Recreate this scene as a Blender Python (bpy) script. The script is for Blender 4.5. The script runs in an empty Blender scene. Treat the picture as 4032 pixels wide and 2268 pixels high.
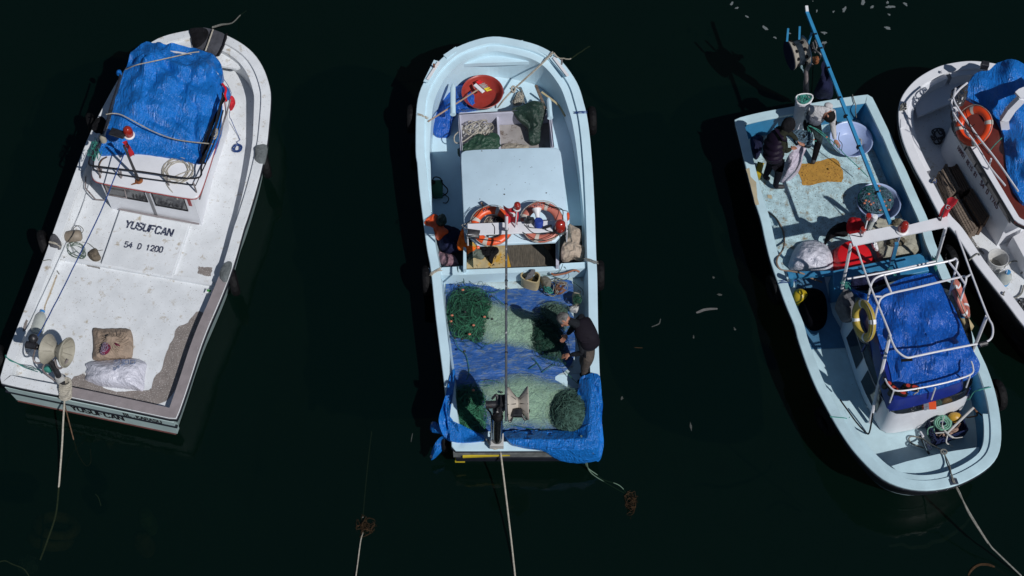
import bpy, bmesh, math, random
from mathutils import Vector, Matrix, noise
random.seed(7)
R = math.radians
S = bpy.context.scene
COL = S.collection
# ------------------------------------------------------------------ camera, sky, sun
TH = R(29); DIST = 25.86; FOC = 6000.0; ZR = 0.8
CAMP = Vector((0, -DIST*math.sin(TH), ZR + DIST*math.cos(TH)))
cd = bpy.data.cameras.new('camera'); cam = bpy.data.objects.new('camera', cd); COL.objects.link(cam)
cam.location = CAMP; cam.rotation_euler = (TH, 0, 0)
cd.sensor_width = 36; cd.lens = 36*FOC/4032; cd.clip_end = 2000; cd.clip_start = .1
S.camera = cam
w = bpy.data.worlds.new("World"); S.world = w; w.use_nodes = True
SUNEL = R(48.5); SUND = Vector((.68, -.73, 0)).normalized()      # horizontal direction towards the sun
nt = w.node_tree; bg = nt.nodes['Background']
sky = nt.nodes.new('ShaderNodeTexSky'); sky.sky_type = 'NISHITA'; sky.sun_disc = False
sky.sun_elevation = SUNEL; sky.sun_rotation = math.atan2(SUND.x, SUND.y)
sky.air_density = 1.2; sky.dust_density = .3; sky.ozone_density = 2.0
nt.links.new(sky.outputs[0], bg.inputs[0]); bg.inputs[1].default_value = 0.05
sl = bpy.data.lights.new('sun', 'SUN'); sl.energy = 5.0; sl.angle = R(.5); sl.color = (1, .985, .97)
sun = bpy.data.objects.new('sun', sl); COL.objects.link(sun)
sd = Vector((SUND.x*math.cos(SUNEL), SUND.y*math.cos(SUNEL), math.sin(SUNEL)))
sun.rotation_euler = sd.to_track_quat('Z', 'Y').to_euler(); sun.location = sd*40
S.view_settings.view_transform = 'Standard'; S.view_settings.look = 'None'
S.view_settings.exposure = -.55; S.view_settings.gamma = 1
# ------------------------------------------------------------------ photo coordinates -> points at a real height
ZN = {'o': (0, 0, .6389), 'a': (250, 50, 2.8622), 'b': (250, 450, 2.8622), 'c': (0, 800, 2.576), 'd': (0, 1250, 2.8975),
      'e': (1580, 120, 2.8976), 'f': (1580, 560, 2.6829), 'g': (1640, 1050, 2.8975), 'h': (1640, 1400, 2.8622),
      'i': (2860, 0, 2.5878), 'j': (2860, 400, 2.635), 'k': (2980, 780, 2.415), 'l': (3100, 1300, 2.1953),
      'm': (3432, 200, 2.07), 'n': (3532, 700, 2.196), 'w': (3500, 1750, 2.797), 'x': (0, 1700, 1.61),
      'y': (2400, 1000, 1.3171), 'z': (3800, 200, 2.897)}
CT, ST = math.cos(TH), math.sin(TH)
def W(zn, x, y, z):
    x0, y0, s = ZN[zn]
    u = x0 + x/s - 2016; v = -(y0 + y/s - 1134)
    d = Vector((u, v*CT + FOC*ST, v*ST - FOC*CT))
    return CAMP + d*((z - CAMP.z)/d.z)
def WL(zn, z, *xy):
    return [W(zn, xy[i], xy[i+1], z) for i in range(0, len(xy), 2)]
def W3(zn, *xyz):
    return [W(zn, *xyz[i:i+3]) for i in range(0, len(xyz), 3)]
# ------------------------------------------------------------------ materials
def hexc(h):
    c = [int(h[i:i+2], 16)/255 for i in (0, 2, 4)]
    return tuple((x/12.92 if x <= .04045 else ((x+.055)/1.055)**2.4) for x in c)
MT = {}
def mat(name, color, rough=.5, var=.12, vs=3., dirt=None, dscale=6., dthr=.62, fleck=None, fscale=40., fthr=.68,
        bump=.1, bscale=30., metal=0., spec=.5, crinkle=0., stripes=None, alpha=None, stretch=None, emis=None, coat=0.):
    if name in MT: return MT[name]
    if any(k in name for k in ('cloth', 'canvas', 'netting', 'rope', 'twine', 'rubber', 'sweat', 'trousers', 'vest', 'quilt', 'sleeve', 'fabric', 'rag', 'fleece', 'hair', 'weed', '_net')) and spec == .5: spec = .15
    if any(k in name for k in ('cloth', 'canvas', 'rag', 'fleece', 'fabric', 'trousers', 'sweat', 'sleeve', 'oilskin', 'camou')) and not crinkle: crinkle = 24; bump = .35
    if isinstance(color, str): color = hexc(color)
    m = bpy.data.materials.new(name); m.use_nodes = True; MT[name] = m
    t = m.node_tree; N = t.nodes; L = t.links
    b = N['Principled BSDF']; b.inputs['Roughness'].default_value = rough; b.inputs['Metallic'].default_value = metal
    b.inputs['Specular IOR Level'].default_value = spec
    b.inputs['Coat Weight'].default_value = coat
    tc = N.new('ShaderNodeTexCoord'); vec = tc.outputs['Object']
    if stretch:
        mp = N.new('ShaderNodeMapping'); L.new(vec, mp.inputs[0]); mp.inputs['Scale'].default_value = stretch
        mp.inputs['Rotation'].default_value = (0, 0, R(20)); vec = mp.outputs[0]
    def nz(sc, det=4, rgh=.6):
        n = N.new('ShaderNodeTexNoise'); n.inputs['Scale'].default_value = sc; n.inputs['Detail'].default_value = det
        n.inputs['Roughness'].default_value = rgh; L.new(vec, n.inputs['Vector']); return n.outputs['Fac']
    def ramp(src, lo, hi):
        r = N.new('ShaderNodeMapRange'); r.inputs['From Min'].default_value = lo; r.inputs['From Max'].default_value = hi
        L.new(src, r.inputs['Value']); return r.outputs['Result']
    def mix(fac, a, c):
        x = N.new('ShaderNodeMix'); x.data_type = 'RGBA'
        L.new(fac, x.inputs['Factor'])
        if isinstance(a, tuple): x.inputs['A'].default_value = (*a, 1)
        else: L.new(a, x.inputs['A'])
        if isinstance(c, tuple): x.inputs['B'].default_value = (*c, 1)
        else: L.new(c, x.inputs['B'])
        return x.outputs['Result']
    dk = tuple(c*(1-var*1.6) for c in color); lt = tuple(min(1, c*(1+var*.8)) for c in color)
    c = mix(ramp(nz(vs), .3, .7), dk, lt)
    if stripes:
        s2, sc, ax = stripes
        sx = N.new('ShaderNodeTexWave'); sx.bands_direction = ax; sx.inputs['Scale'].default_value = sc
        sx.inputs['Distortion'].default_value = .4; L.new(vec, sx.inputs['Vector'])
        c = mix(ramp(sx.outputs['Fac'], .45, .55), c, hexc(s2))
    if dirt:
        c = mix(ramp(nz(dscale, 6, .7), dthr, dthr+.12), c, hexc(dirt))
    if fleck:
        c = mix(ramp(nz(fscale, 3, .6), fthr, fthr+.04), c, hexc(fleck))
    L.new(c, b.inputs['Base Color'])
    h = None
    if crinkle:
        def rid(sc, st_, rot, det=3):
            mp_ = N.new('ShaderNodeMapping'); L.new(tc.outputs['Object'], mp_.inputs[0]); mp_.inputs['Scale'].default_value = st_; mp_.inputs['Rotation'].default_value = (0, 0, rot)
            n_ = N.new('ShaderNodeTexNoise'); n_.inputs['Scale'].default_value = sc; n_.inputs['Detail'].default_value = det; n_.inputs['Distortion'].default_value = .6; L.new(mp_.outputs[0], n_.inputs['Vector'])
            u = N.new('ShaderNodeMath'); u.operation = 'SUBTRACT'; L.new(n_.outputs['Fac'], u.inputs[0]); u.inputs[1].default_value = .5
            v_ = N.new('ShaderNodeMath'); v_.operation = 'ABSOLUTE'; L.new(u.outputs[0], v_.inputs[0]); return v_.outputs[0]
        def add(a_, b_, k_):
            m_ = N.new('ShaderNodeMath'); m_.operation = 'MULTIPLY_ADD'; L.new(b_, m_.inputs[0]); m_.inputs[1].default_value = k_; L.new(a_, m_.inputs[2]); return m_.outputs[0]
        q = stretch or (1, 1, 1)
        h = add(add(rid(crinkle*.22, q, R(20)), rid(crinkle*.5, q, R(-25)), .55), rid(crinkle, (1, 1, 1), 0, 5), .30)
    elif bump: h = nz(bscale, 5, .65)
    if h is not None and bump:
        bp = N.new('ShaderNodeBump'); bp.inputs['Strength'].default_value = bump; bp.inputs['Distance'].default_value = .02 if not crinkle else .22
        L.new(h, bp.inputs['Height']); L.new(bp.outputs[0], b.inputs['Normal'])
    if emis:
        b.inputs['Emission Color'].default_value = (*color, 1); b.inputs['Emission Strength'].default_value = emis
    if alpha is not None:
        tr = N.new('ShaderNodeBsdfTransparent'); ms = N.new('ShaderNodeMixShader'); o = N['Material Output']
        if isinstance(alpha, tuple):
            f = ramp(nz(alpha[2], 5, .75), alpha[0], alpha[1])
            at = N.new('ShaderNodeAttribute'); at.attribute_name = 'fadev'; mu = N.new('ShaderNodeMath'); mu.operation = 'MULTIPLY'
            L.new(f, mu.inputs[0]); L.new(at.outputs['Fac'], mu.inputs[1]); L.new(mu.outputs[0], ms.inputs[0])
        else: ms.inputs[0].default_value = alpha
        L.new(tr.outputs[0], ms.inputs[1]); L.new(b.outputs[0], ms.inputs[2]); L.new(ms.outputs[0], o.inputs[0])
    return m
WHITE = mat('white_paint', (.68, .705, .73), .42, .07, 3, dirt='a89d8a', dscale=5.5, dthr=.585, fleck='77716a', fscale=50, fthr=.655, bump=.08)
WHITE2 = mat('clean_white_paint', (.70, .71, .75), .35, .05, 3, dirt='a89b90', dscale=7, dthr=.72, bump=.04)
TRANS = mat('transom_pale_green', (.43, .55, .55), .3, .08, 3, bump=.03)
PRIMER = mat('grey_primer', '7f7773', .8, .15, 8, fleck='b3afac', fscale=52, fthr=.585, bump=.25, bscale=50)
PRIMERC = mat('mauve_primer', '8a8284', .75, .1, 6, fleck='bdb9ba', fscale=30, fthr=.70, bump=.2)
BLACKP = mat('black_rubbing_paint', (.012, .014, .022), .45, .2, 5, fleck='8a8a8a', fscale=25, fthr=.72, bump=.2)
REDB = mat('red_antifoul', (.11, .035, .03), .7, .2, 6, bump=.2)
REDT = mat('red_trim', (.30, .03, .03), .5, .15, 6)
NAVY = mat('navy_lettering', (.012, .02, .06), .6, .4, 60, fleck='c9cfd8', fscale=45, fthr=.585)
BLK = mat('black_lettering', (.01, .01, .015), .6, .3, 40, fleck='9fb0b4', fscale=40, fthr=.70)
MAROON = mat('maroon_lettering', (.11, .035, .06), .6, .3, 40)
ICE = mat('ice_blue_paint', (.54, .72, .81), .4, .06, 2, dirt='a7b7b4', dscale=4, dthr=.66, fleck='45504f', fscale=30, fthr=.74, bump=.05)
ICE2 = mat('pale_blue_roof', (.54, .70, .81), .45, .04, 3, dirt='a3b7c4', dscale=7, dthr=.68, fleck='4a5560', fscale=30, fthr=.70, bump=.06)
ICED = mat('scuffed_ice_deck', (.48, .60, .63), .55, .14, 5, dirt='8a8069', dscale=9, dthr=.55, fleck='4b4238', fscale=40, fthr=.66, bump=.15)
AQUA = mat('aqua_paint', (.47, .64, .70), .45, .08, 3, dirt='c3c4ae', dscale=6, dthr=.68, fleck='3a3a36', fscale=26, fthr=.725, bump=.08)
AQDECK = mat('aqua_deck_fish_scaled', (.43, .60, .64), .55, .24, 7, dirt='857c66', dscale=6, dthr=.54, fleck='4a3d30', fscale=44, fthr=.60, bump=.2)
AQDECK2 = mat('aqua_foredeck', (.46, .62, .67), .5, .08, 4, dirt='a29a80', dscale=6, dthr=.68, fleck='4a4238', fscale=24, fthr=.72, bump=.1)
MIDB = mat('mid_blue_paint', (.035, .20, .38), .45, .15, 4, fleck='9ab3bc', fscale=30, fthr=.72, bump=.1)
DKB = mat('royal_blue_paint', (.010, .022, .19), .3, .15, 4, fleck='8890b0', fscale=30, fthr=.75)
TARP = mat('blue_tarpaulin', (.009, .165, .57), .30, .08, 6, crinkle=27, bump=.55, fleck='4f93cc', fscale=60, fthr=.72, stretch=(2.4, .6, 1))
TARP3 = mat('deep_blue_tarpaulin', (.006, .088, .42), .28, .08, 6, crinkle=22, bump=.5, stretch=(2.4, .6, 1))
TARP2 = mat('worn_blue_tarpaulin', (.022, .10, .34), .5, .22, 5, crinkle=24, bump=.3, dirt='5c7088', dscale=11, dthr=.50, stretch=(.7, 1.8, 1))
BLACKR = mat('black_rubber', (.007, .007, .008), .6, .3, 12, bump=.5, bscale=45)
BLACKM = mat('black_metal', (.02, .02, .024), .4, .3, 15, dirt='4a3020', dscale=12, dthr=.62, bump=.2)
WPIPE = mat('white_pipe', (.62, .62, .66), .35, .06, 8, fleck='7a5a44', fscale=30, fthr=.72)
GPIPE = mat('grey_brown_pipe', (.22, .19, .19), .45, .3, 8, dirt='6e3c20', dscale=12, dthr=.62)
BEIGE = mat('beige_canvas', (.34, .26, .20), .85, .18, 8, bump=.5, bscale=25)
OFFW = mat('offwhite_rubber', (.32, .30, .245), .5, .12, 8, dirt='6a5c48', dscale=9, dthr=.64, bump=.15)
ROPEW = mat('pale_rope', (.42, .39, .33), .8, .2, 30, bump=.5, bscale=120)
ROPEG = mat('grey_rope', (.21, .21, .19), .85, .25, 30, bump=.5, bscale=120)
ROPEGR = mat('green_rope', (.035, .15, .085), .7, .35, 14, bump=.3, bscale=90)
ROPEDG = mat('dark_green_twine', (.022, .075, .05), .75, .4, 14, bump=.3, bscale=90)
ROPETEAL = mat('teal_rope', (.05, .24, .20), .7, .3, 14)
ROPEBL = mat('blue_rope', (.02, .06, .22), .7, .4, 20)
ROPEBR = mat('brown_rope', (.13, .08, .05), .85, .3, 20)
SACK = mat('white_woven_sack', (.60, .60, .68), .36, .06, 5, crinkle=22, bump=.4)
SACKP = mat('pinkish_white_sack', (.50, .45, .54), .5, .08, 5, crinkle=22, bump=.5)
SKIN = mat('skin', (.36, .16, .10), .55, .08, 20)
HAIRG = mat('grey_hair', (.16, .155, .15), .8, .6, 14, bump=.6, bscale=60)
HAIRB = mat('black_hair', (.008, .007, .006), .6, .3, 30, bump=.8, bscale=60)
REDP = mat('red_plastic', (.62, .012, .018), .28, .06, 4)
BRICK = mat('dull_red_plastic', (.32, .035, .025), .38, .12, 5, dirt='7d2f26', dscale=8, dthr=.6)
PALEPL = mat('pale_lilac_plastic', (.36, .45, .68), .32, .05, 4)
ORANGE = mat('orange_buoy', (.72, .09, .02), .38, .08, 6)
PINKO = mat('faded_orange_buoy', (.50, .15, .11), .5, .1, 6)
YELB = mat('yellow_buoy', (.46, .34, .06), .4, .15, 6)
REFL = mat('reflective_tape', (.55, .5, .45), .4, .1, 10)
JERRY = mat('cream_jerrycan', (.44, .36, .20), .5, .12, 6)
GREYPL = mat('grey_white_plastic', (.45, .45, .44), .5, .1, 6, dirt='8a8578', dscale=8, dthr=.6)
DGREEN = mat('dark_green_oilskin', (.012, .035, .024), .5, .25, 5, bump=.3, bscale=12)
DNAVY = mat('navy_cloth', (.012, .015, .045), .85, .25, 6, bump=.4, bscale=18)
GREYC = mat('grey_cloth', (.13, .13, .14), .9, .2, 6, bump=.4, bscale=18)
BLKC = mat('black_cloth', (.008, .008, .01), .9, .3, 10, bump=.5, bscale=25)
WOOD = mat('weathered_wood', (.17, .13, .10), .85, .35, 7, bump=.5, bscale=30, stretch=(1, 8, 1))
WOODB = mat('brown_wood', (.11, .065, .04), .8, .3, 7, bump=.4, bscale=30, stretch=(1, 8, 1))
WOODP = mat('pale_wood', (.36, .25, .18), .7, .2, 9)
PLYW = mat('dark_stained_board', (.10, .085, .065), .8, .35, 10, dirt='7a6450', dscale=5, dthr=.60, stretch=(7, 1, 1))
YBOARD = mat('peeling_yellow_board', (.45, .36, .20), .8, .15, 7, dirt='b98a12', dscale=4, dthr=.50, fleck='3a2b1c', fscale=12, fthr=.63)
YPATCH = mat('ochre_coating', (.42, .22, .035), .7, .2, 9, dirt='7a4a18', dscale=10, dthr=.57, fleck='3a2410', fscale=34, fthr=.60, bump=.3)
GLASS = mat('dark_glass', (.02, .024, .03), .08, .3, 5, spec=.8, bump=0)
LAMPR = mat('red_lamp', (.30, .018, .01), .15, .1, 6, coat=.5)
FLAGR = mat('flag_red', (.52, .008, .02), .7, .08, 9)
WH = mat('bright_white', (.72, .72, .74), .5, .04, 9)
CHROME = mat('steel', (.5, .5, .52), .25, .1, 8, metal=1)
NETGR = mat('pale_green_netting', (.32, .49, .35), .8, .10, 9, alpha=(.22, .58, 45.), bump=.15, bscale=70, stretch=(1, 3.2, 1))
NETDK = mat('dark_green_netting', (.055, .105, .08), .85, .4, 18, bump=.8, bscale=70, alpha=(.10, .42, 34.))
NETBL = mat('blue_grey_netting', (.02, .065, .085), .85, .4, 18, bump=.8, bscale=70)
FLOATC = mat('orange_cork', (.48, .16, .09), .6, .15, 9)
FLOATB = mat('black_float', (.01, .012, .012), .5, .2, 9)
BRASS = mat('rust', (.22, .07, .02), .85, .4, 20)
CLEARB = mat('cloudy_plastic', (.45, .48, .45), .2, .1, 6, alpha=.82)
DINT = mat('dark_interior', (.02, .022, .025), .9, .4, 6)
WEED = mat('brown_weed', (.05, .028, .014), .9, .4, 18)
# ------------------------------------------------------------------ objects
WO = {}
def link(name, vs, fs, m, parent=None, fm=None, smooth=45, origin=None):
    me = bpy.data.meshes.new(name)
    xs = [v.x for v in vs]; ys = [v.y for v in vs]; zs = [v.z for v in vs]
    o = origin or Vector(((min(xs)+max(xs))/2, (min(ys)+max(ys))/2, min(zs)))
    me.from_pydata([tuple(v-o) for v in vs], [], fs)
    ms = m if isinstance(m, (list, tuple)) else [m]
    for x in ms: me.materials.append(x)
    if fm:
        for p, i in zip(me.polygons, fm): p.material_index = i
    if smooth:
        me.shade_smooth(); me.set_sharp_from_angle(angle=R(smooth))
    ob = bpy.data.objects.new(name, me); COL.objects.link(ob)
    po = WO.get(parent.name, Vector()) if parent else Vector()
    ob.location = o - po; WO[ob.name] = o
    if parent: ob.parent = parent
    return ob
def tag(o, label=None, cat=None, group=None, kind=None):
    if label: o['label'] = label
    if cat: o['category'] = cat
    if group: o['group'] = group
    if kind: o['kind'] = kind
    return o
def thing(name, loc, label, cat, group=None):
    o = bpy.data.objects.new(name, None); COL.objects.link(o); o.location = loc; o.empty_display_size = .2
    WO[o.name] = Vector(loc); return tag(o, label, cat, group)
def chaikin(p, n=2, closed=True):
    for _ in range(n):
        q = []; L = len(p)
        if not closed: q.append(p[0])
        for i in range(L if closed else L-1):
            a, b = p[i], p[(i+1) % L]
            q += [a.lerp(b, .25), a.lerp(b, .75)]
        if not closed: q.append(p[-1])
        p = q
    return p
def resample(p, n, closed=True):
    P = p + [p[0]] if closed else p
    d = [0]
    for a, b in zip(P, P[1:]): d.append(d[-1]+(b-a).length)
    out = []; j = 0; m = n if closed else n-1
    for i in range(n):
        t = d[-1]*i/m
        while j < len(d)-2 and d[j+1] < t: j += 1
        k = (t-d[j])/max(1e-9, d[j+1]-d[j]); out.append(P[j].lerp(P[j+1], min(1, k)))
    return out
def inset(loop, d):
    n = len(loop); A = sum(loop[i].x*loop[(i+1) % n].y-loop[(i+1) % n].x*loop[i].y for i in range(n))
    s = 1 if A > 0 else -1; out = []
    for i in range(n):
        a = loop[i-1]; b = loop[i]; c = loop[(i+1) % n]
        e1 = Vector((b.x-a.x, b.y-a.y)); e2 = Vector((c.x-b.x, c.y-b.y))
        if e1.length < 1e-9: e1 = e2
        if e2.length < 1e-9: e2 = e1
        e1.normalize(); e2.normalize()
        n1 = Vector((-e1.y, e1.x)); n2 = Vector((-e2.y, e2.x)); nn = n1+n2
        nn = nn/max(.25, nn.length_squared)*2 if nn.length > 1e-6 else n1
        dd = d[i] if isinstance(d, list) else d
        out.append(Vector((b.x+s*nn.x*dd, b.y+s*nn.y*dd, b.z)))
    if not isinstance(d, list) and d > .08:
        bad = []
        for i in range(n):
            q = out[i]; m_ = 1e9
            for j in range(n):
                k = abs(i-j); k = min(k, n-k)
                if k < 2 or k > 22: continue
                m_ = min(m_, (loop[j].x-q.x)**2+(loop[j].y-q.y)**2)
            bad.append(m_ < (d*.93)**2)
        if any(bad) and not all(bad):
            i0 = bad.index(False); i = 0
            while i < n:
                a = (i0+i) % n
                if bad[a]:
                    j = i
                    while bad[(i0+j) % n]: j += 1
                    p, q = out[(i0+i-1) % n], out[(i0+j) % n]
                    for k in range(i, j): out[(i0+k) % n] = p.lerp(q, (k-i+1)/(j-i+1))
                    i = j
                i += 1
    return out
class MB:
    def __init__(s): s.v = []; s.f = []; s.m = []
    def add(s, v, f, mi=0):
        k = len(s.v); s.v += v; s.f += [tuple(i+k for i in q) for q in f]; s.m += [mi]*len(f); return s
    def tube(s, path, r, n=6, closed=False, mi=0, sq=1.0):
        P = [Vector(p) for p in path]; L = len(P); v = []; f = []; up = None
        for i in range(L):
            a = P[i-1] if (i or closed) else P[i]; b = P[(i+1) % L] if (i < L-1 or closed) else P[i]
            t = (b-a)
            t = t.normalized() if t.length > 1e-9 else Vector((0, 0, 1))
            if up is None: up = Vector((0, 0, 1)) if abs(t.z) < .9 else Vector((1, 0, 0))
            x = up.cross(t)
            x = x.normalized() if x.length > 1e-6 else t.orthogonal().normalized()
            up = t.cross(x).normalized(); rr = r[i] if isinstance(r, (list, tuple)) else r
            for k in range(n):
                g = 2*math.pi*k/n; v.append(P[i]+x*math.cos(g)*rr+up*math.sin(g)*rr*sq)
        for i in range(L if closed else L-1):
            for k in range(n):
                a = i*n+k; b = i*n+(k+1) % n; c = ((i+1) % L)*n+(k+1) % n; d = ((i+1) % L)*n+k
                f.append((a, b, c, d))
        if not closed: f += [tuple(range(n))[::-1], tuple((L-1)*n+k for k in range(n))]
        return s.add(v, f, mi)
    def loft(s, rings, mi=0, cap0=True, cap1=True):
        n = len(rings[0]); v = [p for r in rings for p in r]; f = []
        for i in range(len(rings)-1):
            for k in range(n): f.append((i*n+k, i*n+(k+1) % n, (i+1)*n+(k+1) % n, (i+1)*n+k))
        if cap0: f.append(tuple(range(n))[::-1])
        if cap1: f.append(tuple((len(rings)-1)*n+k for k in range(n)))
        return s.add(v, f, mi)
    def slab(s, top, t, bev=0., mi=0):
        n = len(top); A = sum(top[i].x*top[(i+1) % n].y-top[(i+1) % n].x*top[i].y for i in range(n))
        if A < 0: top = top[::-1]
        dn = [p-Vector((0, 0, t)) for p in top]
        if bev:
            return s.loft([dn, [p-Vector((0, 0, bev)) for p in top], [p-Vector((0, 0, bev*.3)) for p in inset(top, bev*.35)], inset(top, bev)], mi)
        return s.loft([dn, top], mi)
    def box(s, c, size, X=Vector((1, 0, 0)), Z=Vector((0, 0, 1)), mi=0, bev=.0):
        X = X.normalized(); Z = Z.normalized(); Y = Z.cross(X).normalized(); X = Y.cross(Z)
        a, b, h = size[0]/2, size[1]/2, size[2]/2; c = Vector(c)
        def ring(e, z): return [c+X*x*(a-e)+Y*y*(b-e)+Z*z for x, y in ((-1, -1), (1, -1), (1, 1), (-1, 1))]
        if bev: return s.loft([ring(bev, -h), ring(0, -h+bev), ring(0, h-bev), ring(bev, h)], mi)
        return s.loft([ring(0, -h), ring(0, h)], mi)
    def bar(s, a, b, w_, h_, mi=0):
        a = Vector(a); b = Vector(b); d = b-a
        Z = Vector((0, 0, 1)) if abs(d.normalized().z) < .9 else Vector((0, 1, 0))
        Z = (Z-d.normalized()*Z.dot(d.normalized())).normalized()
        return s.box((a+b)/2, (d.length, w_, h_), d, Z, mi)
    def lathe(s, prof, c, axis=Vector((0, 0, 1)), n=20, mi=0, closed=False):
        axis = axis.normalized(); X = axis.orthogonal().normalized(); Y = axis.cross(X); c = Vector(c)
        rings = [[c+axis*z+(X*math.cos(2*math.pi*k/n)+Y*math.sin(2*math.pi*k/n))*max(r, 1e-4) for k in range(n)] for r, z in prof]
        if closed: return s.loft(rings+[rings[0]], mi, False, False)
        return s.loft(rings, mi, prof[0][0] > 1e-3, prof[-1][0] > 1e-3)
    def ball(s, c, r, mi=0, n=10, X=None):
        if not isinstance(r, (tuple, list)): r = (r, r, r)
        c = Vector(c); rings = []
        M = X or Matrix.Identity(3)
        for i in range(n//2+2):
            t = math.pi*i/(n//2+1)
            rings.append([c+M @ Vector((math.sin(t)*math.cos(2*math.pi*k/n)*r[0], math.sin(t)*math.sin(2*math.pi*k/n)*r[1], -math.cos(t)*r[2])) for k in range(n)])
        rings = [[p+Vector((0, 0, 0)) for p in g] for g in rings]
        return s.loft(rings, mi, False, False)
    def obj(s, name, m, parent=None, smooth=45, origin=None):
        return link(name, s.v, s.f, m, parent, s.m if isinstance(m, (list, tuple)) else None, smooth, origin)
def nz(p, sc, seed=0): return noise.noise(Vector((p.x*sc+seed*7.3, p.y*sc-seed*3.1, p.z*sc+seed)))
def curve(pts, n=8, closed=False):
    P = [Vector(p) for p in pts]
    if closed: g = lambda i: P[i % len(P)]
    else:
        def g(i): return P[0]*2-P[1] if i < 0 else (P[-1]*2-P[-2] if i >= len(P) else P[i])
    out = []
    for i in range(len(P) if closed else len(P)-1):
        a, b, c, d = g(i-1), g(i), g(i+1), g(i+2)
        for k in range(n):
            t = k/n
            out.append(.5*((2*b)+(c-a)*t+(2*a-5*b+4*c-d)*t*t+(3*b-a-3*c+d)*t**3))
    if not closed: out.append(P[-1])
    return out
def rope(pts, r, m, name='rope', parent=None, n=8, jit=0, sides=6):
    c = curve(pts, n)
    if jit: c = [p+Vector((nz(p, 5, 1), nz(p, 5, 2), nz(p, 5, 3)))*jit for p in c]
    return MB().tube(c, r, sides).obj(name, m, parent, 60)
class Star:
    """outline drawn in the photo, each point with its own height; gives points inside it"""
    def __init__(s, zn, pts, dome=0., inner=(), sm=2, res=72, c=None, p=2.6):
        q = [Vector(((ZN[zn][0]+x/ZN[zn][2]), (ZN[zn][1]+y/ZN[zn][2]), z)) for x, y, z in pts]
        s.ol = resample(chaikin(q, sm), res); s.dome = dome; s.p = p
        s.c = sum(s.ol, Vector())/len(s.ol)
        if c: s.c = Vector((ZN[zn][0]+c[0]/ZN[zn][2], ZN[zn][1]+c[1]/ZN[zn][2], s.c.z))
        s.inner = [Vector(((ZN[zn][0]+x/ZN[zn][2]), (ZN[zn][1]+y/ZN[zn][2]), z)) for x, y, z in inner]
        s.ctrl = s.ol[::3]+s.inner*1
    def z(s, x, y, t, ez):
        if s.inner:
            a = b = 0
            for q in s.ctrl:
                d = ((q.x-x)**2+(q.y-y)**2+420)
                k = 1/d**1.7; a += k*q.z; b += k
            return (a/b)*(1-t**8)+ez*t**8
        return ez*t**2+s.c.z*(1-t**2)+s.dome*(1-t**s.p)
    def at(s, i, t):
        o = s.ol[i % len(s.ol)]; x = s.c.x+(o.x-s.c.x)*t; y = s.c.y+(o.y-s.c.y)*t
        z = s.z(x, y, t, o.z); x0 = x
        return P0(x, y, z)
    def rnd(s, tmax=1.):
        return random.random()*len(s.ol), math.sqrt(random.random())*tmax
    def atf(s, a, t):
        i = int(a) % len(s.ol); f = a-int(a); return s.at(i, t).lerp(s.at(i+1, t), f)
def P0(u, v, z):
    u -= 2016; v = -(v-1134); d = Vector((u, v*CT+FOC*ST, v*ST-FOC*CT)); return CAMP+d*((z-CAMP.z)/d.z)
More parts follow.
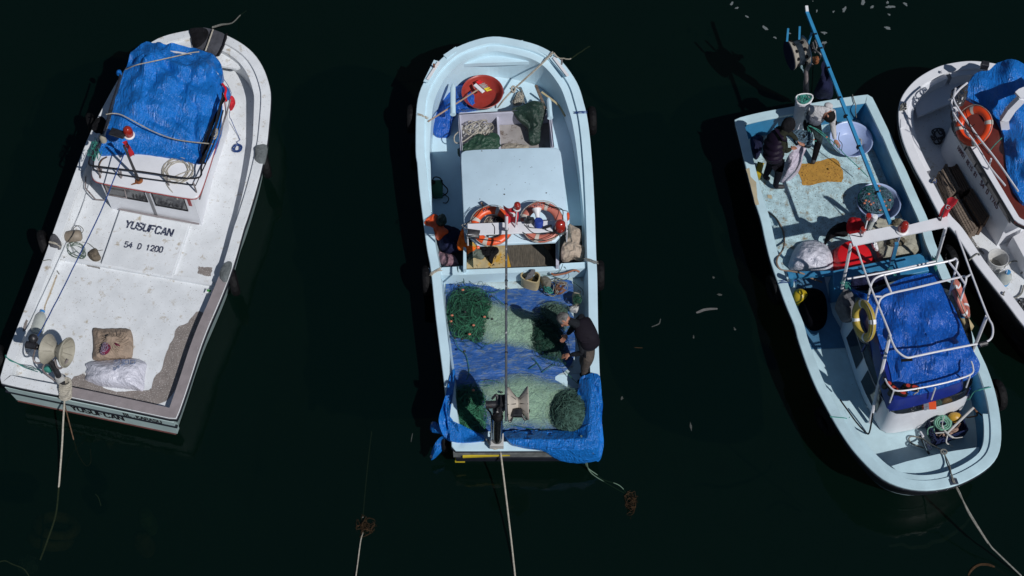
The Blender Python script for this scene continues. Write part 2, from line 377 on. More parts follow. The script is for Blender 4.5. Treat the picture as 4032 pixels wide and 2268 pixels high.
def patch(name, st, m, parent=None, rings=16, amp=.0, sc=5., skirt=0., thick=0., seed=0, fold=None, smooth=60, over=None, fade=False, pleats=(), vert=False, creases=()):
    v = [st.at(0, 0)]; n = len(st.ol); f = []
    for k in range(1, rings+1):
        t = k/rings
        for i in range(n):
            p = st.at(i, t)
            if amp:
                e = 1 if t < .95 else .35
                q = p.copy(); r_ = 1-abs(nz(q, sc, seed))*2
                p.z += amp*e*(nz(q, sc*.5, seed)*.8+r_*.35+nz(q, sc*2.2, seed+3)*.35+.45*(.3-abs(nz(q, sc*1.7, seed+4))*2))
                p.x += amp*e*.25*nz(q, sc, seed+5); p.y += amp*e*.25*nz(q, sc, seed+6)
            if fold:
                for (fa, fs, ang) in fold:
                    q = p.x*math.cos(ang)+p.y*math.sin(ang); p.z += fa*math.sin(q*fs+3*nz(p, 1.2, seed))*(.4+.6*abs(nz(p, 2., seed+9)))
            for (c_, pa, pn_, reach) in pleats:
                dx, dy = p.x-c_.x, p.y-c_.y; r_ = math.hypot(dx, dy)
                p.z += pa*math.sin(pn_*math.atan2(dy, dx)+2*nz(p, 2.5, seed))*math.exp(-r_/reach)*min(1, r_*3)
            for (ca_, cb_, ka, kw) in creases:
                ex, ey = cb_.x-ca_.x, cb_.y-ca_.y; tt_ = max(0, min(1, ((p.x-ca_.x)*ex+(p.y-ca_.y)*ey)/(ex*ex+ey*ey)))
                dd_ = math.hypot(ca_.x+ex*tt_-p.x+.05*nz(p, 3, 7), ca_.y+ey*tt_-p.y+.05*nz(p, 3, 8)); p.z += ka*math.exp(-dd_/kw)
            if over:
                zt = over(p)
                if p.z < zt and vert: p.z = zt+.015*(1+nz(p, 8, 3))+.0011*k+.0004*(i % 7)
                if p.z < zt: p = CAMP+(p-CAMP)*((zt-CAMP.z)/(p.z-CAMP.z))
            v.append(p)
    for i in range(n): f.append((0, 1+i, 1+(i+1) % n))
    for k in range(rings-1):
        b = 1+k*n
        for i in range(n): f.append((b+i, b+n+i, b+n+(i+1) % n, b+(i+1) % n))
    if skirt:
        b = 1+(rings-1)*n
        v += [v[b+i]-Vector((0, 0, skirt+.0)) for i in range(n)]
        for i in range(n): f.append((b+i, b+n+i, b+n+(i+1) % n, b+(i+1) % n))
    f = [q[::-1] for q in f]
    if thick:
        N = len(v); v += [p-Vector((0, 0, thick)) for p in v]; b = N-n
        f2 = [tuple(i+N for i in q)[::-1] for q in f]
        f += f2+[(b+i, b+N+i, b+N+(i+1) % n, b+(i+1) % n)[::-1] for i in range(n)]
    o = link(name, v, f, m, parent, None, smooth)
    if fade:
        ca = o.data.color_attributes.new('fadev', 'FLOAT_COLOR', 'POINT')
        for i in range(len(v)):
            t = 0 if i == 0 else ((i-1)//n+1)/rings
            t = min(1., t); g = 1-max(0., (t-.45)/.55)**1.5; ca.data[i].color = (g, g, g, 1)
    return o
def seg_d(p, loop):
    m_ = 1e9; z = 0; ins = False; n = len(loop)
    for i in range(n):
        a = loop[i-1]; b = loop[i]; ex, ey = b.x-a.x, b.y-a.y; L2 = ex*ex+ey*ey
        if L2 > 1e-12:
            t = max(0, min(1, ((p.x-a.x)*ex+(p.y-a.y)*ey)/L2)); d = math.hypot(a.x+ex*t-p.x, a.y+ey*t-p.y)
            if d < m_: m_ = d; z = a.z+(b.z-a.z)*t
        if (a.y > p.y) != (b.y > p.y) and p.x < a.x+(p.y-a.y)*ex/(ey or 1e-9): ins = not ins
    return (m_ if ins else -m_), z
def over_rail(loop, wd, lift=.03):
    def f(p):
        d, z = seg_d(p, loop)
        if d > wd: return z+lift-(d-wd)*1.1
        if d > -.03: return z+lift
        return z+lift+(d+.03)*7
    return f
def over_flat(loop, z, lift=.03):
    def f(p):
        d, _ = seg_d(p, loop); return z+lift if d > -.02 else z+lift+(d+.02)*5
    return f
def strands(mb, st, cnt, r, ln=14, step=.05, mi=0, tmax=.97, lift=.012, turn=.9, sides=3, bias=None):
    for _ in range(cnt):
        a, t = st.rnd(tmax); n = len(st.ol); p = st.atf(a, t)
        h = random.random()*6.28; th = random.uniform(-turn, turn); path = []
        lx = random.uniform(0, .02)
        cx, cy = (st.ol[int(a) % n].x-st.c.x)*t+st.c.x, (st.ol[int(a) % n].y-st.c.y)*t+st.c.y
        x, y = cx, cy
        for k in range(ln):
            # locate the radial position of (x, y)
            best = min(range(0, n, 2), key=lambda i: abs(wrap(math.atan2(st.ol[i].y-st.c.y, st.ol[i].x-st.c.x)-math.atan2(y-st.c.y, x-st.c.x))))
            R_ = math.hypot(st.ol[best].x-st.c.x, st.ol[best].y-st.c.y); tt = math.hypot(x-st.c.x, y-st.c.y)/R_
            if tt > tmax*1.02 and k > 4: break
            if tt > tmax:
                dh = wrap(math.atan2(st.c.y-y, st.c.x-x)-h); h += max(-.9, min(.9, dh)); x = st.c.x+(x-st.c.x)*tmax/tt; y = st.c.y+(y-st.c.y)*tmax/tt; tt = tmax
            q = P0(x, y, st.z(x, y, min(1, tt), st.ol[best].z)+lift+lx+.012*math.sin(k*1.3+a))
            path.append(q)
            x += math.cos(h)*step*232; y += math.sin(h)*step*205; h += th+random.uniform(-.13, .13)
            if random.random() < .1: th = random.uniform(-turn, turn)
        if len(path) > 2: mb.tube(curve(path, 3 if r > .005 else 2), r, sides, mi=mi)
    return mb
def wrap(a): return (a+math.pi) % (2*math.pi)-math.pi
def skin(points, edges, radii, sub=2, ymul=None):
    me = bpy.data.meshes.new('tmp'); me.from_pydata([tuple(p) for p in points], edges, [])
    ob = bpy.data.objects.new('tmp', me); COL.objects.link(ob)
    ob.modifiers.new('s', 'SKIN')
    sv = me.skin_vertices[0].data
    for i, r in enumerate(radii): sv[i].radius = (r, r) if not isinstance(r, tuple) else r; sv[i].use_root = (i == 0)
    m = ob.modifiers.new('u', 'SUBSURF'); m.levels = sub; m.render_levels = sub
    dg = bpy.context.evaluated_depsgraph_get(); e = ob.evaluated_get(dg); mm = bpy.data.meshes.new_from_object(e)
    v = [x.co.copy() for x in mm.vertices]; f = [tuple(p.vertices) for p in mm.polygons]
    bpy.data.objects.remove(ob); bpy.data.meshes.remove(me); bpy.data.meshes.remove(mm)
    return v, f
# stencil lettering: strokes on a 2 x 3 grid
GLY = {
 'Y': [(0, 3, 1, 1.6), (2, 3, 1, 1.6), (1, 1.35, 1, 0)], 'U': [(0, 3, 0, .5), (0, .5, .5, 0), (.5, 0, 1.5, 0), (1.5, 0, 2, .5), (2, .5, 2, 3)],
 'S': [(2, 2.5, 1.5, 3), (1.5, 3, .5, 3), (.5, 3, 0, 2.4), (0, 2.4, .4, 1.6), (.4, 1.6, 1.6, 1.4), (1.6, 1.4, 2, .6), (2, .6, 1.5, 0), (1.5, 0, .5, 0), (.5, 0, 0, .5)],
 'F': [(0, 0, 0, 3), (.3, 2.95, 2, 2.95), (.3, 1.5, 1.5, 1.5)], 'C': [(2, 2.4, 1.5, 3), (1.5, 3, .5, 3), (.5, 3, 0, 2.5), (0, 2.5, 0, .5), (0, .5, .5, 0), (.5, 0, 1.5, 0), (1.5, 0, 2, .6)],
 'A': [(0, 0, .9, 3), (2, 0, 1.1, 3), (.6, .9, 1.4, .9)], 'N': [(0, 0, 0, 3), (.15, 2.9, 1.85, .1), (2, 0, 2, 3)], 'E': [(0, 0, 0, 3), (.3, 3, 1.9, 3), (.3, 1.5, 1.6, 1.5), (.3, 0, 1.9, 0)],
 'D': [(.2, 0, .2, 3), (.45, 3, 1.3, 3), (1.3, 3, 2, 2.3), (2, 2.3, 2, .7), (2, .7, 1.3, 0), (1.3, 0, .45, 0)], '0': [(.5, 3, 1.5, 3), (1.5, 3, 1.9, 2.4), (1.9, 2.4, 1.9, .6), (1.9, .6, 1.5, 0), (1.5, 0, .5, 0), (.5, 0, .1, .6), (.1, .6, .1, 2.4), (.1, 2.4, .5, 3)],
 '1': [(.4, 2.3, 1, 3), (1, 3, 1, 0)], '2': [(0, 2.3, .5, 3), (.5, 3, 1.5, 3), (1.5, 3, 2, 2.3), (2, 2.3, 1.8, 1.6), (1.8, 1.6, .1, .1), (.3, 0, 2, 0)],
 '4': [(1.2, 3, 0, 1), (0, .9, 2, .9), (1.4, 2, 1.4, 0)], '5': [(1.9, 3, .3, 3), (.2, 3, .1, 1.7), (.2, 1.7, 1.4, 1.8), (1.4, 1.8, 2, 1.2), (2, 1.2, 1.9, .5), (1.9, .5, 1.4, 0), (1.4, 0, .4, 0), (.4, 0, 0, .5)],
 '7': [(0, 3, 2, 3), (1.9, 2.8, .8, 0)], '8': [(.5, 3, 1.5, 3), (1.5, 3, 1.8, 2.3), (1.8, 2.3, .2, .8), (.2, .8, .5, 0), (.5, 0, 1.5, 0), (1.5, 0, 1.8, .8), (1.8, .8, .2, 2.3), (.2, 2.3, .5, 3)],
 'B': [(.1, 0, .1, 3), (.35, 3, 1.5, 3), (1.5, 3, 1.8, 2.3), (1.8, 2.3, 1.4, 1.6), (.35, 1.55, 1.4, 1.55), (1.4, 1.5, 2, .8), (2, .8, 1.5, 0), (.35, 0, 1.5, 0)],
 'L': [(.1, 3, .1, 0), (.35, 0, 1.8, 0)], '.': [(.9, 0, 1.2, 0)], 'K': [(.1, 0, .1, 3), (.35, 1.5, 1.9, 3), (.5, 1.5, 2, 0)],
 'R': [(.1, 0, .1, 3), (.35, 3, 1.5, 3), (1.5, 3, 1.9, 2.2), (1.9, 2.2, 1.3, 1.5), (.35, 1.45, 1.3, 1.45), (1.1, 1.3, 2, 0)], 'H': [(0, 0, 0, 3), (2, 0, 2, 3), (.3, 1.5, 1.7, 1.5)],
 'M': [(0, 0, 0, 3), (.15, 3, 1, 1.2), (1, 1.2, 1.85, 3), (2, 0, 2, 3)], 'I': [(1, 0, 1, 3)], 'i': [(1, 0, 1, 2.4), (1, 2.9, 1, 3.2)], 'V': [(0, 3, 1, 0), (1, 0, 2, 3)], 'O': [(.5, 3, 1.5, 3), (1.5, 3, 2, 2.4), (2, 2.4, 2, .6), (2, .6, 1.5, 0), (1.5, 0, .5, 0), (.5, 0, 0, .6), (0, .6, 0, 2.4), (0, 2.4, .5, 3)],
 'P': [(.1, 0, .1, 3), (.35, 3, 1.5, 3), (1.5, 3, 1.9, 2.2), (1.9, 2.2, 1.4, 1.4), (.35, 1.4, 1.4, 1.4)], 'G': [(2, 2.4, 1.5, 3), (1.5, 3, .5, 3), (.5, 3, 0, 2.5), (0, 2.5, 0, .5), (0, .5, .5, 0), (.5, 0, 1.5, 0), (1.5, 0, 2, .6), (2, .6, 2, 1.3), (2, 1.3, 1.2, 1.3)],
 'T': [(0, 3, 2, 3), (1, 2.8, 1, 0)], 'W': [(0, 3, .5, 0), (.5, 0, 1, 2), (1, 2, 1.5, 0), (1.5, 0, 2, 3)]}
def text(s, a, b, up, h, m, parent, th=.85, nrm=None, name='lettering', lift=.004):
    """a, b: ends of the baseline; up: direction of the letters' height"""
    a = Vector(a); b = Vector(b); X = (b-a); Lw = X.length; X.normalize(); up = up-X*up.dot(X); up.normalize()
    nrm = X.cross(up).normalized(); adv = Lw/(len(s)-.25); cw = adv*.74/2; ch = h/3
    mb = MB()
    for i, c in enumerate(s):
        for k, (x0, y0, x1, y1) in enumerate(GLY.get(c, [])):
            p = a+X*(i*adv+x0*cw)+up*y0*ch; q = a+X*(i*adv+x1*cw)+up*y1*ch
            d = (q-p).normalized(); n = nrm.cross(d); t = th*min(cw, ch)*.85*.5*1.15; e = d*t*.55
            z = nrm*(lift+.0003*(k % 5)+.0001*(i % 3))
            mb.add([p-e-n*t+z, q+e-n*t+z, q+e+n*t+z, p-e+n*t+z], [(0, 1, 2, 3)])
    return mb.obj(name, m, parent, 0)
# ------------------------------------------------------------------ boats
def boat(label, outline, wcap, zdeck, mats, flare=.3, midin=.07, group='fishing boats moored side by side', band=None, n=170, wins=None, rim=.0):
    """outline: world points of the outer gunwale edge"""
    hullm, capm, inm, deckm = mats
    O = resample(chaikin(outline, 2), n)
    c = sum(O, Vector())/n
    root = thing('fishing_boat', (c.x, c.y, 0), label, 'boat', group)
    A = sum(O[i].x*O[(i+1) % n].y-O[(i+1) % n].x*O[i].y for i in range(n))
    if A < 0: O = O[::-1]
    dz = lambda L, d: [Vector((p.x, p.y, p.z-d)) for p in L]
    sz = lambda L, z: [Vector((p.x, p.y, z)) for p in L]
    # hull
    mb = MB(); B1 = dz(inset(O, -.015), .05); B2 = dz(inset(O, -.012), .11)
    mid = [Vector((p.x, p.y, .42+.25*(q.z-.7))) for p, q in zip(inset(O, midin), O)]
    wl = sz(inset(O, flare*.6), .03); bt = sz(inset(O, flare+.1), -.5)
    mb.loft([B2, dz(inset(O, .015), .13), mid], 0, False, False); mb.loft([mid, wl], 1, False, False); mb.loft([wl, bt], 2, False, True)
    mb.obj('hull', [hullm, hullm, REDB], root, 50)
    MB().loft([dz(inset(O, .0), .05), B1, B2, dz(inset(O, .01), .13)], 0, False, False).obj('rubbing_strake', BLACKP, root, 40)
    I = inset(O, wcap)
    MB().loft([dz(O, .048), dz(inset(O, -.004), .01), inset(O, .006), inset(O, wcap-.006), dz(I, .012), dz(I, .05)], 0, False, False).obj('gunwale', capm, root, 40)
    I2 = inset(O, wcap+.055)
    MB().loft([dz(I, .045), sz(I2, zdeck-.02)], 0, False, False).obj('bulwark', inm, root, 50)
    D = sz(inset(O, wcap+.045), zdeck)
    MB().loft([sz(D, zdeck-.03), D], 0, True, True).obj('deck', deckm, root, 0)
    root['n'] = n; del root['n']
    return root, O
def quad_on(a, b, c, d, s0, s1, t0, t1, off=.006):
    """corners a b (bottom) c d (top, above b and a)"""
    f = lambda s, t: a.lerp(b, s).lerp(d.lerp(c, s), t)
    nr = (b-a).cross(d-a).normalized()*off
    return [f(s0, t0)+nr, f(s1, t0)+nr, f(s1, t1)+nr, f(s0, t1)+nr]
def panel(name, m, parent, q, t=.012, frame=None):
    nr = (q[1]-q[0]).cross(q[3]-q[0]).normalized()
    mb = MB(); mb.loft([[p-nr*t for p in q], q]); o = mb.obj(name, m, parent, 0)
    if frame:
        mf = MB(); P = [p+nr*.006 for p in q]; mf.tube(P, .012, 4, True); mf.obj('frame', frame, o, 0)
    return o
def tyre_proto():
    root = thing('harbour_tyre', (0, 0, -50), 'x', 'tyre', 'tyre fenders hung on the boats')
    prof = []
    for k in range(14):
        g = 2*math.pi*k/14; prof.append((.215+.085*math.cos(g)*(1.0 if math.cos(g) > 0 else .9), .085*math.sin(g)))
    mb = MB().lathe(prof, (0, 0, -50), n=36, closed=True)
    for i, p in enumerate(mb.v):        # moulded tread
        q = p-Vector((0, 0, -50)); r_ = math.hypot(q.x, q.y)
        if r_ > .27 and (i % 36) % 2: p.x *= .965; p.y *= .965
    mb.obj('tyre_body', BLACKR, root, 30)
    MB().lathe([(.20, -.02), (.19, 0), (.20, .02), (.215, 0)], (0, 0, -50), n=28, closed=True).obj('bead', BLACKR, root, 60); return root
TP = None
def tyre(p, axis, label, s=1., **k):
    global TP
    if TP is None: TP = tyre_proto(); t = TP
    else:
        t = TP.copy(); COL.objects.link(t)
        for ch in TP.children:
            c2 = ch.copy(); c2.parent = t; COL.objects.link(c2)
    t.location = p; t.rotation_euler = Vector(axis).to_track_quat('Z', 'Y').to_euler(); s *= .9; t.scale = (s, s, s); t['label'] = label
    WO[t.name] = Vector(p); return t
BU = {}
def lifebuoy(p, axis, label, m, s=1., spin=0, letters=None, tape=REFL):
    root = thing('lifebuoy', (0, 0, 0), label, 'lifebuoy', 'lifebuoys on the boats')
    prof = [(.285+.072*math.cos(2*math.pi*k/14), .055*math.sin(2*math.pi*k/14)) for k in range(14)]
    MB().lathe(prof, (0, 0, 0), n=36, closed=True).obj('ring', m, root, 60)
    for k in range(4):
        g = spin+math.pi/4+math.pi/2*k; mb = MB()
        for q in (-.09, .0, .09):
            pass
        rg = []
        for j in range(4):
            gg = g-.11+.22*j/3; c = Vector((math.cos(gg), math.sin(gg), 0))
            rg.append([c*(.285+.077*math.cos(2*math.pi*i/14))+Vector((0, 0, .06*math.sin(2*math.pi*i/14))) for i in range(14)])
        mb.loft(rg, 0, False, False).obj('tape_band', tape, root, 60)
    pts = []
    for k in range(33):
        g = 2*math.pi*k/32+spin; r_ = .352+.016*abs(math.sin(2*(g-spin)))
        pts.append(Vector((math.cos(g)*r_, math.sin(g)*r_, .03)))
    MB().tube(pts, .006, 5).obj('grab_line', ROPEW, root)
    if letters:
        mb = MB()
        for wd, g0 in letters:
            for i, ch in enumerate(wd):
                g = g0-i*.2; c = Vector((math.cos(g), math.sin(g), 0)); t = Vector((math.sin(g), -math.cos(g), 0))
                for k, (x0, y0, x1, y1) in enumerate(GLY.get(ch, [])):
                    a = c*(.262+y0*.016)+t*(x0-1)*.017; b = c*(.262+y1*.016)+t*(x1-1)*.017
                    def lift(q): return Vector((q.x, q.y, .055*math.sqrt(max(.05, 1-((math.hypot(q.x, q.y)-.285)/.072)**2))+.004))
                    mb.tube([lift(a), lift(b)], .0045, 4)
        mb.obj('lettering', NAVY, root, 0)
    root.location = p; root.rotation_euler = Vector(axis).to_track_quat('Z', 'Y').to_euler(); root.scale = (s, s, s)
    return root
def basin(p, r, h, label, m, name='basin', up=Vector((0, 0, 1)), taper=.72, cat='basin'):
    root = thing(name, p, label, cat)
    prof = [(0, 0), (r*taper, 0), (r*(taper+.04), .01), (r*.97, h-.03), (r*1.0, h-.012), (r*1.05, h-.006), (r*1.06, h), (r*1.04, h+.006), (r*.985, h-.002), (r*.955, h-.03), (r*(taper+.01), .022), (r*taper*.96, .014), (0, .014)]
    MB().lathe(prof, p, up, 40).obj('bowl', m, root, 50); return root
def flag(top, wdt, hgt, dirx, parent, seed=1, wav=.03, emb=True):
    """red flag with white crescent and star hanging from top; dirx runs along its upper hem"""
    dx = Vector(dirx).normalized(); cr = dx.cross(Vector((0, 0, 1))).normalized()
    def pt(a, t, off=0.):
        return Vector(top)+dx*(a*wdt*(1-.25*t)+.01*math.sin(t*9))+Vector((0, 0, -hgt*t))+cr*(wav*math.sin(a*6+t*4+seed)+off)
    nu, nv = 10, 16; v = [pt(i/nu, j/nv) for j in range(nv+1) for i in range(nu+1)]
    f = [(j*(nu+1)+i, j*(nu+1)+i+1, (j+1)*(nu+1)+i+1, (j+1)*(nu+1)+i) for j in range(nv) for i in range(nu)]
    ob = link('flag', v, f, FLAGR, parent)
    for sg in ((-1, 1) if emb else ()):
        mb = MB(); A = wdt/hgt; n = 18; P = []
        for k in range(n):     # crescent as strips between two circles
            g = R(40)+R(280)*k/(n-1)
            r1 = .30; u1 = .5+r1*math.cos(g); t1 = .36+r1*math.sin(g)*A
            d = .075*2*abs(math.sin((g-R(40))/R(280)*math.pi))
            u2 = .5+(r1-d)*math.cos(g); t2 = .36+(r1-d)*math.sin(g)*A
            P.append((pt(u1, t1, sg*.006), pt(u2, t2, sg*.006)))
        for p, q in zip(P, P[1:]): mb.add([p[0], q[0], q[1], p[1]], [(0, 1, 2, 3)])
        st = []
        for k in range(10):
            r_ = .13 if k % 2 == 0 else .055; g = math.pi*2*k/10
            st.append(pt(.62+r_*math.cos(g), .36+r_*math.sin(g)*A, sg*.006))
        mb.add(st+[pt(.62, .36, sg*.006)], [(k, (k+1) % 10, 10) for k in range(10)])
        mb.obj('crescent_and_star', WH, ob, 0)
    return ob
def band(pts, dz0, dz1, off, m, name, parent):
    """strip standing on a run of points (transom mouldings)"""
    mb = MB()
    return mb
# ================================================================== THE PLACE
wm = bpy.data.materials.new('harbour_water'); wm.use_nodes = True; T = wm.node_tree; NN = T.nodes; LL = T.links
b = NN['Principled BSDF']; b.inputs['Base Color'].default_value = (.0010, .0072, .0054, 1); b.inputs['Roughness'].default_value = .06
b.inputs['IOR'].default_value = 1.38
tc = NN.new('ShaderNodeTexCoord'); n1 = NN.new('ShaderNodeTexNoise'); n1.inputs['Scale'].default_value = 2.2; n1.inputs['Detail'].default_value = 4
LL.new(tc.outputs['Object'], n1.inputs['Vector']); bp = NN.new('ShaderNodeBump'); bp.inputs['Strength'].default_value = .22; bp.inputs['Distance'].default_value = .05
LL.new(n1.outputs['Fac'], bp.inputs['Height']); LL.new(bp.outputs[0], b.inputs['Normal'])
tr = NN.new('ShaderNodeBsdfTransparent'); tr.inputs[0].default_value = (.55, .62, .45, 1)
ms = NN.new('ShaderNodeMixShader'); ms.inputs[0].default_value = .66
LL.new(tr.outputs[0], ms.inputs[1]); LL.new(b.outputs[0], ms.inputs[2]); LL.new(ms.outputs[0], NN['Material Output'].inputs[0])
tag(link('water', [Vector(p) for p in ((-400, -400, 0), (400, -400, 0), (400, 400, 0), (-400, 400, 0))], [(0, 1, 2, 3)], wm, smooth=0), kind='structure')
SEAB = mat('murky_seabed', (.004, .010, .007), .95, .5, .35, dirt='0e1408', dscale=.6, dthr=.52, bump=0)
mb = MB(); v = []; f = []
for j in range(61):
    for i in range(61):
        x = -400 if i == 0 else 400 if i == 60 else (i-30)*.7; y = -400 if j == 0 else 400 if j == 60 else (j-30)*.7
        v.append(Vector((x, y, -4.2-.03*y*1.2*(abs(y) < 30)+.35*nz(Vector((x, y, 0)), .5))))
f = [(j*61+i, j*61+i+1, (j+1)*61+i+1, (j+1)*61+i) for j in range(60) for i in range(60)]
tag(link('seabed', v, f, SEAB), kind='structure')
# ================================================================== BOAT 1 (white, left)
def fl(zn, pts): return [W(zn, *p) for p in pts]
SZ = .85
o1 = (fl('d', [(-14, 735, SZ), (24, 600, SZ), (70, 430, SZ), (240, 0, SZ)]) + fl('c', [(330, 860, SZ), (440, 570, .86), (560, 230, .88), (650, -20, .9)])
      + fl('o', [(200, 400, .95), (228, 330, .98), (262, 262, 1.02), (305, 185, 1.07), (345, 132, 1.1), (381, 104, 1.13)]) + fl('a', [(1150, 250, 1.15), (1410, 195, 1.18), (1600, 172, 1.2), (1850, 250, 1.19), (2100, 400, 1.17), (2250, 600, 1.13), (2330, 850, 1.08), (2335, 1000, 1.06), (2300, 1400, 1.0)])
      + fl('b', [(2290, 330, .99), (2200, 740, .95), (2060, 1200, .91)]) + fl('c', [(2480, 210, .89), (2370, 620, .87), (2240, 960, SZ)]) + fl('d', [(2318, 230, SZ), (2150, 760, SZ), (2030, 1105, SZ), (2005, 1160, SZ), (1950, 1150, SZ), (1300, 1010, SZ), (700, 885, SZ), (300, 810, SZ), (40, 752, SZ)]))
B1, O1 = boat('white fishing boat with YUSUFCAN stencilled on its deck hatch', o1, .17, .64, (TRANS, WHITE, WHITE, WHITE), .32)
tr1 = MB()
# transom mouldings: dark bands and rust red foot, standing proud of the transom
def transom_line(a, b, drop, h, t, m, name, par, back=0.):
    d = (b-a).normalized(); nr = Vector((d.y, -d.x, 0)).normalized()
    if nr.y > 0: nr = -nr
    return MB().box((a+b)/2+nr*(t/2-back)-Vector((0, 0, drop)), ((b-a).length, t, h), d).obj(name, m, par, 0)
sl_, sr_ = W('d', 10, 745, SZ), W('d', 1985, 1158, SZ)
transom_line(sl_, sr_, .30, .035, .05, BLACKP, 'rubbing_strake', B1, .02)
a_, b_ = W('d', 200, 975, .32), W('d', 1935, 1335, .32)
nr1 = Vector(((sr_-sl_).y, -(sr_-sl_).x, 0)).normalized(); nr1 = -nr1 if nr1.y > 0 else nr1
TX = (sr_-sl_).normalized(); TLEN = (sr_-sl_).length
# flat transom panel with the name
tp = [sl_+TX*.10+nr1*.012-Vector((0, 0, .60)), sr_-TX*.06+nr1*.012-Vector((0, 0, .60)), sr_-TX*.03+nr1*.012-Vector((0, 0, .14)), sl_+TX*.03+nr1*.012-Vector((0, 0, .14))]
panel('transom', TRANS, B1, tp, .1)
transom_line(sl_+TX*.12, sr_-TX*.08, .612, .02, .04, REDB, 'waterline_moulding', B1, .01)
text('YUSUFCAN', tp[0].lerp(tp[1], .36)+Vector((0, 0, .10)), tp[0].lerp(tp[1], .68)+Vector((0, 0, .10)), Vector((0, 0, 1)), .16, BLK, B1)
text('BL.KARASU', tp[0].lerp(tp[1], .70)+Vector((0, 0, .335)), tp[0].lerp(tp[1], .93)+Vector((0, 0, .335)), Vector((0, 0, 1)), .10, BLK, B1)
# aft well: lower step seen as a riser
fd = WL('c', .70, 560, 555, 2165, 835, 2150, 790, 570, 530)
MB().slab(fd, .08).obj('deck_beam', WHITE, B1, 30)
from mathutils.geometry import delaunay_2d_cdt
def flat(q, name, m, par):
    z = q[0].z; n = len(q)
    r = delaunay_2d_cdt([Vector((a.x, a.y)) for a in q], [(i, (i+1) % n) for i in range(n)], [], 1, 1e-5)
    v_ = [Vector((a.x, a.y, z)) for a in r[0]]; f_ = [tuple(g) for g in r[2]]
    f_ = [g if (v_[g[1]]-v_[g[0]]).cross(v_[g[2]]-v_[g[0]]).z > 0 else g[::-1] for g in f_]
    return link(name, v_, f_, m, par, smooth=0)
# primer patches: worn grey areas
def ragged(zn, xy, z, name, m, par, amp=.02, lift=.004):
    p = resample([W(zn, xy[i], xy[i+1], z) for i in range(0, len(xy), 2)], 90)
    q = [Vector((a.x+amp*nz(a, 9, 1)+amp*.7*nz(a, 30, 2), a.y+amp*nz(a, 9, 3)+amp*.7*nz(a, 30, 4), z+lift)) for a in p]
    return flat(q, name, m, par)
ragged('d', [2235, -60, 2140, 60, 2020, 110, 1985, 230, 1925, 320, 1885, 420, 1840, 600, 1760, 680, 1720, 830, 1300, 850, 1100, 760, 950, 640, 830, 690, 770, 780, 900, 850, 1300, 930, 1720, 1010, 1900, 960, 2060, 760, 2330, 180, 2318, -70], .64, 'worn_primer', PRIMER, B1)
ragged('c', [2015, 640, 2155, 655, 2140, 740, 1995, 720], .64, 'worn_primer', PRIMER, B1)
ragged('d', [300, 20, 322, 35, 290, 150, 262, 162, 258, 130], SZ+.006, 'worn_primer', PRIMER, B1, .008)
# primed right aft run of the gunwale cap
A9 = inset(O1, .003); B9 = inset(O1, .168); y9 = W('c', 2240, 770, SZ).y; x9 = W('d', 790, 860, SZ).x; mbp = MB()
for i in range(len(O1)):
    j9 = (i+1) % len(O1); mx = (O1[i]+O1[j9])/2
    if mx.y < y9 and mx.x > x9: mbp.add([Vector((q.x, q.y, q.z+.012)) for q in (A9[i], A9[j9], B9[j9], B9[i])]+[Vector((q.x, q.y, q.z-.03)) for q in (A9[i], A9[j9])], [(0, 1, 2, 3), (4, 5, 1, 0)])
mbp.obj('primed_gunwale', PRIMERC, B1, 0)
# raised inner ledge round the bow
yb9 = W('o', 600, 640, .9).y; led = inset(O1, [.17+.13*max(0, min(1, (p.y-yb9)/3.)) for p in O1]); lo = inset(O1, .17)
n_ = len(O1); idx = [i for i in range(n_) if O1[i].y > yb9 and O1[i].x > W('o', 330, 300, 1.).x]
def strip(idx, A, Bq, name, m, par, zt, zb):
    mb = MB(); k = len(idx)
    for a, b2 in zip(idx, idx[1:]):
        if (b2-a) % n_ != 1: continue
        p = [A[a], A[b2], Bq[b2], Bq[a]]; t = [Vector((q.x, q.y, q.z-zt)) for q in p]; d = [Vector((q.x, q.y, zb)) for q in p]
        mb.add(t+d, [(0, 1, 2, 3), (3, 2, 6, 7)])
    o_ = mb.obj(name, m, par, 30); return o_
strip(idx, lo, led, 'bow_ledge', WHITE, B1, .055, .645)
fd1 = fl('a', [(1790, 600, .98), (2000, 640, .98), (2010, 520, 1.02), (1800, 330, 1.05), (1450, 270, 1.08), (1200, 330, 1.05), (1100, 420, 1.0), (1400, 560, .98)])
MB().slab(chaikin(fd1, 1), .05).obj('foredeck', WHITE, B1, 30)
# side step of the deck right of the wheelhouse
# hatch
hz = .72
hq = fl('c', [(1022, 618, hz), (1742, 752, hz), (1925, 208, hz), (1215, 66, hz)])
h_ = MB().slab(hq, .10, .012).obj('deck_hatch', WHITE, B1, 20)
text('YUSUFCAN', W('c', 1266, 244, hz), W('c', 1738, 336, hz), W('c', 1266, 150, hz)-W('c', 1240, 244, hz), .135, NAVY, h_)
text('54 D 1200', W('c', 1258, 444, hz), W('c', 1642, 500, hz), W('c', 1266, 350, hz)-W('c', 1240, 444, hz), .105, NAVY, h_)
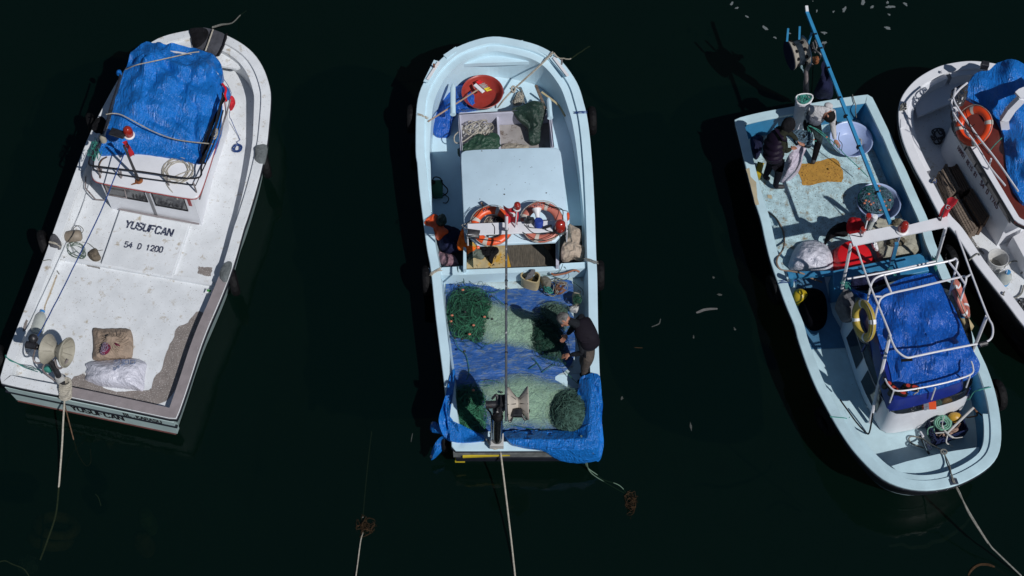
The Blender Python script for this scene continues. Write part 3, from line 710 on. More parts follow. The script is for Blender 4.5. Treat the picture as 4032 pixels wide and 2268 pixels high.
# wheelhouse
cz = .64; rz = 1.66
wb = [W('b', 545, 1065, cz), W('b', 1560, 1250, cz), W('b', 1690, 700, cz), W('b', 1870, 160, cz), W('a', 1850, 1060, cz), W('a', 1720, 920, cz), W('a', 1100, 960, cz), W('a', 800, 1560, cz)]
top = [Vector((p.x, p.y, rz-.03)) for p in wb]; cc = sum(top, Vector())/8
top = [p.lerp(Vector((cc.x, cc.y, p.z)), .0) for p in top]
cab = MB().loft([wb, top]).obj('wheelhouse', WHITE2, B1, 20)
rf = fl('b', [(335, 735, rz), (420, 765, rz), (900, 850, rz), (1350, 930, rz), (1490, 945, rz), (1540, 890, rz), (1650, 560, rz), (1800, 60, rz)]) + fl('a', [(1830, 1150, rz), (1800, 950, rz), (1740, 680, rz), (1580, 480, rz), (1100, 400, rz), (850, 480, rz), (700, 760, rz), (560, 1080, rz), (450, 1400, rz)]) + fl('b', [(330, 560, rz), (310, 660, rz)])
rf = chaikin(rf, 2); MB().slab(rf, .05, .015).obj('roof', WHITE2, B1, 40)
rr = resample(rf, 120); low = [p for p in rr]; mbt = MB()
mbt.tube([Vector((p.x, p.y, p.z-.045)) for p in inset(rr, -.004)], .010, 5, True); mbt.obj('roof_trim', REDT, B1)
A_, B_ = wb[0], wb[1]; C_, D_ = top[1], top[0]
for nm, s0, s1, t0, t1 in (('window', .03, .47, .50, .93), ('window', .55, .90, .44, .93)):
    wq = quad_on(A_, B_, C_, D_, s0, s1, t0, t1); wo = panel(nm, mat('grey_glass', (.10, .10, .105), .12, .2, 6, spec=.8, bump=0), cab, wq, .01, BLKC)
    if s0 > .5: text('OVUU', wq[0].lerp(wq[1], .2)+Vector((0, 0, .06)), wq[0].lerp(wq[1], .85)+Vector((0, 0, .06)), Vector((0, 0, 1)), .09, BLK, wo, .7, lift=.012)
    else: text('IUA', wq[0].lerp(wq[1], .62)+Vector((0, 0, .05)), wq[0].lerp(wq[1], .98)+Vector((0, 0, .05)), Vector((0, 0, 1)), .11, BLK, wo, .7, lift=.012)
dq = quad_on(A_, B_, C_, D_, .49, .52, .0, .96, .012); panel('door_jamb', mat('grey_gap', (.2, .2, .21), .7), cab, dq)
dq = quad_on(A_, B_, C_, D_, .93, .965, .62, .93, .008); panel('red_corner_stripe', REDT, cab, dq)
mbs = MB(); mbs.tube([A_+(B_-A_)*.1+Vector((-.01, -.03, .09)), B_+Vector((-.03, -.03, .09))], .018, 4); mbs.obj('sill', PRIMERC, cab)
# roof rails
def zz(zn, z, *xy): return WL(zn, z, *xy)
rt = curve(W3('a', 640, 700, 1.93, 600, 850, 1.95)+[W('a', 535, 1040, 1.97), W('b', 480, 120, 1.97), W('b', 400, 330, 1.97), W('b', 300, 500, 1.97), W('b', 300, 570, 1.97), W('b', 420, 592, 1.97), W('b', 900, 650, 1.97), W('b', 1490, 722, 1.97), W('b', 1560, 560, 1.97), W('b', 1680, 260, 1.97), W('a', 1760, 1050, 1.97), W('a', 1800, 930, 1.97)], 5)
MB().tube(rt, .017, 6).obj('guard_rail', BLACKM, B1)
rt2 = [W('b', 345, 430, 1.84), W('b', 335, 620, 1.84), W('b', 400, 640, 1.84), W('b', 900, 720, 1.84), W('b', 1490, 800, 1.84), W('b', 1600, 560, 1.84), W('b', 1720, 260, 1.84), W('a', 1800, 1100, 1.84)]
MB().tube(rt2, .013, 6).obj('guard_rail', BLACKM, B1)
MB().tube([W('b', 1532, 960, 1.5), W('b', 1700, 400, 1.6), W('b', 1835, 0, 1.68), W('a', 1880, 980, 1.75)], .015, 6).obj('side_rail', GPIPE, B1)
for x, y in ((1500, 880), (1190, 800), (650, 720), (420, 700)):
    b0 = W('b', x, y, rz); MB().tube([b0, b0+Vector((0, 0, .31))], .014, 6).obj('rail_post', GPIPE, B1)
# ladder on the aft face
MB().tube([W('b', 645, 640, 1.8), W('b', 670, 780, 1.5), W('b', 712, 945, 1.25), W('b', 510, 905, 1.25), W('b', 430, 690, 1.6), W('b', 425, 600, 1.8)], .014, 6).obj('ladder', GPIPE, B1)
MB().tube([W('b', 250, 700, 1.0), W('b', 245, 830, .9), W('b', 360, 960, .8), W('b', 470, 970, .8)], .014, 6).obj('side_step', GPIPE, B1)
# mast with lamp, ball and flag
mb0 = W('b', 850, 750, rz); mt = mb0+Vector((-.03, .02, 1.03))
mast = MB().tube([mb0, mt], [.028, .02], 8).obj('mast', BLACKM, B1)
MB().lathe([(.07, 0), (.05, .03), (.0, .03)], mb0+Vector((0, 0, .002))).obj('mast_foot', BRASS, mast)
MB().box(W('b', 610, 215, 2.72), (.26, .13, .07), W('b', 700, 240, 2.72)-W('b', 540, 190, 2.72), bev=.015).obj('lamp_box', BLACKM, mast)
lb = W('b', 745, 240, 2.66)
MB().lathe([(.09, 0), (.09, .02), (.075, .03)], lb).obj('lamp_base', WH, mast)
MB().lathe([(.072, 0), (.08, .08), (.07, .15), (.045, .19), (0, .205)], lb+Vector((0, 0, .03))).obj('beacon', LAMPR, mast, 70)
MB().lathe([(.055, 0), (.05, .12), (.02, .15), (0, .15)], W('b', 455, 300, 2.1)).obj('floodlight', OFFW, mast)
flag(mast.matrix_world @ Vector() if 0 else W('b', 668, 300, 2.62), .13, .42, W('b', 760, 330, 2.6)-W('b', 668, 300, 2.6), mast, 2)
# net hauler (part of the boat)
hb = W('d', 735, 790, SZ)
ht = W('d', 440, 290, 1.62)
haul = MB().tube([hb, W('d', 590, 520, 1.35), W('d', 480, 420, 1.55)], [.055, .05, .045], 10).obj('net_hauler', BLACKM, B1)
MB().lathe([(.075, 0), (.075, .2), (.06, .24)], W('d', 712, 745, SZ)).obj('post_collar', GREYPL, haul)
def drum(c, ax, par, r=.25, w_=.38, m=OFFW, ribs=9):
    ax = Vector(ax).normalized(); c = Vector(c)
    prof = [(.03, -w_/2-.01), (r*.93, -w_/2-.0), (r, -w_/2+.01), (r*.97, -w_/2+.03), (r*.42, -.03), (r*.36, 0), (r*.42, .03), (r*.97, w_/2-.03), (r, w_/2-.01), (r*.93, w_/2), (r*.88, w_/2-.035), (.10, .05), (.03, .05)]
    d = MB().lathe(prof, c, ax, 28).obj('hauler_drum', m, par, 40)
    X = ax.orthogonal().normalized(); Y = ax.cross(X); rb = MB()
    for k in range(ribs):
        g = 2*math.pi*k/ribs; q = X*math.cos(g)+Y*math.sin(g)
        for s in (-1, 1): rb.tube([c+q*r*.43+ax*s*.035, c+q*(r*.99)+ax*s*(w_/2-.012)], .009, 5)
        rb.tube([c+q*.1+ax*(.062), c+q*(r*.88)+ax*(w_/2-.03)], .009, 4)
    rb.obj('drum_ribs', BLACKM if m is not OFFW else mat('drum_rib_rubber', (.26, .24, .2), .6), d, 60)
    return d
dc = W('d', 650, 380, 1.60)
drum(dc, W('d', 760, 400, 1.62)-W('d', 540, 360, 1.58), haul)
mh = MB(); mh.tube([W('d', 300, 310, 1.7), W('d', 420, 330, 1.7)], .06, 10); mh.ball(W('d', 380, 240, 1.75), .08); mh.tube([W('d', 420, 330, 1.66), W('d', 500, 370, 1.6), W('d', 560, 385, 1.6)], .045, 8)
mh.obj('hydraulic_motor', BLACKM, haul)
hs = MB()
for q in ([(400, 370, 1.6), (380, 470, 1.45), (420, 520, 1.4), (520, 500, 1.45), (580, 530, 1.35)], [(520, 500, 1.4), (490, 600, 1.2), (600, 700, .95), (690, 760, .9)]):
    hs.tube(curve([W('d', *p) for p in q], 6), .016, 6)
hs.tube(curve([W('d', 625, 470, 1.5), W('d', 650, 560, 1.42), W('d', 700, 575, 1.42), W('d', 775, 480, 1.5)], 6), .018, 6)
hs.obj('hydraulic_hose', GPIPE, haul)
MB().ball(W('d', 550, 590, 1.05), (.08, .06, .07)).obj('green_rag', ROPETEAL, haul)
# mooring line tied round the hauler post
kn = MB()
for k in range(9):
    c0 = W('d', 745, 740+20*k, SZ+.12-.012*k); kn.tube([c0+Vector((math.cos(g*.7)*.09, math.sin(g*.7)*.075, .02*math.sin(g+k))) for g in range(10)], .02, 6, True)
kn.tube(curve([W('d', 735, 930, .84), W('d', 735, 960, .78), W('d', 720, 1200, .5), W('d', 708, 1449, .25), W('x', 372, 360, -.02), W('x', 352, 530, -.25), W('x', 300, 690, -.35), W('x', 255, 810, -.7)], 8), .015, 8)
kn = kn.obj('mooring_rope', ROPEW); tag(kn, 'thick pale mooring rope knotted round the net hauler post of the white boat', 'rope')
tag(rope([W('d', 740, 1000, .6), W('d', 790, 1200, .2), W('x', 470, 60, -.02), W('x', 500, 150, -.1), W('x', 545, 215, -.2), W('x', 575, 190, -.2), W('x', 572, 110, -.2)], .010, ROPEBR, 'thin_rope'), 'thin brown line hanging from the left boat stern into the water beside the thick rope', 'rope')
tag(rope([W('b', 690, 430, 2.35), W('b', 560, 750, 2.15), W('b', 450, 1030, 1.95), W('c', 870, 400, 1.85), W('c', 600, 940, 1.78), W('c', 450, 1230, 1.74), W('d', 430, 215, 1.74)], .011, ROPEBL, 'mast_stay', jit=.006), 'long blue line stretched from the mast down to the net hauler of the white boat', 'rope')
tag(rope([W('c', 430, 585, SZ+.02), W('c', 510, 575, SZ+.02), W('c', 535, 610, .8)], .008, ROPEG, 'short_line'), 'short grey line hooked over the left gunwale of the white boat', 'rope')
# tarpaulin over the wheelhouse
e = 1.62
tp1 = Star('o', [(316, 175, e), (325, 143, e), (341, 117, 1.6), (383, 104, 1.62), (428, 109, 1.6), (504, 123, 1.55), (548, 144, 1.5), (559, 166, 1.5), (559, 206, 1.62), (559, 246, 1.66), (558, 300, 1.7), (551, 335, 1.72), (530, 388, 1.72), (517, 408, 1.70), (495, 413, 1.69), (450, 401, 1.69), (383, 389, 1.69), (338, 385, 1.69), (285, 389, 1.69), (243, 391, 1.69), (267, 339, 1.7), (282, 285, 1.7), (297, 222, 1.68)],
           inner=[(350, 135, 2.02), (388, 122, 2.12), (365, 150, 2.06), (525, 158, 2.08), (505, 170, 2.05), (450, 165, 1.9), (430, 200, 1.92), (400, 260, 1.88), (480, 240, 1.9), (530, 240, 1.92), (340, 260, 1.9), (330, 200, 1.95), (380, 330, 1.8), (450, 340, 1.8), (510, 330, 1.84), (300, 340, 1.82), (300, 300, 1.86)], sm=1, res=150)
tb = patch('blue_tarpaulin', tp1, TARP, None, 44, .010, 3.4, .16, .0, 3, fold=[(.013, 34, 1.15), (.008, 62, .85)], over=over_flat(rf, rz), pleats=[(W('a', 990, 335, 2.1), .06, 9, .8), (W('a', 1535, 440, 2.1), .055, 7, .9), (W('b', 1560, 540, 1.7), .05, 9, .6)], creases=[(W('a', *c_[0], 1.9), W('a', *c_[1], 1.9), c_[2], .045) for c_ in (((1150, 560), (1490, 1010), -.07), ((1240, 560), (1560, 980), .05), ((1540, 450), (1730, 900), .06), ((990, 345), (860, 1040), .05), ((990, 345), (1120, 640), -.05), ((1490, 1010), (1430, 1440), -.06), ((880, 1040), (1300, 1420), -.05), ((1240, 1110), (1340, 1500), -.05), ((640, 1025), (1100, 1045), .035), ((1540, 450), (1390, 1000), .04), ((760, 420), (720, 1000), -.04))])
tag(tb, 'bright blue tarpaulin draped over the white boat wheelhouse, held by two cords', 'tarpaulin')
rp = MB(); rp.tube(curve([W('a', 700, 640, 1.75), W('a', 820, 590, 2.0), W('a', 1000, 550, 2.06), W('a', 1250, 495, 2.06), W('a', 1420, 455, 2.1), W('a', 1530, 440, 2.12)], 6), .010, 6)
rp.obj('cord', ROPEW, tb)
(rope([W('b', 480, 1, 1.98), W('b', 560, -10, 1.99), W('b', 660, 10, 1.98), W('b', 850, 110, 1.96), W('b', 1050, 210, 1.93), W('b', 1300, 290, 1.92), W('b', 1680, 335, 1.95)], .011, ROPEW, 'cord', tb))
cl = Star('a', [(585, 680, 1.7), (610, 640, 1.72), (650, 640, 1.72), (655, 690, 1.7), (620, 700, 1.66)], .06, res=20)
tag(patch('tarpaulin_knot', cl, TARP, None, 5, .02, 20, .05), 'small blue tarpaulin knot at the left wheelhouse rail', 'knot')
cl = Star('a', [(1790, 820, 1.5), (1850, 830, 1.5), (1885, 900, 1.5), (1870, 960, 1.48), (1830, 975, 1.5), (1800, 900, 1.55)], .08, res=24)
tag(patch('tarpaulin_end', cl, TARP, None, 5, .03, 14, .06), 'gathered blue tarpaulin end at the right wheelhouse rail beside a red cloth', 'tarpaulin end')
cl = Star('a', [(1900, 925, 1.45), (1940, 985, 1.4), (1915, 1060, 1.3), (1875, 1100, 1.25), (1855, 1040, 1.35), (1870, 960, 1.45)], .06, res=24)
tag(patch('red_cloth', cl, FLAGR, None, 5, .03, 14, .05), 'small red cloth tied at the right wheelhouse rail', 'cloth')
rd = MB(); rd.tube(curve([W('a', 1790, 800, 1.75), W('a', 1830, 860, 1.75), W('a', 1820, 930, 1.7), W('a', 1835, 1000, 1.6)], 5), .02, 6)
tag(rd.obj('red_strap', REDP), 'short red strap on the right wheelhouse rail', 'strap')
cords = MB()
for k in range(7):
    cords.tube(curve([W('a', 1790+6*k, 900+12*k, 1.95), W('a', 1760-8*k, 1150, 1.88), W('b', 1640-10*k+random.uniform(-20, 20), 350, 1.86), W('b', 1520+12*k, 560, 1.72)], 6), .010, 5)
tag(cords.obj('lashing_lines', BLKC), 'bundle of black lines along the right wheelhouse rail', 'lashing')
# coils and lines
def coil(c, r0, r1, turns, rad, m, name, label, cat='rope', ax=(1, 1), tilt=0, jit=.012, parent=None, tail=None):
    c = Vector(c); pts = []; n = int(turns*14)
    for k in range(n+1):
        g = 2*math.pi*k/14; r = r1+(r0-r1)*(.5+.5*math.sin(k*.37))
        p = c+Vector((math.cos(g)*r*ax[0], math.sin(g)*r*ax[1], rad+rad*1.6*(k/n)*turns*.35+jit*.3*math.sin(k*1.7)))
        p += Vector((nz(p, 9, k//14), nz(p, 9, k//14+9), 0))*jit*2; pts.append(p)
    if tail: pts += tail
    o = MB().tube(curve(pts, 2), rad, 6).obj(name, m, parent)
    return tag(o, label, cat) if label else o
coil(W('b', 1290, 640, rz), .17, .27, 6, .008, ROPEW, 'rope_coil', 'round coil of pale rope on the wheelhouse roof of the white boat', tail=[W('b', 1180, 740, rz+.02), W('b', 1175, 810, rz+.02), W('b', 1230, 880, rz), W('b', 1290, 960, rz-.15)])
coil(W('b', 1960, 385, .66), .05, .09, 6, .006, ROPEBL, 'rope_coil', 'little coil of blue twine on the right side deck of the white boat', tail=[W('b', 1950, 310, .67), W('b', 1990, 290, .67), W('b', 1940, 180, .7), W('b', 1890, 60, .8), W('a', 1870, 1150, .95), W('a', 1890, 900, 1.1), W('a', 1800, 740, 1.3)])
coil(W('b', 1705, 230, 1.9), .04, .10, 4, .008, ROPEW, 'rope_coil', 'hank of pale cord on the right wheelhouse rail of the white boat', ax=(.5, 1))
coil(W('a', 1390, 345, 1.0), .04, .10, 3, .008, ROPEW, 'rope_coil', 'hank of pale line on the bow of the white boat under the black mat', ax=(1, 1))
tag(rope([W('b', 490, 480, 1.7), W('b', 430, 520, 1.72), W('b', 400, 600, 1.7), W('b', 415, 720, 1.68)], .012, ROPEBR, 'rope_end'), 'brown rope end at the left aft corner of the wheelhouse roof', 'rope')
tgl = MB()
for k in range(16):
    a0 = Vector((random.uniform(300, 420), random.uniform(330, 480))); mbp = [W('b', a0.x+random.uniform(-40, 40), a0.y+random.uniform(-90, 90), 1.95+random.uniform(-.06, .06)) for _ in range(4)]
    tgl.tube(curve(mbp, 4), .006, 4)
tag(tgl.obj('cord_tangle', ROPETEAL), 'tangle of teal cords on the left wheelhouse rail', 'cord')
# bow mat
bm = Star('a', [(1410, 195, 1.22), (1440, 175, 1.23), (1630, 165, 1.23), (1850, 250, 1.22), (1830, 320, 1.2), (1790, 420, 1.15), (1745, 498, 1.1), (1640, 450, 1.08), (1510, 405, 1.08), (1450, 385, 1.1), (1440, 280, 1.2)], .03, sm=1)
bmat = patch('bow_mat', bm, mat('grey_mat', (.055, .057, .07), .9, .2, 8, bump=.4), None, 12, .012, 9, .03)
tag(bmat, 'black and grey cloth mat strapped over the bow of the white boat', 'mat')
bk = Star('a', [(1415, 195, 1.24), (1440, 170, 1.25), (1600, 165, 1.25), (1645, 230, 1.25), (1610, 310, 1.22), (1520, 402, 1.16), (1450, 385, 1.16), (1440, 280, 1.22)], .02, sm=1)
patch('black_half', bk, BLKC, bmat, 8, .008, 12)
MB().tube([W('a', 1840, 235, 1.27), W('a', 1800, 370, 1.22), W('a', 1735, 490, 1.15)], .018, 6).obj('black_hem', BLKC, bmat)
MB().tube([W('a', 1685, 190, 1.30), W('a', 1640, 320, 1.27), W('a', 1600, 430, 1.18)], .014, 6).obj('strap', ROPEW, bmat)
mr = MB()
for k in (0, 10): mr.tube(curve([W('a', 1680, 170-k, 1.18), W('a', 1780, 140-k, .9), W('a', 1900, 115, .35), W('a', 1990, 30, 0), W('a', 2060, -20, -.1)], 6), .012, 6)
tag(mr.obj('bow_line', ROPEG), 'thin double line running from the white boat bow up into the dark water', 'rope')
# loose gear on the aft deck
bu = thing('barrel_buoy', W('c', 745, 380, .64), 'grey brown barrel shaped buoy on the left side deck above a tangle of green cord', 'buoy')
ax = W('c', 810, 320, .7)-W('c', 680, 335, .7)
MB().lathe([(0, -.145), (.07, -.14), (.10, -.11), (.105, 0), (.10, .11), (.07, .14), (0, .145)], W('c', 745, 335, .74), ax, 18).obj('float_body', mat('grey_brown_plastic', (.24, .2, .155), .6, .2, 6), bu, 60)
MB().tube(curve([W('c', 810, 330, .78), W('c', 845, 270, .8), W('c', 800, 228, .82), W('c', 750, 250, .8), W('c', 745, 290, .8)], 5), .007, 5).obj('rope_handle', ROPEG, bu)
tg = Star('c', [(670, 400, .66), (780, 385, .66), (870, 440, .66), (880, 570, .66), (770, 560, .66), (690, 520, .66)], .05)
tag(strands(MB(), tg, 14, .005, 26, .07, turn=.35).obj('cord_tangle', mat('grey_green_rope', (.12, .17, .13), .8, .3, 15)), 'loose tangle of grey green cord on the left side deck of the white boat', 'cord')
st = Star('c', [(875, 510, .66), (950, 455, .66), (985, 460, .66), (1000, 500, .66), (1030, 560, .66), (985, 590, .66), (925, 580, .66)], .10, res=32, sm=1)
tag(patch('cloth_parcel', st, mat('taupe_cloth', (.17, .14, .105), .85, .2, 8, bump=.5), None, 8, .02, 12, .04), 'small taupe cloth parcel tied with cord beside the hatch', 'parcel')
tag(rope([W('c', 840, 395, .68), W('c', 900, 410, .68), W('c', 950, 450, .68), W('c', 1000, 480, .68), W('c', 1045, 475, .68)], .005, ROPEG, 'cord_end'), 'thin cord running from the tangle to the taupe parcel', 'cord')
tag(rope([W('c', 660, 545, .71), W('c', 600, 590, .66), W('c', 570, 660, .66), W('c', 600, 720, .66)], .008, ROPEG, 'line_end'), 'grey line end curling over the deck beam of the white boat', 'rope')
jg = thing('water_jug', W('c', 400, 1200, .7), 'cloudy plastic water jug with blue cap lying against the left gunwale', 'jug')
ja = (W('c', 430, 1100, .7)-W('c', 375, 1300, .7)); jc = W('c', 398, 1215, .73)
MB().lathe([(0, -.18), (.085, -.175), (.105, -.14), (.105, 0), (.10, .10), (.06, .17), (.035, .19), (.035, .21)], jc, ja, 20).obj('jug_body', CLEARB, jg, 60)
MB().lathe([(.042, .20), (.042, .235), (0, .24)], jc, ja, 12).obj('cap', mat('blue_cap', (.03, .2, .5), .4), jg)
bt = thing('detergent_bottle', W('c', 2115, 900, .64), 'white detergent bottle with green label lying at the right end of the deck beam', 'bottle')
MB().box(W('c', 2118, 895, .68), (.13, .08, .06), W('c', 2180, 905, .68)-W('c', 2060, 885, .68), bev=.02).obj('bottle_body', WH, bt)
MB().box(W('c', 2120, 888, .714), (.07, .04, .006), W('c', 2180, 905, .7)-W('c', 2060, 885, .7)).obj('green_label', mat('green_print', (.05, .3, .06), .5), bt)
# cloth bundle and white sack
cbz = .66
cb = Star('d', [(1050, 130, cbz), (1080, 112, cbz), (1140, 130, cbz), (1300, 120, cbz), (1485, 125, cbz), (1512, 200, cbz), (1520, 260, cbz), (1518, 380, cbz), (1500, 480, cbz), (1300, 480, cbz), (1060, 492, cbz), (1050, 440, cbz), (1065, 340, cbz), (1060, 230, cbz)], .17, sm=1, res=96, p=4)
cbo = patch('cloth_bundle', cb, BEIGE, None, 20, .03, 6, .02, seed=4, fold=[(.008, 55, .3)])
tag(cbo, 'square tan cloth bundle knotted at the top with red net showing through', 'bundle')
mbk = MB()
for k in range(26):
    g = k*math.tau/26; c0 = W('d', 1240, 230, .9)
    q = cb.at(int(k*96/26), .82)
    q.z += .012; m1 = cb.at(int(k*96/26+4), .45); m1.z += .022
    mbk.tube(curve([c0, m1, q], 5), [.012]*5+[.006]*6, 5)
mbk.ball(W('d', 1240, 230, .91), (.05, .05, .03)); mbk.obj('gathered_folds', BEIGE, cbo)
rn = Star('d', [(1165, 290, .87), (1240, 280, .88), (1270, 340, .88), (1220, 420, .86), (1130, 430, .84)], .03, res=30)
ro = patch('red_net', rn, mat('crimson_net', (.16, .02, .05), .8, .3, 20, bump=.6), cbo, 6, .01, 20, .02)
rn2 = Star('d', [(1300, 275, .88), (1380, 320, .87), (1350, 325, .87), (1300, 310, .88)], .03, res=24); patch('red_net', rn2, MT['crimson_net'], cbo, 5, .01, 20, .02)
mm_ = MB(); strands(mm_, rn, 9, .005, 10, .035, lift=.01); mm_.obj('net_cord', mat('grey_violet_cord', (.25, .2, .28), .7), ro)
sk = Star('d', [(965, 535, .66), (990, 515, .66), (1060, 495, .66), (1300, 475, .66), (1480, 462, .66), (1600, 480, .66), (1680, 520, .66), (1665, 580, .66), (1648, 700, .66), (1645, 845, .66), (1560, 825, .66), (1300, 800, .66), (1120, 780, .66), (1000, 725, .66), (955, 700, .66), (1000, 650, .66), (960, 615, .66), (1000, 590, .66)], .24, sm=1, res=96, p=3)
sko = patch('white_sack', sk, SACK, None, 20, .03, 5, .02, seed=8, fold=[(.005, 45, 1.2)])
tag(sko, 'full white woven sack with blue print lying beside the tan cloth bundle', 'sack')
def sktext(s_, x0, y0, x1, y1, h, z, th=.4, m=None):
    a, b2 = W('d', x0, y0, z), W('d', x1, y1, z)
    return text(s_, a, b2, (b2-a).cross(Vector((0, 0, -1)))*-1, h, m or mat('blue_print', (.05, .12, .28), .6), sko, th)
sktext('BOL ET VE', 1290, 600, 1300, 480, .045, .925); sktext('BUGU TARIM', 1335, 580, 1340, 480, .045, .93); sktext('DEVAM', 1385, 550, 1385, 480, .045, .93)
for x_ in (1440, 1515):
    c0 = W('d', x_, 508, .925); MB().tube([c0+Vector((a_*.035, b2*.035, 0)) for a_, b2 in ((-1, -1), (1, -1), (1, 1), (-1, 1))], .006, 4, True).obj('printed_square', MT['blue_print'], sko, 0)
# tyres
tyre(W('b', 2275, 560, .62), (1, .25, 0), 'tyre fender under grey cloth right of the white boat wheelhouse')
tyre(W('c', 2365, 790, .55), (1, .30, 0), 'black tyre fender at the right end of the white boat deck beam')
tyre(W('c', 450, 420, .55), (1, .35, 0), 'shaded tyre fender on the left side of the white boat beside the barrel buoy')
tyre(W('a', 330, 1290, .6), (1, .35, 0), 'dark tyre fender on the left side of the white boat beside the tarpaulin')
tyre(W('o', 6, 905, .5), (1, .35, 0), 'tyre fender cut by the left edge of the photo at the white boat stern')
def wrapcloth(zn, pts, label, m=GREYC, d=.03, amp=.015):
    return tag(patch('cloth_wrap', Star(zn, pts, d, sm=1, res=40), m, None, 8, amp, 14, .06), label, 'cloth')
wrapcloth('b', [(2150, 350, 1.0), (2290, 330, 1.0), (2300, 400, .98), (2250, 590, .96), (2140, 510, .97), (2160, 450, .98)], 'grey cloth tied over the right gunwale above a tyre, level with the wheelhouse', mat('pale_grey_cloth', (.13, .145, .15), .9, .15, 8, bump=.4))
wrapcloth('c', [(2260, 620, .9), (2330, 580, .9), (2360, 610, .9), (2320, 740, .88), (2290, 830, .86), (2210, 740, .88)], 'grey cloth tied over the right gunwale at the deck beam', MT['pale_grey_cloth'])
wrapcloth('c', [(520, 305, .9), (570, 315, .9), (625, 400, .88), (600, 470, .86), (480, 440, .86)], 'dark grey cloth tied over the left gunwale beside the barrel buoy', mat('mid_grey_cloth', (.09, .09, .1), .9, .15, 8, bump=.4))
wrapcloth('a', [(400, 1150, 1.0), (480, 1200, 1.0), (500, 1280, 1.0), (390, 1380, .98), (290, 1300, .98)], 'black cloth over the shaded left gunwale of the white boat', BLKC)
nk = MB()
for k in range(10): nk.tube(curve([W('c', 500+random.uniform(-5, 10), 395+random.uniform(-8, 8), .93), W('c', 560, 405+random.uniform(-10, 10), .93), W('c', 600+random.uniform(0, 25), 420+random.uniform(-30, 40), .86)], 4), .006, 4)
tag(nk.obj('tyre_lashing', ROPEW), 'frayed pale lashing of the shaded left tyre of the white boat', 'lashing')
lm = MB()
for q in ([(60, 430, .87), (110, 490, .87), (190, 520, .86), (280, 570, .75), (430, 620, .9)], [(60, 450, .87), (150, 500, .87), (250, 545, .8), (420, 590, 1.0), (480, 640, 1.1)]): lm.tube(curve([W('d', *p) for p in q], 5), .008, 5)
tag(lm.obj('teal_lines', ROPETEAL), 'thin teal lines from the net hauler over the aft left gunwale of the white boat', 'cord')

STAIN = mat('rusty_stain', (.42, .36, .27), .6, .2, 12, dirt='8a6a44', dscale=20, dthr=.52, fleck='5a4a3a', fscale=50, fthr=.6)
ragged('c', [820, 0, 800, 60, 745, 170, 725, 230, 690, 300, 655, 400, 668, 400, 700, 310, 745, 215, 800, 90, 832, 10], .64, 'rust_stain', STAIN, B1, .012, .0035)
ragged('c', [575, 720, 545, 800, 500, 900, 450, 1040, 440, 1090, 452, 1090, 470, 1030, 515, 920, 560, 800, 585, 730], .64, 'rust_stain', STAIN, B1, .010, .0035)
ragged('c', [880, 625, 990, 640, 1020, 655, 1010, 668, 960, 655, 890, 640], .64, 'rust_stain', mat('dark_scuff', (.2, .19, .18), .7, .3, 20), B1, .012, .0035)
ragged('b', [760, 790, 830, 760, 868, 735, 862, 760, 820, 790, 770, 800], 1.66, 'rust_streak', BRASS, B1, .006, .003)
# ================================================================== BOAT 2 (ice blue, middle)
Z2 = .78
o2 = (fl('h', [(400, 1062, Z2), (398, 960, Z2), (345, 600, Z2), (318, 380, Z2)]) + fl('g', [(320, 1350, Z2), (262, 900, Z2), (212, 500, Z2), (165, 0, .8)])
      + fl('f', [(275, 1150, .8), (250, 950, .82), (190, 500, .86), (165, 150, .9)]) + fl('e', [(165, 1449, .9), (165, 1100, .97), (175, 850, 1.02), (205, 700, 1.05), (265, 570, 1.08), (340, 440, 1.11), (490, 285, 1.14), (620, 190, 1.17), (790, 122, 1.19), (960, 74, 1.2), (1070, 64, 1.21), (1180, 74, 1.2), (1400, 118, 1.19), (1560, 163, 1.17), (1720, 245, 1.14), (1850, 365, 1.11), (1960, 515, 1.08), (2030, 640, 1.06), (2085, 840, 1.02), (2115, 950, 1.0), (2150, 1200, .95), (2170, 1449, .9)])
      + fl('f', [(2020, 300, .88), (2040, 700, .84), (2050, 1000, .82), (2056, 1200, .8)]) + fl('g', [(2060, 100, .8), (2066, 600, Z2), (2076, 900, Z2), (2085, 1200, Z2)]) + fl('h', [(2070, 300, Z2), (2060, 700, Z2), (2030, 1000, Z2), (2010, 1062, Z2), (1200, 1066, Z2), (410, 1070, Z2)]))
B2, O2 = boat('ice blue fishing boat with two lifebuoys on its pale cabin roof', o2, .155, .38, (mat('dark_green_hull', (.02, .05, .045), .5, .2, 5), ICE, ICE, ICE), .28)
# scuffed working deck aft
wd = WL('g', .39, 225, 180, 1960, 60, 2010, 1200, 360, 1360)
MB().slab(wd, .02).obj('scuffed_deck', ICED, B2, 0)
q = [O2[i] for i in range(len(O2))]
sa, sb = W('h', 412, 1070, Z2), W('h', 2000, 1068, Z2)
transom_line(sa, sb, .15, .16, .04, mat('grey_weathered', (.14, .15, .15), .8, .3, 8), 'transom_plank', B2, .02)
transom_line(W('h', 520, 1110, .62), W('h', 1100, 1085, .62), .0, .05, .03, mat('yellow_paint', (.55, .42, .02), .6, .1, 6), 'yellow_stripe', B2, -.03)
transom_line(sa+Vector((.04, 0, 0)), sb, .33, .12, .035, BLACKP, 'transom_plank', B2, .01)
MB().box(W('h', 490, 1180, .3), (.16, .05, .08)).obj('yellow_step', MT['yellow_paint'], B2, 0)
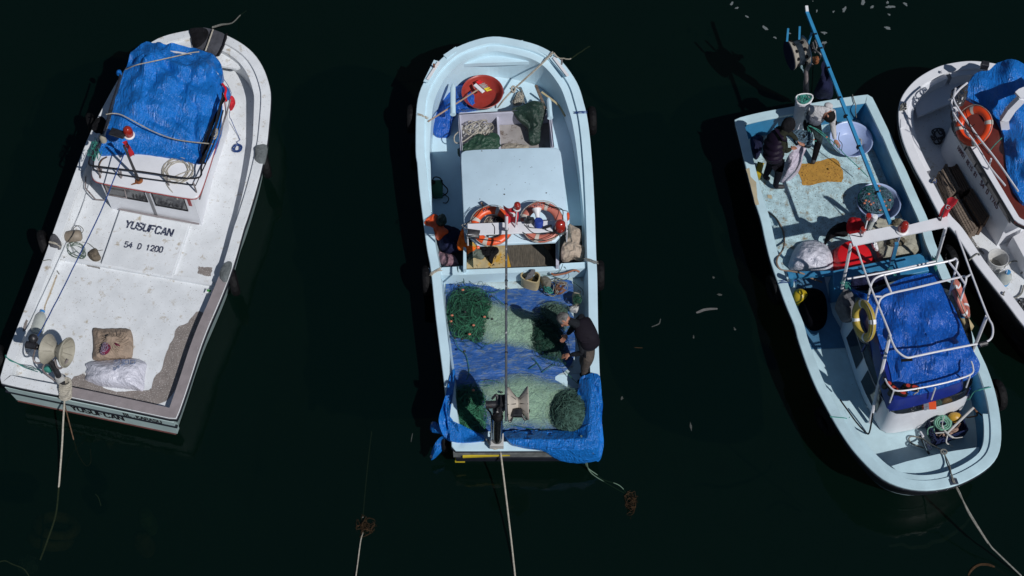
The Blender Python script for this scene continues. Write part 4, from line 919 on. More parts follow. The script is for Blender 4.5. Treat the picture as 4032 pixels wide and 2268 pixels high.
# bow: inner ledge, foredeck
i2 = [i for i in range(len(O2)) if O2[i].y > W('f', 1900, 1000, .9).y]
lo2 = inset(O2, .155); yb8 = W('f', 1900, 1000, .9).y; le2 = inset(O2, [.16+.14*max(0, min(1, (p.y-yb8)/3.)) for p in O2])
n_ = len(O2)
strip(i2, lo2, le2, 'inner_ledge', ICE, B2, .05, .385)
fdk = [W('e', *p) for p in [(590, 392, 1.02), (900, 372, 1.02), (1250, 362, 1.02), (1585, 350, 1.02), (1500, 290, 1.02), (1300, 225, 1.02), (1075, 175, 1.02), (850, 230, 1.02), (690, 300, 1.02)]]
MB().slab(fdk, .09).obj('foredeck', ICE, B2, 30)
for x0, x1, y0, y1, w_ in ((280, 400, 590, 345, .13), (500, 640, 300, 205, .14), (645, 800, 215, 150, .14), (800, 1390, 140, 125, .06), (1380, 1550, 150, 210, .14), (1560, 1720, 200, 290, .14), (1700, 1900, 290, 520, .12)):
    a, b2 = W('e', x0, y0, 1.16), W('e', x1, y1, 1.16)
    MB().bar(a, b2, w_*.7, .014).obj('cap_plank', ICE, B2, 0)
for x0, x1, y0, y1 in ((300, 430, 560, 360), (1740, 1900, 310, 520)):
    a, b2 = W('e', x0, y0, 1.19), W('e', x1, y1, 1.19); MB().bar(a, b2, .05, .02).obj('fairlead_plate', WH, B2, 0)
for x, y, m_ in ((375, 430, BRASS), (1830, 385, GPIPE)):
    a = W('e', x, y, 1.17); MB().tube([a, a+Vector((0, .01, .11))], .018, 8).obj('mooring_pin', m_, B2)
# keelson posts (frames left & right of the cabin trunk)
for pts in ([(590, 610, .95), (590, 780, .95), (590, 960, .95)], [(1680, 770, .9), (1690, 900, .9), (1700, 1000, .9)]):
    MB().tube(curve([W('e', *p) for p in pts], 4), [.02]+[.05]*7+[.055], 8).obj('side_pole', ICE, B2)
# trunk and hold
tz = .80
def frame4(name, zn, pts, wid, h, z, m, par):
    P = [W(zn, x, y, z) for x, y in pts]; root_ = None; mb = MB()
    for a, b2 in zip(P, P[1:]+P[:1]):
        d = (b2-a).normalized()*wid/2; mb.bar(a-d*.0, b2+d*.0, wid, h)
    return mb.obj(name, m, par, 0)
tr_ = MB(); tz = .78
T0, T1, T2, T3 = W('e', 560, 940, tz), W('e', 1725, 900, tz), W('f', 1740, 1290, tz), W('f', 560, 1300, tz)
H0, H1, H2, H3 = W('e', 665, 950, tz), W('e', 1700, 915, tz), W('e', 1735, 1500, tz), W('e', 690, 1530, tz)
# walls round the forward hold
def wall(a, b2, z0, z1, t, name, m, par):
    a = Vector((a.x, a.y, (z0+z1)/2)); b2 = Vector((b2.x, b2.y, (z0+z1)/2)); d = b2-a
    return MB().box((a+b2)/2, (d.length, t, z1-z0), d).obj(name, m, par, 0)
LIL = mat('lilac_white_paint', (.52, .52, .62), .45, .08, 4, fleck='6a6260', fscale=30, fthr=.74)
wall(H0, H1, .38, tz, .05, 'hold_wall', LIL, B2); wall(H1, H2, .38, tz, .05, 'hold_wall', LIL, B2); wall(H3, H0, .38, tz, .05, 'hold_wall', LIL, B2)
wall(W('e', 1100, 950, tz), W('e', 1130, 1400, tz), .38, tz-.1, .04, 'hold_divider', LIL, B2)
MB().slab(WL('e', .43, 1100, 960+120, 1690, 1060, 1760, 1620, 1120, 1640), .03).obj('hold_floor', mat('dirty_grey_board', (.30, .28, .27), .8, .15, 4, dirt='5a4e44', dscale=5, dthr=.55, fleck='3a342e', fscale=12, fthr=.68), B2, 0)
MB().tube([W('e', 660, 955, tz+.05), W('e', 1285, 915, tz+.05), W('e', 1690, 912, tz+.05), W('e', 1740, 1330, tz+.05)], .01, 5).obj('hold_rail', CHROME, B2)
MB().tube([W('e', 655, 955, tz+.05), W('e', 690, 1390, tz+.05)], .01, 5).obj('hold_rail', CHROME, B2)
# cabin: side walls under the roof
rz2 = 1.78
rp2 = [W('f', *p) for p in [(625, 130, rz2), (640, 100, rz2), (690, 80, rz2), (1000, 65, rz2), (1600, 48, rz2), (1665, 65, rz2), (1692, 115, rz2), (1725, 450, rz2), (1770, 1042, rz2), (1200, 1065, rz2), (670, 1090, rz2), (640, 450, rz2)]]
roof2 = MB().slab(chaikin(rp2, 1), .06, .02).obj('cabin_roof', ICE2, B2, 40)
cw = []
for p in inset(resample(rp2, 60), .13): cw.append(p)
base = [Vector((p.x, p.y, .39)) for p in cw]; topc = [Vector((p.x, p.y, rz2-.055)) for p in cw]
ya = W('f', 700, 1060, rz2).y
# open aft: build walls as separate runs, leaving the aft face open over the hold
fr = [i for i in range(60) if cw[i].y > ya-.02]
mbw = MB()
for i in range(60):
    j = (i+1) % 60
    if cw[i].y < ya+.22 and cw[j].y < ya+.22: continue
    mbw.add([base[i], base[j], topc[j], topc[i]], [(0, 1, 2, 3)])
mbw.obj('cabin_wall', ICE, B2, 30)
# cockpit hatch opening aft of the roof
CK = [W('f', 690, 1350, .82), W('f', 1650, 1310, .82), W('f', 1650, 1050, .82), W('f', 690, 1085, .82)]
wall(CK[0]+Vector((-.03, 0, 0)), CK[3]+Vector((-.03, .1, 0)), .38, .86, .05, 'companion_side', ICE, B2); wall(CK[1], CK[2]+Vector((0, .1, 0)), .38, .86, .05, 'companion_side', LIL, B2)
bm2 = WL('f', .72, 285, 1330, 660, 1310, 690, 1345, 1660, 1310, 1690, 1280, 1950, 1265, 1950, 1330, 1400, 1370, 680, 1400, 310, 1410)
MB().slab(bm2, .30).obj('cross_beam', ICE, B2, 20)
MB().slab(WL('f', .55, 680, 1360, 1160, 1335, 1165, 1000, 690, 1060), .03).obj('yellow_board', YBOARD, B2, 0)
MB().slab(WL('f', .56, 1165, 1330, 1650, 1305, 1540, 1120, 1500, 1010, 1090, 1020), .03).obj('stained_board', PLYW, B2, 0)
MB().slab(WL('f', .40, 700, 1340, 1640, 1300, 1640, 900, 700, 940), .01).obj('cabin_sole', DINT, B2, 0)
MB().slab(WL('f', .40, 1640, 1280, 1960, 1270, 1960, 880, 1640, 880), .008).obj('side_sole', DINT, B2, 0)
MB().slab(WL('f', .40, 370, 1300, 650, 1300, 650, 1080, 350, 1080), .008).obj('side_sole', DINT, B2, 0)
# lamp bar (gallows)
gz = 2.12
g0, g1 = W('f', 700, 925, gz), W('f', 1750, 885, gz)
gal = MB().box((g0+g1)/2, ((g1-g0).length, .22, .035), g1-g0, bev=.008).obj('lamp_bar', WHITE2, B2, 20)
for p in (g0, g1):
    for s_ in (-.09, .09): MB().tube([p+Vector((0, s_, 0)), Vector((p.x, p.y+s_, rz2))], .015, 6).obj('bar_leg', WPIPE, gal)
bz = 2.30
boom = MB().tube([W('f', 1110, 770, bz), W('h', 1010, 360, bz), W('h', 1008, 735, bz)], .019, 8, mi=0)
boom = boom.obj('boom', mat('worn_grey_pole', (.09, .10, .115), .5, .3, 5, dirt='8e8f92', dscale=7, dthr=.60, fleck='b0b0b0', fscale=10, fthr=.66), B2)
MB().tube([W('f', 1112, 770, bz+.0), W('f', 1112, 930, bz)], .028, 8).obj('boom_end', WPIPE, boom)
for y in (160, 430, 980): MB().tube([W('g', 1024, y-6, bz), W('g', 1024, y+6, bz)], .026, 8).obj('boom_band', BLACKM, boom)
MB().tube([W('f', 1115, 915, bz), W('f', 1115, 925, gz)], .03, 8).obj('boom_bracket', BLACKM, boom)
# mast light with flag, horn, floods, beacon
fm = MB().tube([W('f', 1205, 910, gz), W('f', 1225, 670, gz+.55)], .012, 6).obj('flag_mast', WPIPE, gal)
flag(W('f', 1235, 690, 2.64), .24, .50, (-1, .1, 0), fm, 1)
MB().lathe([(.055, 0), (.06, .02), (.05, .10), (0, .13)], W('f', 1225, 690, 2.66)).obj('mast_light', LAMPR, fm); MB().lathe([(.065, -.03), (.065, 0), (.04, .01)], W('f', 1222, 690, 2.66)).obj('light_collar', WH, fm)
hn = MB().lathe([(.025, 0), (.03, .12), (.04, .2), (.075, .27), (.08, .285), (.06, .28), (0, .2)], W('f', 1450, 880, 2.14), Vector((-.1, 1, .25))).obj('horn', WH, gal)
MB().lathe([(.075, 0), (.08, .09), (.065, .12), (0, .12)], W('f', 1450, 880, 2.14), Vector((0, .3, 1))).obj('horn_body', mat('blue_plastic', (.02, .05, .3), .4), hn)
MB().lathe([(.09, 0), (.085, .05), (.03, .06), (.03, .1)], W('f', 1355, 840, 2.2), Vector((-.2, .6, .8))).obj('floodlight', BLACKM, gal)
MB().box(W('f', 765, 965, 2.1), (.20, .13, .10), Vector((1, -.15, 0)), Vector((0, -.5, 1)), bev=.01).obj('floodlight', BLACKM, gal)
bc = W('f', 1675, 925, 2.14)
MB().lathe([(.10, 0), (.11, .02), (.09, .04)], bc).obj('beacon_base', BLACKM, gal)
MB().lathe([(.085, 0), (.09, .04), (.085, .15), (.05, .2), (0, .21)], bc+Vector((0, 0, .04))).obj('beacon', LAMPR, gal, 70)
MB().bar(W('f', 1500, 910, 2.17), W('f', 1590, 880, 2.2), .03, .03).obj('antenna_bracket', BLACKM, gal)
cb2 = MB()
for q_ in ([(1300, 870), (1400, 960), (1560, 955), (1700, 940)], [(1480, 870), (1540, 930), (1620, 950), (1720, 960)], [(1340, 870), (1360, 900), (1480, 910)], [(640, 920), (700, 850), (780, 790), (860, 690)], [(960, 860), (985, 900), (985, 970)], [(1600, 680), (1700, 710), (1705, 800), (1690, 860)], [(1500, 640), (1650, 700), (1760, 730)], [(680, 1010), (900, 1030), (1050, 1050)], [(1280, 950), (1450, 1040), (1600, 1010), (1700, 950)], [(1720, 960), (1730, 1000), (1740, 1060)]):
    cb2.tube(curve([W('f', x, y, 2.16+.02*math.sin(x)) for x, y in q_], 5), .007, 4)
cb2.obj('wiring', BLKC, gal)
wg = MB()
for q_ in ([(700, 920), (640, 880), (690, 860), (740, 850)], [(1740, 1000), (1700, 960), (1640, 1000), (1560, 1030), (1430, 1035)]): wg.tube(curve([W('f', x, y, 2.1) for x, y in q_], 5), .006, 4)
wg.obj('cord_lashing', ROPEW, gal)
# lifebuoys lying against the bar
lifebuoy(W('f', 955, 885, 1.93), (0.03, -.22, 1), 'bright orange lifebuoy on the left of the pale blue cabin roof', ORANGE, .98, .3, [('MN', 1.9), ('BIR', 3.5)])
lifebuoy(W('f', 1485, 845, 1.96), (0.0, -.25, 1), 'faded pink orange lifebuoy on the right of the pale blue cabin roof', PINKO, 1.0, .5, [('ENRESSI', 2.15)])
nr_ = Star('f', [(850, 880, 1.86), (900, 790, 1.86), (980, 760, 1.86), (1080, 800, 1.86), (1100, 860, 1.86), (1040, 960, 1.86), (920, 985, 1.86)], .10, res=40)
ob = patch('rope_heap', nr_, ROPEG, None, 6, .02, 9, .05); tag(ob, 'heap of pale rope inside the left orange lifebuoy', 'rope')
mm = MB(); strands(mm, nr_, 26, .009, 12, .05); mm.obj('strand', ROPEW, ob)
nb_ = Star('f', [(960, 790, 1.93), (1060, 790, 1.93), (1110, 860, 1.93), (1040, 880, 1.93)], .05, res=30)
tag(strands(MB(), nb_, 22, .009, 10, .045).obj('cord_pile', BLKC), 'black cord lying on the pale rope heap inside the left lifebuoy', 'cord')
tag(MB().tube([W('f', 845, 635, rz2+.08), W('f', 880, 700, rz2+.02)], .018, 6).obj('wooden_peg', WOODP), 'short pale peg on the cabin roof above the left lifebuoy', 'peg')
tag(MB().box(W('f', 805, 1080, 1.72), (.05, .16, .05), Vector((1, .2, 0)), bev=.012).obj('orange_float', ORANGE), 'small orange stick float hanging from the aft edge of the cabin roof', 'float')
orc = Star('f', [(1745, 735, 1.75), (1775, 740, 1.74), (1780, 800, 1.7), (1750, 830, 1.68)], .03, res=20)
tag(patch('orange_rag', orc, ORANGE, None, 4, .01, 14, .04), 'orange rag at the right edge of the cabin roof', 'rag')
# red basin with broom
bs = basin(W('e', 928, 772, .50), .365, .20, 'large dull red plastic basin on a folded blue tarpaulin in the bow', BRICK)
br = thing('broom', W('e', 880, 650, .75), 'broom with wooden handle lying across the red basin', 'broom')
MB().tube([W('e', 305, 1040, .95), W('e', 875, 675, .74)], .015, 7).obj('handle', WOODP, br)
hx = W('e', 945, 715, .74)-W('e', 830, 615, .74)
bh = MB().box(W('e', 888, 660, .745), (.24, .07, .03), hx, bev=.008).obj('head', WH, br, 20)
bc_ = MB()
for k in range(30):
    t_ = k/29; a = W('e', 840, 600, .735).lerp(W('e', 965, 705, .735), t_)+Vector((.02, .02, 0)); d = Vector((.08+.02*math.sin(k*3), .05+.02*math.cos(k*5), -.02))
    bc_.tube([a, a+d], .008, 4, mi=0 if t_ > .7 else (1 if t_ > .25 else 2))
bc_.obj('bristles', [mat('yellow_bristle', (.6, .5, .01), .6), mat('grey_bristle', (.3, .28, .27), .8), REDP], br, 0)
tq = Star('e', [(690, 560, .42), (640, 600, .42), (520, 680, .45), (430, 780, .45), (360, 900, .45), (350, 1040, .45), (345, 1120, .43), (380, 1200, .42), (440, 1215, .42), (560, 1210, .42), (570, 1050, .46), (640, 920, .42), (760, 920, .42), (880, 900, .42), (950, 880, .41), (900, 700, .41), (800, 600, .41)], .14, sm=1)
tag(patch('folded_tarpaulin', tq, TARP3, None, 18, .05, 5, .05, seed=5, fold=[(.012, 26, .8)]), 'crumpled dark blue tarpaulin under the red basin in the bow of the middle boat', 'tarpaulin')
# rope in the bow
rb2 = MB()
for k in (-8, 8): rb2.tube(curve([W('e', 1730, 250+k, 1.22), W('e', 1560, 420+k*.6, 1.05), W('e', 1290, 665+k*.5, .72), W('e', 1170, 790+k*.5, .62), W('e', 1100, 880, .45)], 8), .014, 6)
for k in range(3): rb2.tube([W('e', 1278, 675, .74)+Vector((math.cos(g)*.035, math.sin(g)*.045, .012*k+.03*math.sin(g))) for g in [x*.63 for x in range(10)]], .014, 6, True)
tag(rb2.obj('mooring_rope', ROPEW), 'pale rope knotted in the bow of the middle boat and led over its right rail', 'rope')
fr_ = Star('e', [(1330, 700, .42), (1390, 690, .42), (1400, 760, .42), (1370, 860, .42), (1260, 860, .42), (1280, 780, .42)], .07, res=30)
tag(strands(MB(), fr_, 40, .006, 8, .05, turn=.5).obj('frayed_rope', ROPEW), 'frayed pale rope end left of the green oilskin in the bow', 'rope')
tag(rope([W('e', 1320, 650, .6), W('e', 1370, 680, .5), W('e', 1385, 760, .45), W('e', 1405, 840, .42)], .014, ROPEG, 'rope_end'), 'grey rope end beside the frayed rope in the bow', 'rope')
tag(rope([W('e', 1740, 255, 1.22), W('e', 1790, 310, 1.1), W('e', 1850, 320, .5), W('e', 1930, 325, 0.0), W('e', 2020, 260, -.25), W('e', 2150, 180, -.9)], .014, ROPEW, 'bow_line', jit=.01), 'bow line of the middle boat dropping over its right rail into the water', 'rope')
# hold contents: crate with rope, oilskins
cr = thing('plastic_crate', W('e', 880, 1120, .42), 'pale grey perforated crate full of white rope in the forward hold', 'crate')
CA, CB, CC, CD = [W('e', x, y, .66) for x, y in ((670, 965), (1095, 960), (1125, 1285), (690, 1300))]
for nm, (a, b2) in (('crate_side', (CA, CB)), ('crate_side', (CB, CC)), ('crate_side', (CC, CD)), ('crate_side', (CD, CA))):
    mbc = MB(); L_ = (b2-a); n9 = 9
    mbc.bar(a, b2, .02, .03); mbc.bar(a-Vector((0, 0, .12)), b2-Vector((0, 0, .12)), .015, .05)
    for k in range(n9+1): q_ = a.lerp(b2, k/n9); mbc.bar(q_, q_-Vector((0, 0, .22)), .012, .012)
    mbc.obj(nm, GREYPL, cr, 0)
MB().slab([Vector((p.x, p.y, .44)) for p in (CA, CB, CC, CD)], .01).obj('crate_bottom', GREYPL, cr, 0)
hp = Star('e', [(700, 1060, .60), (860, 1010, .60), (1050, 1040, .60), (1060, 1130, .60), (1000, 1210, .60), (800, 1240, .60), (700, 1190, .60)], .12, res=48)
ro2 = strands(MB(), hp, 22, .009, 34, .06, turn=.5).obj('rope_heap', ROPEW); tag(ro2, 'tangled white rope heaped in the crate of the forward hold', 'rope')
lp = MB(); lp.tube(curve([W('e', 700, 1120, .74), W('e', 610, 1200, .8), W('e', 620, 1280, .75), W('e', 720, 1260, .72), W('e', 880, 1120, .76), W('e', 860, 1040, .76), W('e', 740, 1100, .78)], 6), .011, 6); lp.obj('rope_loop', ROPEW, ro2)
oc1 = Star('e', [(1250, 885, .84), (1350, 870, .86), (1450, 820, .9), (1530, 795, .92), (1620, 820, .9), (1660, 870, .88), (1640, 960, .82), (1590, 1080, .72), (1590, 1200, .60), (1580, 1280, .55), (1460, 1290, .54), (1445, 1150, .62), (1440, 1080, .66), (1330, 1010, .76), (1290, 940, .8)], .06, inner=[(1500, 900, .98), (1420, 900, .93), (1560, 1000, .88), (1510, 1130, .74), (1520, 1230, .62)], sm=1)
tag(patch('oilskin_jacket', oc1, DGREEN, None, 16, .035, 7, .08, seed=11, fold=[(.012, 24, .2)]), 'dark green oilskin hanging over the right of the forward hold', 'jacket')
oc2 = Star('e', [(620, 1370, .72), (700, 1310, .74), (780, 1250, .76), (880, 1170, .76), (940, 1190, .78), (960, 1210, .76), (1050, 1150, .74), (1130, 1200, .72), (1120, 1290, .7), (1150, 1320, .68), (1000, 1400, .66), (720, 1440, .66)], .07, sm=1)
tag(patch('oilskin_trousers', oc2, mat('green_oilskin', (.018, .06, .035), .5, .2, 5, bump=.3, bscale=12), None, 14, .04, 7, .12, seed=13), 'green oilskin bundle lying on the rope crate before the cabin roof', 'oilskin')
gb = Star('e', [(1130, 1300, .5), (1250, 1280, .5), (1400, 1300, .5), (1480, 1320, .5), (1400, 1400, .5), (1150, 1400, .5)], .05, res=40)
tag(patch('dirty_gloves', gb, mat('cream_rag', (.36, .32, .26), .9, .25, 9, bump=.6), None, 8, .03, 16, .03), 'row of dirty cream gloves and rags before the cabin roof', 'gloves')
tag(MB().box(W('e', 1590, 760, .86), (.05, .55, .03), (W('e', 1640, 900, .8)-W('e', 1570, 690, .9)).cross(Vector((0, 0, 1)))).obj('wooden_stick', WOOD), 'weathered stick poking from the green oilskin', 'stick')
MB().tube(curve([W('e', 1600, 700, .72), W('e', 1720, 790, .72), W('e', 1800, 860, .70), W('e', 1870, 980, .68)], 5), .02, 6, sq=.3).obj('bare_patch', mat('yellowed_filler', (.45, .38, .22), .8), B2)
# rags and gear beside the cabin
def rag(name, zn, pts, label, m, cat, d=.06, amp=.035, sc=8, sk=.04, seed=2, sm=1, res=72, rings=14, parent=None, **k):
    k.setdefault('fold', [(.014, 34, seed*1.7), (.009, 57, seed*2.9)])
    o_ = patch(name, Star(zn, pts, d, sm=sm, res=res), m, parent, rings, amp, sc, sk, seed=seed, **k)
    return tag(o_, label, cat) if label else o_
gc = thing('green_jerrycan', W('f', 375, 500, .4), 'dark green jerrycan in the shade left of the cabin with black hose', 'jerrycan')
MB().box(W('f', 372, 495, .50), (.22, .30, .22), bev=.04).obj('can_body', mat('green_plastic', (.015, .12, .05), .45), gc, 60); MB().lathe([(.035, 0), (.035, .04), (0, .04)], W('f', 340, 430, .6)).obj('cap', BLACKR, gc)
hs2 = MB(); hs2.tube(curve([W('f', 320, 430, .62), W('f', 350, 370, .64), W('f', 410, 380, .62), W('f', 440, 440, .6), W('f', 490, 500, .5), W('f', 470, 550, .45), W('f', 380, 590, .42), W('f', 330, 585, .42)], 6), .011, 5)
hs2.tube(curve([W('f', 440, 540, .42), W('f', 500, 590, .42), W('f', 480, 640, .42), W('f', 440, 640, .42)], 5), .009, 5); tag(hs2.obj('black_hose', BLKC), 'thin black hose looped round the green jerrycan', 'hose')
rag('navy_clothes', 'f', [(370, 900, .5), (480, 870, .55), (580, 900, .6), (650, 960, .6), (640, 1080, .6), (600, 1150, .55), (450, 1160, .5), (390, 1080, .5), (360, 980, .5)], 'heap of navy work clothes in the shade left of the cabin', DNAVY, 'clothes', .16, .05, 6, .08)
rag('orange_lifejacket', 'f', [(235, 870, .84), (270, 800, .84), (330, 760, .84), (380, 760, .82), (400, 800, .8), (440, 890, .75), (500, 930, .7), (500, 960, .7), (420, 1010, .68), (390, 1035, .66), (350, 980, .7), (320, 900, .8)], 'orange life jacket lying over the shaded left rail of the middle boat', ORANGE, 'life jacket', .06, .03, 8)
rag('green_mesh_bag', 'f', [(350, 870, .82), (380, 770, .84), (450, 755, .82), (480, 800, .8), (480, 850, .78), (410, 900, .78)], 'dark green mesh bag lying on the orange life jacket', DGREEN, 'bag', .07, .03, 12)
rag('orange_oilskin', 'f', [(655, 900, .92), (665, 1010, .92), (680, 1085, .9), (700, 1100, .9), (790, 1105, .9), (780, 1130, .86), (720, 1150, .8), (700, 1190, .75), (690, 1140, .8), (600, 1130, .8), (585, 1080, .8), (610, 1000, .85), (635, 920, .9)], 'bright orange oilskin hanging at the left aft corner of the cabin', mat('bright_orange_fabric', (.78, .13, .01), .55, .1, 6), 'oilskin', .03, .025, 9)
rag('pink_cloth', 'f', [(390, 1150, .5), (450, 1170, .5), (540, 1180, .5), (590, 1240, .5), (610, 1300, .5), (410, 1300, .5)], 'dusty pink and purple cloth at the left end of the cross beam', mat('dusty_pink_cloth', (.26, .16, .19), .9, .3, 6, dirt='4a2040', dscale=3, dthr=.55, bump=.5), 'cloth', .06, .04, 9)
rag('cream_cloths', 'f', [(1760, 840, .6), (1830, 890, .6), (1900, 930, .6), (1910, 1000, .6), (1880, 1080, .6), (1930, 1090, .6), (1945, 1140, .6), (1910, 1240, .58), (1800, 1200, .58), (1770, 1250, .58), (1700, 1245, .56), (1685, 1150, .6), (1700, 1080, .6), (1770, 1000, .62)], 'heap of cream canvas cloths on the right side deck by the cabin', mat('cream_canvas', (.42, .34, .27), .85, .14, 6, bump=.5), 'cloth', .12, .06, 8, .1, 21)
rag('dark_clothes', 'f', [(790, 1130, .6), (880, 1100, .62), (1010, 1100, .62), (1040, 1150, .62), (980, 1190, .6), (960, 1290, .58), (930, 1260, .58), (900, 1200, .6), (820, 1210, .6), (780, 1180, .6)], 'black and green gloves and rags on the peeling yellow board', BLKC, 'rags', .05, .04, 12)
rag('grey_green_rag', 'f', [(700, 1220, .6), (740, 1150, .65), (810, 1120, .68), (870, 1160, .64), (880, 1220, .6), (820, 1230, .6), (760, 1200, .6), (710, 1250, .6)], 'grey green rag at the left of the peeling yellow board', mat('sage_cloth', (.12, .14, .12), .9, .3, 8), 'rag', .04, .03, 12)
rag('ginger_rope_bundle', 'f', [(1500, 1070, .7), (1560, 1060, .7), (1590, 1110, .68), (1560, 1135, .66), (1520, 1110, .68)], 'ginger rope bundle in the dark right corner of the companionway', ROPEBR, 'rope', .05, .02, 14)
# gear on the cross beam / deck
cn = thing('cut_jerrycan', W('g', 1290, 150, .4), 'cream plastic can with its side cut open holding green twine, beside the cross beam', 'container')
P4 = [W('g', x, y, .72) for x, y in ((1165, 125), (1225, 22), (1420, 62), (1400, 178), (1345, 190))]
P4b = [Vector((p.x, p.y, .42))*1 for p in P4]; ctr = sum(P4b, Vector())/5; P4b = [p.lerp(ctr, .06) for p in P4b]
i4 = [Vector((p.x, p.y, .72)) for p in inset(chaikin(P4, 2), .02)]; P4c = chaikin(P4, 2)
MB().loft([chaikin(P4b, 2), [p-Vector((0, 0, .01)) for p in P4c], P4c, i4, [Vector((p.x, p.y, .5)) for p in i4]], 0, True, True).obj('can_shell', JERRY, cn, 50)
lqp = [Vector((p.x, p.y, .56)) for p in inset(P4c, .025)]; MB().slab(lqp, .005).obj('brown_water', mat('brown_water', (.12, .08, .025), .2), cn, 0)
rag('dark_rag', 'g', [(1235, 150, .74), (1250, 100, .76), (1320, 30, .77), (1360, 25, .77), (1340, 80, .76), (1300, 130, .75)], 'grey rag with green twine in the cut cream can', GREYC, 'rag', .03, .03, 14)
rag('netted_block', 'g', [(1400, 110, .55), (1480, 100, .55), (1545, 160, .55), (1530, 230, .52), (1500, 280, .5), (1430, 220, .52)], 'grey brown block wrapped in green net beside the cut can', mat('grey_brown_stone', (.16, .15, .12), .9, .25, 8, bump=.5), 'block', .10, .02, 9)
rag('netted_block', 'g', [(1770, 290, .55), (1850, 290, .55), (1885, 330, .55), (1880, 430, .52), (1780, 425, .52)], 'cream block tangled in green twine near the right rail', mat('cream_foam', (.42, .38, .28), .9, .2, 8, bump=.5), 'block', .12, .02, 9)
tr5 = Star('g', [(1440, 220, .5), (1560, 150, .5), (1700, 120, .5), (1760, 200, .5), (1700, 300, .5), (1560, 340, .5), (1450, 320, .5)], .08, res=48)
o_ = strands(MB(), tr5, 14, .0065, 26, .06, turn=.4).obj('rope_tangle', mat('grey_twine', (.24, .24, .2), .8, .3, 15)); tag(o_, 'tangle of grey twine around brown hooks near the cross beam', 'rope')
tr6 = Star('g', [(1560, 230, .52), (1640, 180, .52), (1740, 200, .52), (1690, 300, .52), (1590, 330, .52)], .07, res=40)
tag(strands(MB(), tr6, 6, .017, 10, .06, turn=.4).obj('brown_hooks', mat('red_brown_rubber', (.16, .075, .05), .7, .2, 9)), 'reddish brown rubber hooks lying in the grey twine', 'hooks')
tag(MB().tube(curve([W('g', 1540, 75, .74), W('g', 1580, 95, .74), W('g', 1700, 75, .74), W('g', 1800, 40, .76), W('g', 1860, 60, .74)], 6), .018, 8).obj('rusty_pipe', mat('terracotta_pipe', (.30, .11, .055), .6, .15, 8)), 'bent terracotta coloured pipe lying on the cross beam at the right', 'pipe')
tt = Star('g', [(1480, 200, .56), (1560, 270, .55), (1570, 300, .55), (1500, 310, .55), (1440, 240, .55)], .05, res=30)
tag(strands(MB(), tt, 20, .006, 12, .04).obj('teal_twine', ROPETEAL), 'small bunch of teal twine beside the net wrapped block', 'twine')
tt = Star('g', [(1790, 330, .68), (1860, 300, .66), (1895, 380, .6), (1850, 440, .55), (1790, 430, .6)], .05, res=30)
tag(strands(MB(), tt, 18, .007, 12, .05).obj('green_twine', ROPEDG), 'dark green twine wound round the cream block near the right rail', 'twine')
ln = MB()
for q_ in ([(1430, 95, .6), (1560, 110, .55), (1680, 150, .55), (1740, 110, .6), (1690, 0, .75)], [(1780, 170, .5), (1890, 260, .5), (1900, 330, .45)], [(1575, 100, .7), (1640, 40, .75), (1670, -30, .8)], [(470, -10, .75), (480, 80, .7), (530, 160, .5), (545, 210, .5)], [(500, -20, .75), (520, 80, .7), (545, 170, .5)]): ln.tube(curve([W('g', *p) for p in q_], 5), .006, 4)
tag(ln.obj('loose_lines', ROPEDG), 'thin dark lines trailing over the cross beam of the middle boat', 'line')
rag('plastic_bag', 'g', [(1730, 470, .5), (1800, 440, .5), (1865, 445, .5), (1840, 530, .48), (1790, 510, .5), (1740, 500, .5)], 'crumpled translucent plastic bag near the right rail above the man', GREYPL, 'bag', .05, .04, 14)
# the big tarpaulin on the aft deck
tw = Star('g', [(335, 155, .41), (415, 148, .41), (600, 180, .41), (700, 215, .41), (850, 215, .41), (920, 270, .41), (1200, 240, .42), (1420, 260, .42), (1545, 160, .42), (1770, 140, .42), (1790, 230, .42), (1790, 420, .42), (1750, 520, .42), (1800, 560, .42), (1820, 900, .42), (1790, 1080, .42), (1700, 1200, .42), (1600, 1230, .42), (1560, 1290, .42), (1650, 1380, .42), (1900, 1460, .42), (1980, 1600, .42), (1970, 1870, .42), (1500, 1880, .42), (900, 1880, .42), (420, 1870, .42), (400, 1600, .42), (430, 1380, .42), (420, 1180, .42), (400, 1050, .42), (370, 860, .42), (340, 640, .42), (330, 400, .42)], .02, sm=1, res=110)
wt = patch('worn_tarpaulin', tw, TARP2, None, 24, .022, 3.5, .01, seed=15, fold=[(.007, 30, 1.5)])
tag(wt, 'worn blue tarpaulin spread on the aft deck of the middle boat under the nets', 'tarpaulin')
# left rim: roll of tarpaulin draped at the left rail and stern
ts = [(400, 880, .78), (330, 760, .78)]
e2 = .80
tl = Star('h', [(395, 180, .5), (430, 130, .5), (440, 250, .5), (425, 330, .46), (400, 430, .44), (330, 560, .46), (340, 640, .5), (420, 740, .5), (470, 880, .5), (600, 935, .52), (770, 900, .52), (775, 930, .75), (740, 965, .80), (560, 978, .82), (430, 975, .8), (340, 940, .7), (300, 900, .72), (270, 830, .8), (250, 760, .84), (250, 690, .84), (300, 540, .84), (340, 400, .82), (365, 270, .8)], .0, inner=[(330, 700, .88), (300, 650, .87), (350, 850, .84), (500, 950, .84)], c=(370, 720), sm=1, res=90)
tag(patch('tarpaulin_edge_roll', tl, TARP, None, 16, .02, 8, .06, seed=16, over=over_rail(O2, .155, .03)), 'bright blue tarpaulin edge gathered over the left stern rail of the middle boat', 'tarpaulin')
